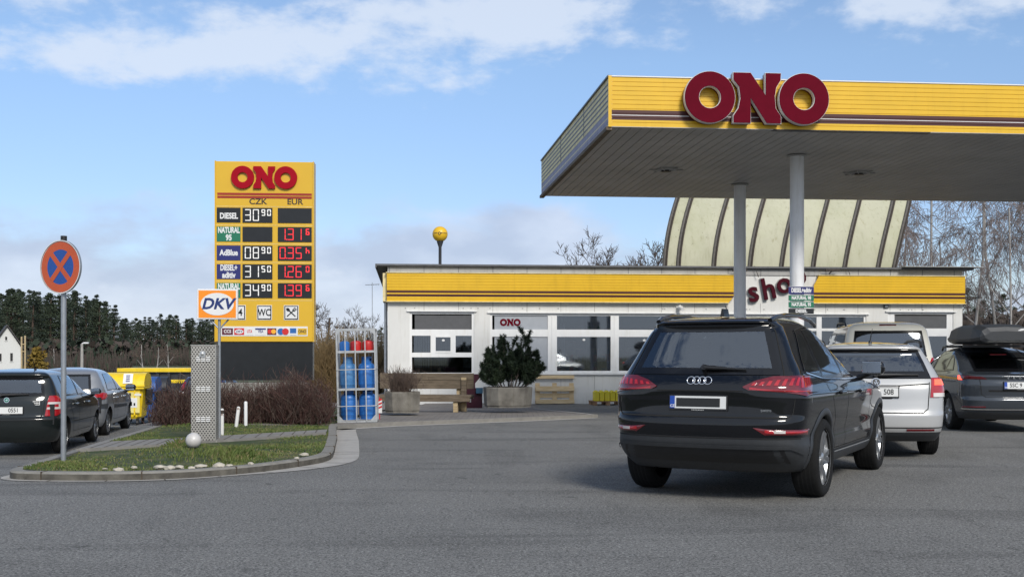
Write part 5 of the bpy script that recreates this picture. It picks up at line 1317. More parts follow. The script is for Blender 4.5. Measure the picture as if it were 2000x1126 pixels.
def arch_ring(mb, sh, wy, wr, r0, r1, off, kind, m=0, zmin=None, a0=-12, a1=192):
    zmin = sh.z0 + .005 if zmin is None else zmin; V = []; n = 36; K_ = 3
    for i in range(n + 1):
        t = R(lerp(a0, a1, i / n))
        for k in range(K_ + 1):
            r_ = lerp(r0, r1, k / K_); y = wy + r_ * math.cos(t); z = max(zmin, wr + r_ * math.sin(t)); V.append(sh.point(kind, y, z, off * (1 if k < K_ else .2)))
    for i in range(n + 1):                     # lip turned into the arch
        t = R(lerp(a0, a1, i / n)); y = wy + r0 * math.cos(t); z = max(zmin, wr + r0 * math.sin(t)); p = sh.point(kind, y, z, off); p.x -= math.copysign(.05, p.x); V.append(p)
    F = [(i * (K_ + 1) + k, i * (K_ + 1) + k + 1, (i + 1) * (K_ + 1) + k + 1, (i + 1) * (K_ + 1) + k) for i in range(n) for k in range(K_)]
    b = (n + 1) * (K_ + 1); F += [(b + i, i * (K_ + 1), (i + 1) * (K_ + 1), b + i + 1) for i in range(n)]
    if kind == 'right': F = [f[::-1] for f in F]
    mb.add(V, F, m, True)
def plate(root, y, z, txt, tilt=4, band=True, red=False, wdt=.52, x=0.0, tx=0.0, sc_=.092):
    Q = Matrix.Translation((x, y, z)) @ Matrix.Rotation(R(-tilt), 4, 'X')
    mb = MB(); mb.box(-wdt / 2 - .012, wdt / 2 + .012, -.012, .03, -.075, .065, 0, Q, .004); mb.box(-wdt / 2, wdt / 2, -.016, -.0125, -.055, .055, 1, Q)
    if band: mb.box(-wdt / 2, -wdt / 2 + .045, -.0185, -.0162, -.055, .055, 2, Q); mb.text('CZ', .032, -wdt / 2 + .023, -.035, -.0185, 1, Q, .001, .03)
    if red: mb.box(-.20, .205, -.0185, -.0162, -.04, .038, 3, Q)
    elif txt: mb.text(txt, sc_ * 1.05, tx, 0, -.0175, 3, Q, .002, .012, sx=.86)
    mb.text('o o o o o o o o', .018, 0, -.066, -.013, 1, Q, .001, .02)
    return mb.build('number_plate', [M['black'], M['plate'], M['plate_blue'], M['ink']], root)
def car_mirror(root, sh, y, z, paint_m, sides=(1, -1), size=1.0, reach=.21):
    for sg in sides:
        x = sh.side(y, z - .06); mb = MB(); s_ = size
        Q = Matrix.Translation((sg * (x + reach * .72), y - .02, z + .06)) @ Matrix.Rotation(R(-8 * sg), 4, 'Z')
        bm = bmesh.new(); bmesh.ops.create_cube(bm, size=1)
        for v in bm.verts: v.co = Vector((v.co.x * .24 * s_, v.co.y * .15 * (1 if v.co.y < 0 else .7), v.co.z * .165 * s_ * (1.0 if v.co.y < 0 else .75)))
        bmesh.ops.bevel(bm, geom=bm.edges[:], offset=.055, segments=4, affect='EDGES', profile=.5); bm.verts.index_update()
        mb.add([v.co.copy() for v in bm.verts], [[v.index for v in f.verts] for f in bm.faces], 0, True, Q); bm.free()
        mb.tube([(sg * (x - .02), y + .03, z - .05), (sg * (x + .05), y + .02, z - .02), (sg * (x + reach * .5), y, z + .01)], [.035, .03, .03], 8, 1)
        o = mb.build('door_mirror', [paint_m, M['black']], root)
        mb = MB(); mb.box(-.10 * s_, .10 * s_, -.0785, -.074, -.064 * s_, .064 * s_, 0, Q, .002); mb.build('mirror_glass', M['mirror'], o)
def wiper(root, sh, x0, x1, z0, z1, base=.06):
    mb = MB(); p0 = sh.point('rear', x0, z0, .035); p1 = sh.point('rear', x1, z1, .022); mb.cyl(sh.point('rear', x0, z0, 0), sh.point('rear', x0, z0, .045), .03, n=12)
    pts = [lerp(p0, p1, t) if False else p0.lerp(p1, t) for t in (0, .25, .6, 1)]; mb.tube(pts, [.024, .022, .013, .008], 6); mb.tube([p + Vector((0, .008, -.012)) for p in pts[1:]], .008, 4)
    mb.build('rear_wiper', M['black'], root)
def interior(root, sh, zb, ys, seat_w=.5, heads=True):
    mb = MB(); z0 = sh.z0 + .1; k = .88
    for z_, nm in ((zb - .18, 0),):
        y0, y1 = sh.YR(zb) + .12, sh.YF(zb + .02) - .1; w_ = sh.W(zb) * .93
        mb.box(-w_, w_, y0, y1, z0 + .12, z0 + .16)
        mb.box(-w_, w_, ys[0] - .62, ys[0] - .05, z0 + .2, zb - .12)
    mb.box(-sh.W(zb) * .85, sh.W(zb) * .85, sh.YF(zb + .02) - .55, sh.YF(zb + .02) - .1, z0 + .3, zb - .02)
    mb.build('cabin', M['car_in'], root)
    for y, xs_ in ((ys[0], (-.42, .0, .42)), (ys[1], (-.38, .38))):
        for x in xs_:
            mb = MB(); hw = .20 if y == ys[0] else .25
            Q = Matrix.Translation((x, y, zb - .42)) @ Matrix.Rotation(R(14), 4, 'X')
            mb.box(-hw, hw, -.07, .07, -.1, .50, 0, Q, .05); mb.box(-.13, .13, -.05, .05, .53, .70 if x else .66, 0, Q, .04); mb.cyl((-.05, 0, .48), (-.05, 0, .56), .01, n=6, M=Q); mb.cyl((.05, 0, .48), (.05, 0, .56), .01, n=6, M=Q)
            mb.box(-hw, hw, .05, .5, -.14, .0, 0, Q, .04); mb.build('seat', M['car_in'], root)
    mb = MB(); Q = Matrix.Translation((-.36, ys[1] + .62, zb - .12)) @ Matrix.Rotation(R(65), 4, 'X'); mb.tube([Q @ Vector((.18 * math.cos(k * .3142), .18 * math.sin(k * .3142), 0)) for k in range(21)], .015, 6); mb.build('steering_wheel', M['black'], root)
    mb = MB(); zr = sh.z1 - .14; mb.box(-.11, .11, ys[1] + .55, ys[1] + .58, zr - .05, zr + .03, 0, None, .012); mb.build('inner_mirror', M['black'], root)
def side_win(root, sh, P, gm, sides=('right', 'left'), border=.04, nx=8, ny=7):
    for kd in sides:
        mb = MB(); patch(mb, sh, kd, P, .006, 0, border, 1, nx, ny, .02); mb.build('side_window', [M[gm], M['blackgloss']], root)
def handle(root, sh, y, z, m, sides=('right', 'left')):
    for kd in sides:
        p = sh.point(kd, y, z, .0); sg = 1 if kd == 'right' else -1; mb = MB()
        mb.box(min(p.x, p.x + sg * .04), max(p.x, p.x + sg * .04), y - .11, y + .11, z - .016, z + .018, 0, None, .014); mb.build('door_handle', m, root)
def roof_rail(root, pts, m, r_=.022):
    for sg in (-1, 1):
        mb = MB(); mb.tube([(sg * x, y, z) for x, y, z in pts], r_, 8); mb.build('roof_rail', m, root)
def headlamps(root, sh, P):
    for sg in (1, -1):
        mb = MB(); patch(mb, sh, 'front', P if sg > 0 else mirror(P), .004, 0, 0, 0, 8, 5, .02); mb.build('headlight', M['lamp_clear'], root)
def add_lamp(root, sh, P, m, off=.008, name='tail_light', sides=(1, -1), segs=(), bars=None, nx=12, ny=7):
    r_ = []
    for sg in sides:
        mb = MB(); patch(mb, sh, 'rear', P if sg > 0 else mirror(P), off, 0, 0, 0, nx, ny, .03)
        for Q, k in segs: patch(mb, sh, 'rear', Q if sg > 0 else mirror(Q), off + .003, k, 0, 0, 8, 3, .006)
        r_.append(mb.build(name, m, root))
    return r_

# ---------- black sport utility car
P_BLK = paint('black_car_paint', (.003, .0035, .005), .3, spec=.05)
suv = thing('black_suv', 'black suv in front with four ring emblem and blacked out number plate', 'car', (2.103, 10.912, 0), -0.487)
def up(L, i=0): return [tuple(round(v + (.035 * ss((v - 1.25) / .3) if k == i else 0), 4) for k, v in enumerate(p)) for p in L]
SUVP = [[(.27, .82), (.36, .875), (.5, .908), (.58, .900), (.70, .922), (.90, .940), (.955, .938), (.985, .922), (1.05, .900), (1.10, .872), (1.16, .85), (1.3, .774), (1.48, .672), (1.55, .622), (1.60, .572), (1.635, .48), (1.652, .36), (1.66, .18)],
           [(.27, -.70), (.34, -.80), (.44, -.91), (.55, -.955), (.70, -.965), (.755, -.955), (.775, -.93), (.95, -.925), (1.02, -.925), (1.06, -.905), (1.13, -.84), (1.19, -.79), (1.3, -.72), (1.5, -.585), (1.545, -.56), (1.56, -.64), (1.60, -.62), (1.625, -.42), (1.645, -.1), (1.66, .35)],
           [(.27, 3.5), (.45, 3.68), (.7, 3.68), (.85, 3.60), (.93, 3.42), (1.0, 3.0), (1.05, 2.5), (1.085, 2.2), (1.11, 2.05), (1.3, 1.68), (1.5, 1.22), (1.57, .98), (1.62, .75), (1.65, .5), (1.66, .42)],
           [(.27, .42), (.9, .44), (1.05, .40), (1.2, .30), (1.5, .22), (1.6, .3), (1.66, .2)]]
sh = Shell(*[up(q) for q in SUVP], 3.0, .75, 2.5, .045, 1.4, 2.3)
RW = [(-.665, 1.165), (.665, 1.165), (.512, 1.535), (-.512, 1.535)]; WS = [(-.74, 1.13), (.74, 1.13), (.60, 1.53), (-.60, 1.53)]
Q1 = [(-.36, 1.185), (.10, 1.135), (.16, 1.49), (-.04, 1.47)]; Q2 = [(.15, 1.13), (.93, 1.11), (.96, 1.53), (.22, 1.50)]; Q3 = [(.99, 1.11), (1.93, 1.10), (1.28, 1.50), (1.06, 1.535)]
RW, WS, Q1, Q2, Q3 = [up(q, 1) for q in (RW, WS, Q1, Q2, Q3)]
wheels = [(.805, 0, .365), (.805, 2.82, .365)]
def cls_suv(x, y, z, n):
    if z < .585 and (y < -.45): return ('bumper_lower', 'cladding')
    if z < .40: return ('sill_cladding', 'cladding')
    if y < -.62 and z < .765: return ('rear_bumper', 'paint')
    if y < -.30 and abs(x) < .80 and .765 <= z < 1.595 and n.y < -.3: return ('tailgate', 'paint')
    if z > 1.60: return ('roof', 'paint')
    if abs(n.x) > .4 and .40 <= z < 1.56:
        if .42 < y < .95: return ('rear_door:' + ('r' if x > 0 else 'l'), 'paint')
        if .95 <= y < 2.12: return ('front_door:' + ('r' if x > 0 else 'l'), 'paint')
    if y > 2.12 and z > .8 and n.z > .5: return ('bonnet', 'paint')
    return ('body', 'paint')
made = body_parts(suv, sh, P_BLK, None, wheels, .405, cls_suv, [('rear', RW), ('front', WS), ('side', Q1), ('side', Q2), ('side', Q3)])
mb = MB(); patch(mb, sh, 'rear', up([(-.70, 1.14), (.70, 1.14), (.537, 1.552), (-.537, 1.552)], 1), .006, 0, .06, 1, 14, 10, .02); mb.build('rear_window', [M['glass_car'], M['blackgloss']], suv)
mb = MB(); patch(mb, sh, 'front', up([(-.78, 1.11), (.78, 1.11), (.63, 1.55), (-.63, 1.55)], 1), .006, 0, .05, 1, 14, 8, .02); mb.build('windscreen', [M['glass_car'], M['blackgloss']], suv)
for P in ([(-.42, 1.175), (.12, 1.115), (.18, 1.515), (-.07, 1.50)], [(.13, 1.11), (.955, 1.09), (.98, 1.555), (.20, 1.525)], [(.965, 1.09), (2.0, 1.085), (1.32, 1.525), (1.04, 1.557)]): side_win(suv, sh, up(P, 1), 'glass_car')
mb = MB()
for kd in ('right', 'left'):                  # bright trim under the windows, shut lines
    ribbon(mb, sh, kd, [(-.40, 1.155), (.12, 1.098), (1.0, 1.075), (2.0, 1.07)], .014, .010, 0); ribbon(mb, sh, kd, up([(-.42, 1.175), (-.07, 1.512), (.2, 1.54), (1.0, 1.57), (1.32, 1.54), (2.0, 1.09)], 1), .010, .011, 0)
mb.build('window_trim', M['chrome'], suv)
mb = MB()
for kd in ('right', 'left'):
    ribbon(mb, sh, kd, [(.98, 1.08), (.97, .8), (.96, .42)], .009, .002); ribbon(mb, sh, kd, [(2.08, 1.05), (2.16, .8), (2.16, .42)], .009, .002); ribbon(mb, sh, kd, [(.14, 1.09), (.30, .92), (.45, .72), (.52, .42)], .009, .002); ribbon(mb, sh, kd, [(.52, .42), (2.16, .42)], .008, .002)
    ribbon(mb, sh, kd, [(-.55, .965), (.6, .955), (2.2, .945), (3.2, .93)], .006, .003)
ribbon(mb, sh, 'rear', [(-.80, .768), (.80, .768)], .012, .002); ribbon(mb, sh, 'rear', [(-.86, .93), (-.84, .80), (-.80, .768)], .009, .002); ribbon(mb, sh, 'rear', [(.86, .93), (.84, .80), (.80, .768)], .009, .002)
ribbon(mb, sh, 'rear', [(-.96, .585), (.96, .585)], .010, .003); ribbon(mb, sh, 'rear', up([(-.745, 1.12), (-.575, 1.56)], 1), .010, .003); ribbon(mb, sh, 'rear', up([(.745, 1.12), (.575, 1.56)], 1), .010, .003)
ribbon(mb, sh, 'rear', [(-.40, 1.0), (.40, 1.0)], .010, .002)
mb.build('panel_gap', M['well'], suv)
LP = [(.40, 1.035), (.50, 1.085), (.64, 1.125), (.9, 1.135), (1.20, 1.13), (1.24, 1.05), (1.14, .965), (1.0, .955), (.80, .985), (.55, 1.005), (.43, 1.01)]
segs = []
for k in range(7): a = .47 + k * .065; segs.append(([(a, 1.045), (a + .035, 1.045), (a + .05, 1.055 + k * .008 + .012), (a + .022, 1.055 + k * .008 + .012)], 1))
for k in range(4): a = .93 + k * .065; segs.append(([(a, 1.03), (a + .04, 1.03), (a + .04, 1.115), (a, 1.115)], 1))
segs.append(([(.46, 1.015), (.86, .99), (.86, 1.008), (.46, 1.03)], 1)); segs.append(([(.86, .99), (1.12, .985), (1.12, 1.005), (.86, 1.008)], 1))
add_lamp(suv, sh, LP, [M['lamp_dark'], M['lamp_red'], M['lamp_bright']], .012, segs=segs, nx=18, ny=10)
RF = [(.50, .682), (.60, .620), (1.12, .612), (1.14, .665)]
add_lamp(suv, sh, RF, [M['lamp_dark'], M['lamp_red'], M['lamp_clear']], .006, 'bumper_light', segs=[([(.60, .635), (.66, .632), (1.09, .628), (1.09, .655), (.60, .665)], 1), ([(.68, .635), (.78, .635), (.78, .66), (.68, .66)], 2)], ny=4)
mb = MB(); ribbon(mb, sh, 'rear', [(-1.0, .44), (-.82, .505), (.82, .505), (1.0, .44)], .018, .016, 0); ribbon(mb, sh, 'rear', [(-.84, .52), (.84, .52)], .012, .014, 0); mb.build('bumper_trim', M['cladding'], suv)
mb = MB(); patch(mb, sh, 'rear', [(-.80, .36), (.80, .36), (.76, .49), (-.76, .49)], .004, 0, 0, 0, 10, 4, .01); mb.build('diffuser', M['black'], suv)
for kd in ('right', 'left'):
    for _, wy, wr in wheels: mb = MB(); arch_ring(mb, sh, wy, wr, .400, .462, .012, kd, 0, .30); mb.build('arch_trim', M['cladding'], suv)
mb = MB()
for kd in ('right', 'left'): patch(mb, sh, kd, [(.46, .29), (2.36, .29), (2.36, .38), (.46, .385)], .014, 0, 0, 0, 10, 4, .03); ribbon(mb, sh, kd, [(.5, .39), (2.3, .385)], .012, .018, 1)
mb.build('side_skirt', [M['cladding'], M['galv']], suv)
mb = MB()
for k in range(4):
    cx = (k - 1.5) * .052; q = sh.point('rear', cx, 1.082, .012); Qm = Matrix.Translation(q) @ Matrix.Rotation(R(-22), 4, 'X')
    mb.tube([Qm @ Vector((.036 * math.cos(t * .2618), 0, .036 * math.sin(t * .2618))) for t in range(25)], .0052, 6, caps=False)
mb.build('emblem', M['chrome'], suv)
q = sh.point('rear', .60, .835, .008); mb = MB(); mb.text('quattro', .034, q.x, q.z, q.y, 0, None, .004, .03); mb.build('badge', M['chrome'], suv)
plate(suv, sh.YR(.90) - .004, .895, None, 4, True, True)
wiper(suv, sh, .02, .40, 1.185, 1.175); car_mirror(suv, sh, 1.80, 1.12, P_BLK); interior(suv, sh, 1.14, (.28, 1.15))
handle(suv, sh, .62, .955, P_BLK); handle(suv, sh, 1.55, .945, P_BLK)
roof_rail(suv, [(.535, -.50, 1.632), (.55, -.36, 1.667), (.555, -.05, 1.692), (.56, .45, 1.70), (.56, .9, 1.67), (.555, 1.15, 1.615)], P_BLK, .022)
mb = MB(); mb.prism([(-.02, 0), (.02, 0), (.006, .075), (-.006, .075)], -.12, .05, 0, Matrix.Translation((0, -.1, 1.683))); mb.cyl((0, -.07, 1.685), (0, -.10, 1.79), .006, n=6); mb.build('antenna', M['blackgloss'], suv)
for wx, wy, wr in wheels:
    for sg in (1, -1): wheel(suv, sg * .80, wy, wr, .25, .262, (5, True), sg)
headlamps(suv, sh, [(.45, .78), (.9, .80), (1.0, .90), (.5, .88)])
mb = MB(); patch(mb, sh, 'front', [(-.5, .45), (.5, .45), (.5, .88), (-.5, .88)], .004, 0, .03, 1, 10, 6, .01); mb.build('grille', [M['black'], M['chrome']], suv)

# ---------- generic hatchbacks and estates
def build_car(name, label, loc, head, pm, spec, group=None):
    o = thing(name, label, 'car', loc, -head, group); H_ = spec; s_ = Shell(H_['W'], H_['YR'], H_['YF'], H_['DR'], H_.get('NR', 3), H_.get('DF', .65), 2.5, H_.get('bar', .05), H_['wb'] / 2, H_['wb'] / 2 + .9)
    whs = [(H_['tr'], 0, H_['r']), (H_['tr'], H_['wb'], H_['r'])]
    d0, d1, d2 = H_['doors']; zb, zt = H_['belt'], H_['top']; zc, zbp = H_.get('clad', .3), H_['bump']
    def cls(x, y, z, n):
        if z < zc: return ('bumper_lower' if y < d0 else 'sill', H_.get('clad_m', 'paint'))
        if y < H_['YR'][0][1] + .35 and z < zbp: return ('rear_bumper', 'paint')
        if n.y < -.3 and abs(x) < H_['tgw'] and zbp <= z < zt + .02 and y < d0: return ('tailgate', 'paint')
        if z > zt + .03: return ('roof', 'paint')
        if abs(n.x) > .4 and y > d0 and y < d2: return (('rear_door:' if y < d1 else 'front_door:') + ('r' if x > 0 else 'l'), 'paint')
        if y > d2 and n.z > .5 and z < zb + .05: return ('bonnet', 'paint')
        return ('body', 'paint')
    wins = [('rear', H_['RW']), ('front', H_['WS'])] + [('side', q) for q in H_['SW']]
    body_parts(o, s_, pm, None, whs, H_['r'] + .045, cls, wins)
    def grow(P, g):
        cx = sum(p[0] for p in P) / len(P); cy = sum(p[1] for p in P) / len(P)
        return [(p[0] + math.copysign(g, p[0] - cx), p[1] + math.copysign(g * .6, p[1] - cy)) for p in P]
    gm = H_.get('glass', 'glass_car'); gr = H_.get('rglass', gm)
    mb = MB(); patch(mb, s_, 'rear', grow(H_['RW'], .03), .006, 0, .05, 1, 14, 8, .02); mb.build('rear_window', [M[gr], M['blackgloss']], o)
    mb = MB(); patch(mb, s_, 'front', grow(H_['WS'], .03), .006, 0, .05, 1, 12, 7, .02); mb.build('windscreen', [M['glass_car'], M['blackgloss']], o)
    for q in H_['SW']: side_win(o, s_, grow(q, .02), H_.get('sglass', gm))
    mb = MB(); 
    for kd in ('right', 'left'):
        for d in (d1, d2): ribbon(mb, s_, kd, [(d, zb - .02), (d + (.06 if d == d2 else 0), zc + .08)], .010, .002)
        ribbon(mb, s_, kd, [(d0 - .2, zb - .06), (d0 + .08, .62), (d0 + .16, zc + .08)], .010, .002); ribbon(mb, s_, kd, [(d0 + .16, zc + .08), (d2 + .06, zc + .08)], .008, .002)
        for yy0, yy1, zz in H_.get('side_lines', ()): ribbon(mb, s_, kd, [(yy0, zz), (yy1, zz - .01)], .014, .004)
    t = H_['tgw']; ribbon(mb, s_, 'rear', [(-t, zb - .03), (-t + .03, zbp + .05), (-t + .10, zbp), (t - .10, zbp), (t - .03, zbp + .05), (t, zb - .03)], .012, .002)
    for L in H_.get('rear_lines', ()): ribbon(mb, s_, 'rear', L, .014, .003)
    mb.build('panel_gap', M['well'], o)
    for P, ms, kw in H_['lamps']: add_lamp(o, s_, P, [M[k] for k in ms], **kw)
    if H_.get('plate'):
        a = H_['plate']; plate(o, s_.YR(a[0]) - .004, a[0], a[1], **a[2])
    if H_.get('wiper'): wiper(o, s_, *H_['wiper'])
    car_mirror(o, s_, H_['my'], zb + .0, M[H_.get('mirror_m', 'black')] if H_.get('mirror_m') else pm, size=H_.get('msz', 1.0)); interior(o, s_, zb + .03, H_['seats'])
    for hy in H_['handles']: handle(o, s_, hy, zb - .13, pm)
    for wx, wy, wr in whs:
        for sg in (1, -1): wheel(o, sg * (H_['tr']), wy, wr, H_.get('tw', .20), H_.get('rim', wr * .66), H_.get('spokes', (7, False)), sg)
    headlamps(o, s_, H_['HL'])
    return o, s_
def scaleW(base, k): return [(z, w_ * k) for z, w_ in base]
# black small hatchback on the left
P_BLK2 = paint('dark_green_black_paint', (.009, .012, .012), .3)
fab = dict(W=[(.22, .76), (.32, .80), (.5, .825), (.75, .832), (.9, .825), (.98, .795), (1.1, .75), (1.3, .655), (1.36, .62), (1.41, .52), (1.44, .34), (1.452, .16)],
  YR=[(.22, -.60), (.32, -.66), (.5, -.70), (.62, -.70), (.66, -.655), (.9, -.64), (.96, -.62), (1.0, -.60), (1.3, -.46), (1.34, -.50), (1.38, -.50), (1.41, -.36), (1.452, .2)],
  YF=[(.22, 3.05), (.4, 3.18), (.65, 3.18), (.8, 3.08), (.9, 2.7), (.97, 2.2), (1.0, 2.0), (1.2, 1.55), (1.35, 1.15), (1.41, .8), (1.452, .5)],
  DR=[(.22, .40), (.9, .40), (1.0, .30), (1.3, .18), (1.452, .2)], NR=3.2, wb=2.46, tr=.70, r=.295, doors=(.36, .88, 1.78), belt=.95, top=1.34, bump=.63, tgw=.60, clad=.26,
  RW=[(-.56, 1.02), (.56, 1.02), (.50, 1.30), (-.50, 1.30)], WS=[(-.62, 1.02), (.62, 1.02), (.53, 1.33), (-.53, 1.33)],
  SW=[[(.02, .99), (.82, .98), (.86, 1.34), (.14, 1.32)], [(.92, .98), (1.68, .97), (1.12, 1.31), (.95, 1.34)]],
  lamps=[([(.60, .66), (.80, .66), (.90, .70), (.90, .96), (.80, 1.0), (.66, 1.0)], ['lamp_red', 'lamp_clear', 'lamp_lit'], dict(off=.012, segs=[([(.64, .86), (.88, .86), (.88, .895), (.65, .895)], 1), ([(.63, .775), (.88, .775), (.88, .81), (.635, .81)], 1), ([(.84, .775), (.885, .775), (.885, .895), (.84, .895)], 1)]))],
  plate=(.765, '0551', dict(band=True, tx=.115, tilt=2)), wiper=(-.1, .34, 1.005, 1.02), my=1.62, msz=.78, seats=(.05, .95), handles=(.6, 1.5), HL=[(.35, .66), (.75, .68), (.8, .80), (.4, .78)], tw=.18, rim=.20, spokes=(8, False), side_lines=((.5, 2.2, .52),), rear_lines=([(-.78, .60), (.78, .60)],), glass='glass_car')
fo, fsh = build_car('black_hatchback', 'black hatchback with plate ending 0551 parked nearest beyond the grass kerb', (-8.56, 19.5, -.385), -R(8.5), P_BLK2, fab, 'cars parked along the left kerb')
mb = MB(); q = fsh.point('rear', 0, .935, .008)
Qm = Matrix.Translation(q) @ Matrix.Rotation(R(-5), 4, 'X'); mb.ring(0, 0, .001, .045, -.006, 0, 24, 0, Qm); mb.ring(0, 0, .001, .036, -.008, -.006, 24, 1, Qm); mb.prism([(-.022, -.004), (.005, -.016), (.024, .004), (.008, .016)], -.010, -.008, 0, Qm)
mb.build('emblem', [M['chrome'], M['green']], fo)
mb = MB(); q = fsh.point('rear', .47, .885, .004); mb.box(q.x - .055, q.x + .055, q.y - .002, q.y, q.z - .035, q.z + .035, 0)
for r3 in range(2):
    for c3 in range(4): mb.box(q.x - .045 + c3 * .024, q.x - .028 + c3 * .024, q.y - .004, q.y - .002, q.z - .026 + r3 * .032, q.z - .004 + r3 * .032, 1)
mb.build('sticker', [M['plate'], M['ink']], fo)
mb = MB(); mb.cyl((.28, .05, 1.43), (.28, .05, 1.46), .022); mb.tube([(.28, .05, 1.45), (.28, -.12, 1.62)], [.01, .004], 6); mb.build('antenna', M['black'], fo)
# silver hatchback
P_SIL = paint('silver_grey_paint', (.27, .28, .295), .35, metal=.35)
pg = dict(W=[(.22, .74), (.32, .79), (.5, .82), (.75, .828), (.88, .82), (.96, .79), (1.1, .74), (1.3, .64), (1.36, .60), (1.41, .50), (1.44, .32), (1.455, .15)],
  YR=[(.22, -.62), (.32, -.68), (.45, -.72), (.58, -.72), (.66, -.66), (.85, -.64), (.98, -.60), (1.2, -.46), (1.34, -.36), (1.41, -.18), (1.44, .05), (1.455, .3)],
  YF=[(.22, 3.0), (.4, 3.12), (.6, 3.12), (.75, 3.0), (.86, 2.6), (.94, 2.15), (.98, 1.95), (1.2, 1.5), (1.35, 1.12), (1.41, .8), (1.455, .5)],
  DR=[(.22, .42), (.9, .42), (1.0, .34), (1.3, .22), (1.455, .2)], NR=2.7, wb=2.44, tr=.69, r=.295, doors=(.34, .86, 1.74), belt=.93, top=1.34, bump=.62, tgw=.56, clad=.26,
  RW=[(-.52, .985), (.52, .985), (.46, 1.30), (-.46, 1.30)], WS=[(-.6, 1.0), (.6, 1.0), (.5, 1.32), (-.5, 1.32)],
  SW=[[(-.06, .985), (.80, .965), (.84, 1.34), (.14, 1.31)], [(.90, .965), (1.66, .955), (1.10, 1.30), (.93, 1.34)]],
  lamps=[([(.56, .80), (.66, .775), (.86, .80), (.96, .86), (.94, .92), (.80, .935), (.62, .90)], ['lamp_red', 'lamp_lit', 'lamp_clear'], dict(off=.02))],
  plate=(.50, '', dict(band=True)), my=1.60, msz=.95, mirror_m='black', seats=(.05, .95), handles=(.6, 1.48), HL=[(.3, .64), (.75, .68), (.8, .80), (.4, .76)], tw=.18, rim=.205, spokes=(9, False), rglass='glass_dark', rear_lines=())
po, psh = build_car('silver_hatchback', 'silver grey hatchback parked ahead of the black hatchback on the left', (-9.36, 23.85, -.42), -R(9), P_SIL, pg, 'cars parked along the left kerb')
mb = MB(); patch(mb, psh, 'rear', [(.62, .60), (1.05, .60), (1.05, .70), (.62, .70)], .012, 0, 0, 0, 8, 3, .02); patch(mb, psh, 'rear', [(-1.05, .60), (-.62, .60), (-.62, .70), (-1.05, .70)], .012, 0, 0, 0, 8, 3, .02)
for kd in ('right', 'left'): patch(mb, psh, kd, [(.45, .58), (1.9, .56), (1.9, .62), (.45, .66)], .010, 0, 0, 0, 10, 2, .015)
mb.build('bumper_strip', M['cladding'], po)
# silver estate in the queue
P_SIL2 = paint('bright_silver_paint', (.47, .47, .465), .35, metal=.3)
gv = dict(W=[(.22, .80), (.32, .85), (.45, .875), (.7, .892), (.88, .89), (.98, .86), (1.08, .81), (1.3, .685), (1.38, .63), (1.44, .53), (1.47, .36), (1.485, .16)],
  YR=[(.22, -.80), (.30, -.90), (.42, -.96), (.56, -.965), (.60, -.94), (.72, -.92), (.90, -.90), (.96, -.87), (1.02, -.83), (1.2, -.70), (1.37, -.58), (1.395, -.66), (1.42, -.64), (1.445, -.45), (1.485, .2)],
  YF=[(.22, 3.3), (.4, 3.46), (.65, 3.46), (.8, 3.35), (.9, 2.95), (.97, 2.4), (1.01, 2.12), (1.2, 1.7), (1.38, 1.2), (1.44, .85), (1.485, .5)],
  DR=[(.22, .40), (.9, .40), (1.0, .34), (1.3, .22), (1.485, .2)], NR=3.2, wb=2.58, tr=.76, r=.315, doors=(.42, .92, 1.95), belt=1.0, top=1.38, bump=.585, tgw=.66, clad=.335, clad_m='cladding',
  RW=[(-.66, 1.03), (.66, 1.03), (.53, 1.365), (-.53, 1.365)], WS=[(-.66, 1.03), (.66, 1.03), (.55, 1.37), (-.55, 1.37)],
  SW=[[(-.52, 1.04), (.0, 1.02), (.02, 1.36), (-.34, 1.33)], [(.06, 1.02), (.88, 1.01), (.92, 1.39), (.10, 1.37)], [(.98, 1.01), (1.86, 1.0), (1.28, 1.35), (1.02, 1.39)]],
  lamps=[([(.66, .78), (.80, .78), (1.02, .79), (1.02, 1.0), (.92, 1.03), (.69, 1.02)], ['lamp_red', 'lamp_lit', 'lamp_clear'], dict(off=.012, segs=[([(.72, .93), (.96, .93), (.96, 1.0), (.73, 1.0)], 1), ([(.70, .785), (.98, .785), (.98, .835), (.70, .835)], 2)])),
    ([(-.17, 1.352), (.17, 1.352), (.165, 1.375), (-.165, 1.375)], ['lamp_lit'], dict(off=.012, name='brake_light', sides=(1,), nx=6, ny=2)), ([(.36, .36), (.72, .36), (.72, .385), (.36, .385)], ['lamp_dark'], dict(off=.006, name='reflector', nx=6, ny=2))],
  plate=(.845, '508', dict(band=True, tx=.145, tilt=3)), wiper=(.0, .52, 1.04, 1.05), my=1.8, seats=(.2, 1.1), handles=(.62, 1.6), HL=[(.4, .66), (.82, .68), (.86, .80), (.45, .78)], tw=.205, rim=.21, spokes=(5, False), rglass='glass_dark',
  rear_lines=([(-.36, .925), (.28, .925), (.66, .95)], [(.28, .925), (.24, .80), (.18, .765), (-.18, .765), (-.24, .80), (-.28, .925)], [(-.9, .40), (.9, .40)]))
go, gsh = build_car('silver_estate', 'silver estate car with lit brake light queuing ahead of the black suv', (4.78, 15.13, 0), R(11), P_SIL2, gv, 'cars queuing at the pumps')
mb = MB(); q = gsh.point('rear', 0, .965, .010); Qm = Matrix.Translation(q) @ Matrix.Rotation(R(-20), 4, 'X'); mb.ring(0, 0, .046, .055, -.006, 0, 32, 0, Qm); mb.ring(0, 0, .001, .046, -.003, 0, 32, 1, Qm); mb.text('V', .05, 0, .017, -.005, 0, Qm, .004, .02); mb.text('W', .052, 0, -.018, -.005, 0, Qm, .004, .02)
mb.build('emblem', [M['chrome'], M['ink']], go)
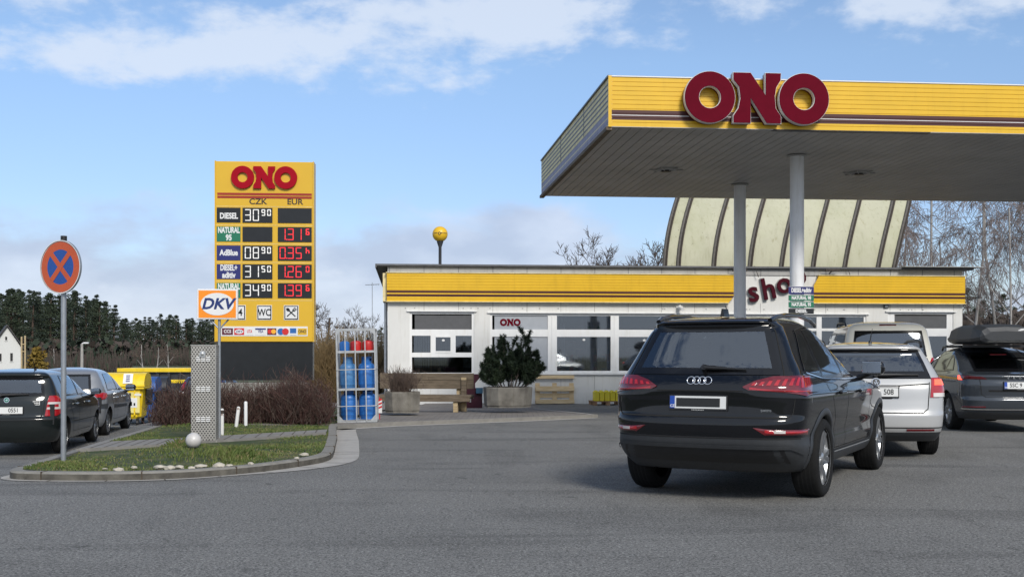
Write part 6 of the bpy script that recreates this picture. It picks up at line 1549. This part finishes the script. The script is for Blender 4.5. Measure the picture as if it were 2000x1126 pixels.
mb = MB(); mb.cyl((0, -.25, 1.465), (0, -.25, 1.50), .026, .018); mb.tube([(0, -.25, 1.50), (.02, -.32, 1.66)], [.008, .003], 6); mb.build('antenna', M['black'], go)
roof_rail(go, [(.60, -.50, 1.42), (.61, -.40, 1.475), (.62, 0, 1.50), (.62, .7, 1.50), (.61, 1.05, 1.46), (.60, 1.15, 1.41)], M['black'], .02)
# dark grey liftback with roof box
P_GRY = paint('graphite_paint', (.045, .052, .062), .25, metal=.3)
oc = dict(W=[(.22, .82), (.32, .87), (.45, .895), (.7, .912), (.85, .912), (.95, .885), (1.02, .84), (1.12, .78), (1.3, .68), (1.37, .62), (1.42, .50), (1.45, .32), (1.465, .14)],
  YR=[(.22, -.86), (.32, -.97), (.42, -1.03), (.56, -1.04), (.60, -1.01), (.80, -1.02), (.90, -1.0), (.95, -1.02), (.98, -.98), (1.02, -.74), (1.10, -.52), (1.2, -.28), (1.3, .02), (1.37, .28), (1.42, .5), (1.465, .8)],
  YF=[(.22, 3.4), (.4, 3.58), (.65, 3.58), (.8, 3.48), (.9, 3.0), (.97, 2.5), (1.01, 2.25), (1.2, 1.8), (1.36, 1.3), (1.42, 1.1), (1.465, 1.0)],
  DR=[(.22, .44), (.9, .46), (1.0, .40), (1.1, .30), (1.3, .3), (1.465, .2)], NR=3.0, wb=2.69, tr=.77, r=.325, doors=(.40, 1.0, 2.05), belt=.98, top=1.36, bump=.60, tgw=.64, clad=.34, clad_m='cladding',
  RW=[(-.60, 1.04), (.60, 1.04), (.50, 1.33), (-.50, 1.33)], WS=[(-.66, 1.03), (.66, 1.03), (.52, 1.35), (-.52, 1.35)],
  SW=[[(-.10, 1.05), (.26, 1.03), (.30, 1.30), (.16, 1.26)], [(.30, 1.02), (.96, 1.0), (1.0, 1.38), (.36, 1.32)], [(1.06, 1.0), (2.0, .99), (1.36, 1.34), (1.10, 1.38)]],
  lamps=[([(.52, .905), (.80, .90), (1.18, .87), (1.20, .965), (.9, .96), (.60, .945)], ['lamp_dark', 'lamp_lit', 'lamp_clear'], dict(off=.012, segs=[([(.93, .885), (1.06, .885), (1.14, .955), (1.04, .955)], 1)])),
     ([(.55, .425), (.98, .42), (.98, .445), (.55, .45)], ['lamp_dark'], dict(off=.006, name='reflector', nx=6, ny=2)), ([(-.14, 1.305), (.14, 1.305), (.14, 1.318), (-.14, 1.318)], ['lamp_red'], dict(off=.014, name='brake_light', sides=(1,), nx=6, ny=2))],
  plate=(.80, '5SC 9', dict(band=True, tx=-.075, tilt=3)), my=1.9, seats=(.3, 1.2), handles=(.72, 1.7), HL=[(.4, .66), (.85, .70), (.9, .80), (.45, .78)], tw=.21, rim=.235, spokes=(5, True), rglass='glass_dark', sglass='glass_dark',
  rear_lines=([(-.5, .70), (.5, .70)], [(-.5, .715), (.5, .715)], [(-.95, .385), (.95, .385)]))
oo, osh = build_car('grey_liftback', 'dark grey liftback with a black roof box queuing on the right', (8.55, 19.79, 0), R(4.5), P_GRY, oc, 'cars queuing at the pumps')
mb = MB()
for k, ch in enumerate('SKODA'):
    q = osh.point('rear', -.19 + k * .095, .925, .008); mb.text(ch, .05, q.x, q.z, q.y, 0, None, .005, .02)
q = osh.point('rear', -.095 - .095, .965, .006); mb.build('badge', M['chrome'], oo)
mb = MB()
ribbon(mb, osh, 'rear', [(-1.0, .405), (-.9, .40), (.9, .40), (1.0, .405)], .022, .012); mb.build('bumper_trim', M['chrome'], oo)
roof_rail(oo, [(.54, .25, 1.40), (.55, .35, 1.45), (.56, .8, 1.475), (.56, 1.3, 1.45), (.55, 1.4, 1.39)], M['black'], .018)
# roof box, carried on the bars
rb = thing('roof_box', 'black roof box with a small white emblem strapped on the grey liftback', 'roof box', tuple(Matrix.Translation((8.55, 19.79, 0)) @ Matrix.Rotation(-R(4.5), 4, 'Z') @ Vector((-.02, .55, 1.50))), -R(4.5))
mb = MB(); lay = []
for y, w0, z0, z1 in ((-1.02, .36, .06, .22), (-.98, .43, .02, .29), (-.6, .46, .0, .35), (.2, .46, .0, .36), (.7, .44, .0, .32), (1.05, .36, .02, .22), (1.25, .22, .06, .14)):
    lay.append([(-w0, y, z0 + .04), (-w0 - .02, y, z0 + .09), (-w0 * .95, y, z1 - .07), (-w0 * .75, y, z1 - .015), (0, y, z1), (w0 * .75, y, z1 - .015), (w0 * .95, y, z1 - .07), (w0 + .02, y, z0 + .09), (w0, y, z0 + .04), (w0 * .8, y, z0), (-w0 * .8, y, z0)])
V = [p for l in lay for p in l]; n = 11
mb.add(V, [(i * n + j, (i + 1) * n + j, (i + 1) * n + (j + 1) % n, i * n + (j + 1) % n) for i in range(len(lay) - 1) for j in range(n)]); mb.add(V, [tuple(range(n)), tuple(range((len(lay) - 1) * n, len(lay) * n))[::-1]])
mb.build('shell', M['cladding'], rb); mb = MB()
for y in (-.45, .5): mb.box(-.56, .56, y - .03, y + .03, -.06, -.015)
mb.build('crossbar', M['black'], rb)
mb = MB(); mb.prism([(.18, .225), (.24, .255), (.31, .26), (.30, .235), (.24, .225), (.22, .21)], -1.012, -1.0); mb.build('emblem', M['white'], rb)
# pale van
P_VAN = paint('cream_van_paint', (.74, .715, .63), .35)
vn = dict(W=[(.28, .86), (.36, .91), (.6, .94), (1.0, .95), (1.1, .94), (1.25, .915), (1.6, .855), (1.78, .81), (1.86, .75), (1.92, .62), (1.955, .42), (1.97, .2)],
  YR=[(.28, -.95), (.36, -1.04), (.6, -1.07), (1.05, -1.04), (1.2, -1.0), (1.75, -.86), (1.85, -.80), (1.92, -.66), (1.95, -.3), (1.97, .2)],
  YF=[(.28, 3.75), (.5, 3.88), (.8, 3.85), (1.0, 3.65), (1.15, 3.25), (1.25, 3.0), (1.5, 2.65), (1.75, 2.2), (1.86, 1.9), (1.92, 1.6), (1.97, 1.2)],
  DR=[(.28, .30), (1.0, .28), (1.9, .24), (1.97, .2)], NR=3.6, wb=3.0, tr=.80, r=.335, doors=(.8, 1.9, 2.95), belt=1.22, top=1.82, bump=.62, tgw=.76, clad=.36, clad_m='cladding', bar=.03,
  RW=[(-.72, 1.24), (.72, 1.24), (.64, 1.74), (-.64, 1.74)], WS=[(-.76, 1.28), (.76, 1.28), (.62, 1.78), (-.62, 1.78)],
  SW=[[(-.62, 1.26), (.70, 1.26), (.70, 1.72), (-.55, 1.72)], [(.80, 1.26), (1.88, 1.26), (1.88, 1.72), (.80, 1.72)], [(2.0, 1.26), (2.78, 1.24), (2.28, 1.70), (2.0, 1.72)]],
  lamps=[([(.80, .82), (.92, .82), (.98, .90), (.98, 1.20), (.86, 1.20), (.80, 1.1)], ['lamp_red', 'lamp_clear'], dict(off=.012)), ([(-.17, 1.865), (.17, 1.865), (.16, 1.885), (-.16, 1.885)], ['lamp_dark'], dict(off=.012, name='brake_light', sides=(1,), nx=6, ny=2))],
  plate=(.80, '', dict(band=True)), my=2.7, seats=(.4, 2.0), handles=(1.7, 2.3), HL=[(.4, .72), (.85, .76), (.88, .95), (.45, .92)], tw=.22, rim=.215, rglass='glass_dark', sglass='glass_dark')
vo, vsh = build_car('cream_van', 'cream passenger van with dark rear window beyond the silver estate', (8.2, 25.0, 0.0), R(9), P_VAN, vn, 'cars queuing at the pumps')
vo.scale = (1.035,) * 3
roof_rail(vo, [(.70, .3, 1.88), (.70, .4, 1.945), (.70, 1.6, 1.965), (.70, 1.75, 1.90)], M['black'], .022)
# small blue car far behind the bins
P_BLU = paint('dark_blue_paint', (.035, .045, .11), .3, metal=.3)
import copy as _cp
sb = _cp.deepcopy(pg); sb['lamps'] = [([(.54, .72), (.84, .72), (.88, .9), (.62, 1.22), (.575, 1.22), (.56, .95)], ['lamp_red', 'lamp_clear'], dict(off=.016, segs=[([(.57, .86), (.80, .86), (.76, .94), (.58, .94)], 1)]))]; sb['rglass'] = 'glass_dark'; sb['plate'] = (.50, '', dict(band=True)); sb['RW'] = [(-.50, .985), (.50, .985), (.44, 1.30), (-.44, 1.30)]
p = at(392, 775, 36.5)
bo, bsh = build_car('blue_hatchback', 'dark blue small car with tall red tail lights behind the perforated cabinet', (p.x, 37.2, gz(-10, 37.2)), R(3), P_BLU, sb)
# ------------------------------------------------------------------ vegetation
M['needle'] = mat('pine_needles', (.022, .036, .018), .8, col2=(.052, .070, .034), scale=.5, c2lo=.35, c2hi=.65)
M['needle2'] = mat('pine_needles_dark', (.017, .029, .018), .8, col2=(.040, .056, .032), scale=.5, c2lo=.35, c2hi=.65)
M['pine_bark'] = mat('pine_bark', (.075, .05, .036), .9, var=.3, scale=4)
M['bare_bark'] = mat('bare_twigs', (.085, .068, .058), .9, var=.25, scale=6)
M['birch'] = mat('birch_bark', (.34, .32, .30), .8, col2=(.07, .06, .055), scale=4, c2lo=.55, c2hi=.66)
M['birch_twig'] = mat('birch_twigs', (.21, .17, .155), .85, var=.25)
M['brown_wood'] = mat('bare_wood_brown', (.058, .045, .038), .95, var=.3, scale=1)
M['willow'] = mat('willow_twigs', (.24, .165, .075), .85, var=.25, scale=2)
M['hedge'] = mat('hedge_twigs', (.080, .038, .030), .9, var=.35, scale=6)
M['hedge2'] = mat('hedge_twigs_grey', (.13, .092, .072), .9, var=.3, scale=6)
M['gold'] = mat('yellow_leaves', (.16, .105, .012), .8, var=.35, scale=1.5)
M['mugo'] = mat('mugo_needles', (.008, .018, .008), .75, col2=(.024, .042, .014), scale=6, c2lo=.35, c2hi=.65)
def rvec(r): 
    while True:
        v = Vector((r.uniform(-1, 1), r.uniform(-1, 1), r.uniform(-1, 1)))
        if .05 < v.length < 1: return v
def leaf_quads(mb, c, rad, n, size, r, m=0, asp=.45, flat=1.0):
    for _ in range(n):
        v = rvec(r); p = c + Vector((v.x * rad.x, v.y * rad.y, v.z * rad.z))
        d = (rvec(r).normalized() + v * .8); d.z *= flat; d.normalize(); q = d.orthogonal().normalized(); q.rotate(Matrix.Rotation(r.uniform(0, 6.28), 3, d)); s_ = size * r.uniform(.6, 1.3)
        mb.add([p - q * s_ * asp, p + d * s_ * .5 - q * 0, p + q * s_ * asp, p - d * s_ * .5], [(0, 1, 2, 3)], m)
def pine(seed, h, cw, m, crown0=.35, dens=1.0, sparse=False):
    r = random.Random(seed); o = bpy.data.objects.new('pine_tree', None); C.objects.link(o)
    mb = MB(); lean = Vector((r.uniform(-.02, .02), r.uniform(-.02, .02), 1)); tp = [lean * (h * t) + Vector((r.uniform(-.1, .1), r.uniform(-.1, .1), 0)) for t in (0, .3, .6, .85, .97)]
    mb.tube(tp, [.24, .2, .15, .08, .03], 6); mt = mb; mb = MB(); n = int(46 * dens)
    for k in range(n):
        t = crown0 + (1 - crown0) * (k + r.random()) / n; t = min(t, .995); a = r.uniform(0, 6.28)
        prof = (math.sin(max(0, min(1, (1 - t) / (1 - crown0))) ** .75 * 1.75)) if not sparse else (1 - (t - crown0) / (1 - crown0)) ** .8
        rr = cw * (.25 + .85 * prof) * r.uniform(.45, 1.0) * (.3 if t > .95 else 1); c = lean * (h * t) + Vector((math.cos(a) * rr * .7, math.sin(a) * rr * .7, r.uniform(-.3, .3)))
        mt.tube([lean * (h * t - .3), c], [.05, .02], 3)
        leaf_quads(mb, c, Vector((rr * .62 + .30, rr * .62 + .30, .30 + rr * .07)), int(86 * dens), .27, r, 0, .28)
    mt.build('trunk', M['pine_bark'], o); mb.build('crown', M[m], o); return o
def bare(seed, h, m_t, m_w, name='bare_tree', spread=.55, depth=5, drop=0.0, tr=.14, twig=.010, first=.28, forks=(3, 4), maxn=2600, clump=1.0):
    r = random.Random(seed); o = bpy.data.objects.new(name, None); C.objects.link(o); T_ = MB(); W_ = MB(); cnt = [0]
    def grow(p, d, L, rad, lv):
        if cnt[0] > maxn: return
        cnt[0] += 1; n = 3 if lv < 2 else 2; pts = [p]; dd = d.copy()
        for i in range(n):
            dd = (dd + rvec(r) * .16 + Vector((0, 0, (.06 if drop == 0 else .05 - drop * (lv / depth) ** 1.5)))).normalized(); pts.append(pts[-1] + dd * (L / n))
        e = max(twig * .55, rad * .62); (T_ if lv <= 1 else W_).tube(pts, [lerp(rad, e, i / n) for i in range(n + 1)], 5 if lv < 2 else 3, 0, None, False)
        if lv >= depth: return
        k = r.randint(*forks) + (1 if lv == 0 else 0)
        for j in range(k):
            t = (first + (1 - first) * (j + r.random()) / k) if lv == 0 else r.uniform(.3, 1.0)
            i = min(n - 1, int(t * n)); q = pts[i].lerp(pts[i + 1], t * n - i); a = r.uniform(0, 6.28); ax = dd.orthogonal().normalized(); ax.rotate(Matrix.Rotation(a, 3, dd))
            nd = (dd * (1 - spread) + ax * spread + Vector((0, 0, .12 if drop == 0 else .0))).normalized(); grow(q, nd, L * r.uniform(.5, .72) * (1.0 if lv else (1.1 - .5 * t)), max(twig, e * r.uniform(.5, .75)), lv + 1)
        if lv > 0 or True: grow(pts[-1], dd, L * .62, e, lv + 1)
    grow(Vector((0, 0, -.2)), Vector((0, 0, 1)), h * .42, tr, 0)
    k = h / max(v[2] for v in W_.v); T_.v = [(x * k, y * k, z * k) for x, y, z in T_.v]; W_.v = [(x * k, y * k, z * k) for x, y, z in W_.v]
    T_.build('trunk', M[m_t], o); W_.build('branches', M[m_w], o); return o
def put(proto, first, x, y, rz, s_, label, cat, group, z=None, sz=None):
    o = proto if first else copy_tree(proto); o.location = (x, y, gz(x, y) - .05 if z is None else z); o.rotation_euler = (0, 0, rz); o.scale = (s_, s_, s_ * (sz or 1)); tag(o, label, cat, group); return o
# far pine wood on the left: three rows
r = random.Random(21)
protos = [pine(1, 17, 2.3, 'needle', .22), pine(2, 18.5, 2.1, 'needle2', .28), pine(3, 15.5, 2.5, 'needle', .18), pine(4, 19, 1.6, 'needle2', .15, 1.0, True), pine(5, 16.5, 2.0, 'needle2', .2)]
used = set()
def skyline(px):                               # height of the tree line in the photograph's pixels
    P = [(-60, 575), (0, 578), (40, 572), (75, 575), (100, 584), (150, 574), (200, 592), (232, 606), (246, 632), (262, 634), (280, 626), (320, 622), (370, 624), (430, 630), (520, 640), (640, 664), (740, 678)]
    for (a, b), (c_, d) in zip(P[:-1], P[1:]):
        if a <= px <= c_: return lerp(b, d, (px - a) / (c_ - a))
    return 640
def wood_row(Y0, Y1, pxs, jit, lab, grp, lower=0.0):
    for px in pxs:
        px += r.uniform(-jit, jit); Y = r.uniform(Y0, Y1); k = r.randrange(5); x = (px - 1000) * Y / FPX; top = skyline(px) + r.uniform(-11, 12) + lower
        zt = EYE + (HOR - top) * Y / FPX; zg = gz(x, Y); hh = [17, 18.5, 15.5, 19, 16.5][k]; s_ = max(.3, (zt - zg) / hh); wide = 1.55
        o_ = put(protos[k], k not in used, x, Y, r.uniform(0, 6.28), s_, lab, 'tree', grp); used.add(k); o_.scale = (s_ * wide, s_ * wide, s_)
wood_row(150, 175, range(-40, 245, 12), 6, 'dark pine in the tall near end of the far wood on the left', 'tall pines at the near end of the left wood')
wood_row(185, 215, range(-40, 250, 11), 7, 'dark pine in the tall near end of the far wood on the left', 'tall pines at the near end of the left wood')
wood_row(270, 300, range(244, 470, 9), 5, 'dark pine in the low distant tree line behind the price sign', 'distant pines behind the price sign')
wood_row(310, 340, range(240, 760, 10), 6, 'dark pine in the low distant tree line behind the price sign', 'distant pines behind the price sign')
# undergrowth of the wood: bare brown saplings and needles that read as one mass
mb = MB()
for k in range(5200):
    px = r.uniform(-60, 470); near = px < 250; Y = r.uniform(135, 150) if near else r.uniform(240, 262); x = (px - 1000) * Y / FPX; zg = gz(x, Y); hmax = (3.4 if near else 5.0) * r.random() ** .5
    if near and r.random() < .35: hmax *= .5
    h = r.uniform(.4, 1) * hmax; lean = r.uniform(-.5, .5); w_ = r.uniform(.03, .09); b_ = r.uniform(0, h * .4)
    mb.add([(x - w_, Y, zg + b_), (x + w_, Y + .1, zg + b_), (x + lean + w_ * .4, Y, zg + h), (x + lean - w_ * .4, Y, zg + h)], [(0, 1, 2, 3)], 0 if r.random() < .8 else 1)
for k in range(9000):
    px = r.uniform(-60, 470); near = px < 250; Y = r.uniform(150, 165) if near else r.uniform(264, 285); x = (px - 1000) * Y / FPX; zg = gz(x, Y)
    leaf_quads(mb, Vector((x, Y, zg + r.uniform(0, 4.2 if near else 5.5))), Vector((.4, .4, .4)), 1, 1.1, r, 1 if r.random() < .45 else 2, .45)
tag(mb.build('undergrowth', [M['brown_wood'], M['needle2'], M['brown_wood']]), 'brown bare undergrowth and saplings below the far pines', 'undergrowth', kind='stuff')
# pale birch trunks standing before the left wood
bp = bare(40, 9, 'birch', 'hedge2', 'birch_tree', .5, 4, 0, .16, .035, .3, (2, 3), 220)
for i, (px, pt, Y) in enumerate(((281, 648, 130), (330, 646, 128), (305, 658, 150), (235, 668, 150), (110, 660, 140))):
    x = (px - 1000) * Y / FPX; zt = EYE + (HOR - pt) * Y / FPX
    put(bp, i == 0, x, Y, i * 1.7, (zt - gz(x, Y)) / 9.0, 'thin pale birch standing before the dark left wood', 'tree', 'birches before the left wood')
# golden small tree beside the house
o = bpy.data.objects.new('golden_tree', None); C.objects.link(o); Y = 98; p = at(73, 715, Y); o.location = (p.x, Y, gz(p.x, Y)); tag(o, 'small golden leafed tree beside the white house', 'tree'); mb = MB(); r2 = random.Random(8); k = Y / FPX
mb.cyl((0, 0, -.2), (0, 0, 2.2), .12, .06, 6); mb.build('trunk', M['pine_bark'], o); mb = MB()
for c_ in range(26):
    t = r2.random(); w_ = 22 * k * (1 - .75 * t); leaf_quads(mb, Vector((r2.uniform(-1, 1) * w_, r2.uniform(-1, 1) * w_, .4 + t * 48 * k)), Vector((.42, .42, .4)), 42, .26, r2, 0, .45)
mb.build('crown', M['gold'], o)
# bare trees
b1 = bare(51, 9, 'bare_bark', 'bare_bark', 'bare_tree', .55, 6, 0, .085, .012, .2, (3, 4), 2600)
b2 = bare(52, 9, 'bare_bark', 'bare_bark', 'bare_tree', .6, 6, 0, .08, .012, .2, (3, 4), 2600)
for i, (px, pt, Y, pr, rz, lb) in enumerate(((1243, 436, 52, 0, .4, 'bare tree rising behind the shop roof left of the vault'), (648, 556, 62, 1, 1.2, 'bare tree between price sign and shop, the taller one'), (700, 592, 66, 0, 2.2, 'lower bare tree close to the left corner of the shop'), (1215, 470, 56, 1, 3.0, 'low bare tree left of the one beside the vault'))):
    x = (px - 1000) * Y / FPX; zt = EYE + (HOR - pt) * Y / FPX; s_ = (zt - gz(x, Y)) / 9
    put((b1, b2)[pr], i in (0, 1), x, Y, rz, s_, lb, 'tree', None)
# birches right of the shop
q1 = bare(61, 12, 'birch', 'birch_twig', 'weeping_birch', .46, 6, .5, .040, .0055, .2, (3, 4), 2800)
q2 = bare(62, 12, 'birch', 'birch_twig', 'weeping_birch', .42, 6, .55, .036, .0055, .2, (3, 4), 2800)
q3 = bare(63, 12, 'birch', 'birch_twig', 'weeping_birch', .5, 6, .45, .042, .0055, .2, (3, 4), 2800)
for i, (px, Y, pr, rz, s_) in enumerate(((1823, 52, 0, .3, .95), (1975, 50, 1, 1.0, 1.05), (1900, 58, 2, 2.2, 1.0), (1770, 60, 1, 3.5, .9), (2050, 54, 0, 4.5, 1.1), (1950, 66, 2, 5.1, 1.15), (1845, 68, 1, .9, 1.1), (2020, 62, 2, 2.9, 1.15), (1740, 66, 2, 1.4, .95))):
    x = (px - 1000) * Y / FPX; put((q1, q2, q3)[pr], i in (0, 1, 2), x, Y, rz, s_, 'bare weeping birch right of the shop below the canopy edge', 'tree', 'bare birches right of the shop')
# dark pines behind them on the right
for i, (px, pt, Y) in enumerate(((1895, 560, 95), (1925, 585, 100), (1955, 575, 92), (1985, 600, 98), (1870, 600, 104), (2010, 590, 100), (1910, 600, 88), (1968, 612, 90), (1940, 620, 85), (2030, 600, 90), (1885, 622, 86), (1996, 622, 84))):
    k = i % 5; x = (px - 1000) * Y / FPX; zt = EYE + (HOR - pt) * Y / FPX; hh = [17, 18.5, 15.5, 19, 16.5][k]
    o = put(protos[k], False, x, Y, i * 1.3, 1, 'dark pine behind the birches on the right', 'tree', 'dark pines behind the right birches'); s_ = (zt - gz(x, Y)) / hh; o.scale = (s_ * 1.6, s_ * 1.6, s_)
mb = MB()
for k in range(2600):
    px = r.uniform(1850, 2120); Y = r.uniform(78, 92); x = (px - 1000) * Y / FPX; zg = gz(x, Y); h = r.uniform(.5, 4.6); lean = r.uniform(-.5, .5); w_ = r.uniform(.02, .06)
    mb.add([(x - w_, Y, zg), (x + w_, Y + .1, zg), (x + lean + w_ * .4, Y, zg + h), (x + lean - w_ * .4, Y, zg + h)], [(0, 1, 2, 3)], 0)
    leaf_quads(mb, Vector((x, Y + 2, zg + r.uniform(0, 4.2))), Vector((.3, .3, .3)), 1, .8, r, 1, .45)
tag(mb.build('undergrowth', [M['brown_wood'], M['brown_wood']]), 'brown bare thicket under the birches on the right', 'undergrowth', kind='stuff')
# willow thicket between sign and shop
def twigs(mb, n, fx, hmin, hmax, rad, lean, r, m=0, seg=3, bend=.3):
    for _ in range(n):
        p = Vector(fx(r)); h = r.uniform(hmin, hmax); d = Vector((r.gauss(0, lean), r.gauss(0, lean), 1)).normalized(); pts = [p]
        for i in range(seg): d = (d + rvec(r) * bend * .5).normalized(); pts.append(pts[-1] + d * h / seg)
        mb.tube(pts, [lerp(rad, rad * .35, i / seg) for i in range(seg + 1)], 3, m if isinstance(m, int) else r.choice(m), None, False, False)
mb = MB(); r = random.Random(31); Y = 48; a = at(600, 760, Y).x; b = at(745, 760, Y).x
twigs(mb, 5200, lambda q: (q.uniform(a, b), Y + q.uniform(-1.5, 2.5), gz(a, Y) + q.uniform(-.3, 1.7)), .5, 2.0, .016, .45, r)
tag(mb.build('willow_thicket', M['willow']), 'ochre bare willow thicket between the price sign and the shop', 'thicket', kind='thing')
# clipped bare hedges
def hedge(label, pts, wid_, h0, h1, n, seed, name='hedge', g=None):
    from mathutils import noise as mnoise
    r = random.Random(seed); mb = MB()
    def fx(q):
        t = q.random() * (len(pts) - 1); i = min(len(pts) - 2, int(t)); t -= i; x = lerp(pts[i][0], pts[i + 1][0], t); y = lerp(pts[i][1], pts[i + 1][1], t)
        return (x + q.uniform(-wid_, wid_) * .5, y + q.uniform(-wid_, wid_), KT - .03 + abs(q.gauss(0, .22)))
    for q_ in range(n):
        p = fx(r); e_ = min(math.hypot(p[0] - pts[0][0], p[1] - pts[0][1]), math.hypot(p[0] - pts[-1][0], p[1] - pts[-1][1])); k_ = (.5 + .5 * ss(e_ / .55)) * (.85 + .3 * mnoise.noise(Vector((p[0] * 2.2, p[1] * 2.2, seed))))
        twigs(mb, 1, lambda _: p, h0 * k_, h1 * k_, .0055, .42, r, (0, 0, 1), 3, .5)
        if q_ % 3 != 2: twigs(mb, 1, lambda _: (p[0] + r.uniform(-.08, .08), p[1], p[2] + r.uniform(.05, h1 * .75) * k_), .10, .26, .0045, .9, r, (0, 0, 1), 2, .5)
    tag(mb.build(name, [M['hedge'], M['hedge2']]), label, 'hedge', g)
hedge('reddish bare hedge left of the perforated cabinet', [(-6.15, 19.6), (-5.6, 20.2), (-4.95, 20.6)], .35, .22, .46, 3000, 41)
hedge('large reddish bare hedge below the price sign', [(-4.5, 20.9), (-3.9, 20.4), (-3.45, 20.2)], .5, .26, .52, 5200, 42)
hedge('lower end of the bare hedge beside the white posts', [(-5.1, 20.2), (-4.75, 20.4), (-4.4, 20.6)], .3, .2, .38, 1800, 43)
# twigs in the left planter, pine in the right one
def to_world(o, v): return Matrix.Translation(o.location) @ Matrix.Rotation(o.rotation_euler.z, 4, 'Z') @ Vector(v)
r = random.Random(51); o = thing('bare_shrub', 'bare twiggy shrub growing in the left concrete planter', 'shrub', tuple(to_world(pl1, (0, 0, ph1 - .05)))); mb = MB()
twigs(mb, 240, lambda q: (q.gauss(0, .12) - .02, q.gauss(0, .10), 0), .3, .66, .006, .42, r, 0, 4, .5); twigs(mb, 420, lambda q: (q.gauss(0, .2), q.gauss(0, .16), q.uniform(.08, .4)), .10, .22, .004, .8, r, 0, 2); mb.build('twigs', M['hedge2'], o)
o = thing('mountain_pine', 'dark bushy mountain pine growing in the right concrete planter', 'shrub', tuple(to_world(pl2, (0.05, 0, ph2 - .05)))); br_ = MB(); nd = MB(); r = random.Random(52); k = 25.2 / FPX
def shoot(p, d, L, lv):
    pts = [p]; dd = d.copy(); n = 4
    for i in range(n): dd = (dd + rvec(r) * .22 + Vector((0, 0, .20))).normalized(); pts.append(pts[-1] + dd * L / n)
    br_.tube(pts, [.018 - .004 * lv, .015 - .004 * lv, .012 - .003 * lv, .009 - .002 * lv, .006], 4, 0, None, False)
    for i in range(1 if lv else 2, n + 1):
        for t in (.0, .5) if i < n else (0,):
            c_ = pts[i] if t == 0 else pts[i].lerp(pts[i + 1], .5); ax = dd
            for q in range(20):
                v = rvec(r).normalized(); v = (v + ax * .7).normalized(); s_ = r.uniform(.05, .085); w_ = v.orthogonal().normalized() * .0075; w_.rotate(Matrix.Rotation(r.uniform(0, 3.1), 3, v)); b0 = c_ + rvec(r) * .018
                nd.add([b0 - w_, b0 + w_, b0 + v * s_ + w_ * .4, b0 + v * s_ - w_ * .4], [(0, 1, 2, 3)], 0)
    if lv < 2:
        for _ in range(r.randint(3, 4)):
            i = r.randint(1, n - 1); nd_ = (dd + rvec(r).normalized() * .9).normalized(); shoot(pts[i], nd_, L * r.uniform(.4, .6), lv + 1)
for dx_, dz_, L in ((-.8, .45, 60), (-.6, .8, 70), (-.35, 1, 92), (-.1, 1, 84), (.12, 1, 70), (.32, 1, 116), (.75, .75, 100), (1.0, .5, 80), (-.5, .6, 62), (.45, .7, 70), (.05, .8, 78), (.8, .3, 62), (-.8, .3, 52), (.2, 1, 84), (.55, .9, 88), (.0, .9, 80), (-.55, .9, 90), (.95, .85, 86), (.35, 1, 136), (-.08, 1, 126)):
    shoot(Vector((dx_ * .28, r.uniform(-.2, .2), 0)), Vector((dx_, r.uniform(-.35, .25), dz_)).normalized(), L * k * .72, 0)
br_.build('branches', M['bare_bark'], o); nd.build('needles', M['mugo'], o)
# lawn grass
M['grass'] = mat('grass_blades', (.065, .105, .018), .7, col2=(.15, .175, .048), scale=1.6, c2lo=.4, c2hi=.62)
M['straw'] = mat('dry_grass', (.22, .185, .085), .85, var=.2)
r = random.Random(61); mb = MB(); inn = [Vector((p.x, p.y)) for p in inner] + [Vector((-3.15, 23.2)), Vector((-4.2, 26.5))]
pathP = A + B[::-1] if False else None
PA = [IS * Vector(q) for q in ((-5.38, 13.9), (-4.6, 14.55), (-3.6, 15.75), (-2.78, 16.85), (-2.86, 17.45), (-3.7, 16.6), (-4.7, 15.6), (-5.5, 15.0))]
cnt = 0
from mathutils import noise as mnoise
while cnt < 30000:
    y = 11.6 + (22.2 - 11.6) * r.random() ** 1.25; x = r.uniform(-6.5, -2.15)
    if not inside(inn, x, y) or inside(PA, x, y): continue
    cnt += 1; nz_ = mnoise.noise(Vector((x * 1.3, y * 1.3, 0))); n2_ = mnoise.noise(Vector((x * .6 + 7, y * .6, 3)))
    if n2_ < -.10 and r.random() < .8: continue
    tall = math.exp(-(((x + 3.5) / .40) ** 2 + ((y - 13.7) / .5) ** 2)) * .09 + math.exp(-(((x + 4.45) / .2) ** 2 + ((y - 15.2) / .3) ** 2)) * .1
    h = max(.010, .024 + .022 * nz_ + tall) * r.uniform(.6, 1.4); a = r.uniform(0, 6.28); w_ = r.uniform(.004, .008); ln = h * r.uniform(.2, .9); dx_, dy_ = math.cos(a), math.sin(a); z = lawn_z(x, y) - .005
    mb.add([(x - dy_ * w_, y + dx_ * w_, z), (x + dy_ * w_, y - dx_ * w_, z), (x + dx_ * ln * .4 + dy_ * w_ * .7, y + dy_ * ln * .4 - dx_ * w_ * .7, z + h * .7), (x + dx_ * ln, y + dy_ * ln, z + h), (x + dx_ * ln * .4 - dy_ * w_ * .7, y + dy_ * ln * .4 + dx_ * w_ * .7, z + h * .7)], [(0, 1, 2, 3, 4)], 1 if r.random() < (.10 + .25 * max(0, -nz_)) else 0)
tag(mb.build('grass', [M['grass'], M['straw']]), 'short patchy spring grass on the kerbed island', 'grass', kind='stuff')
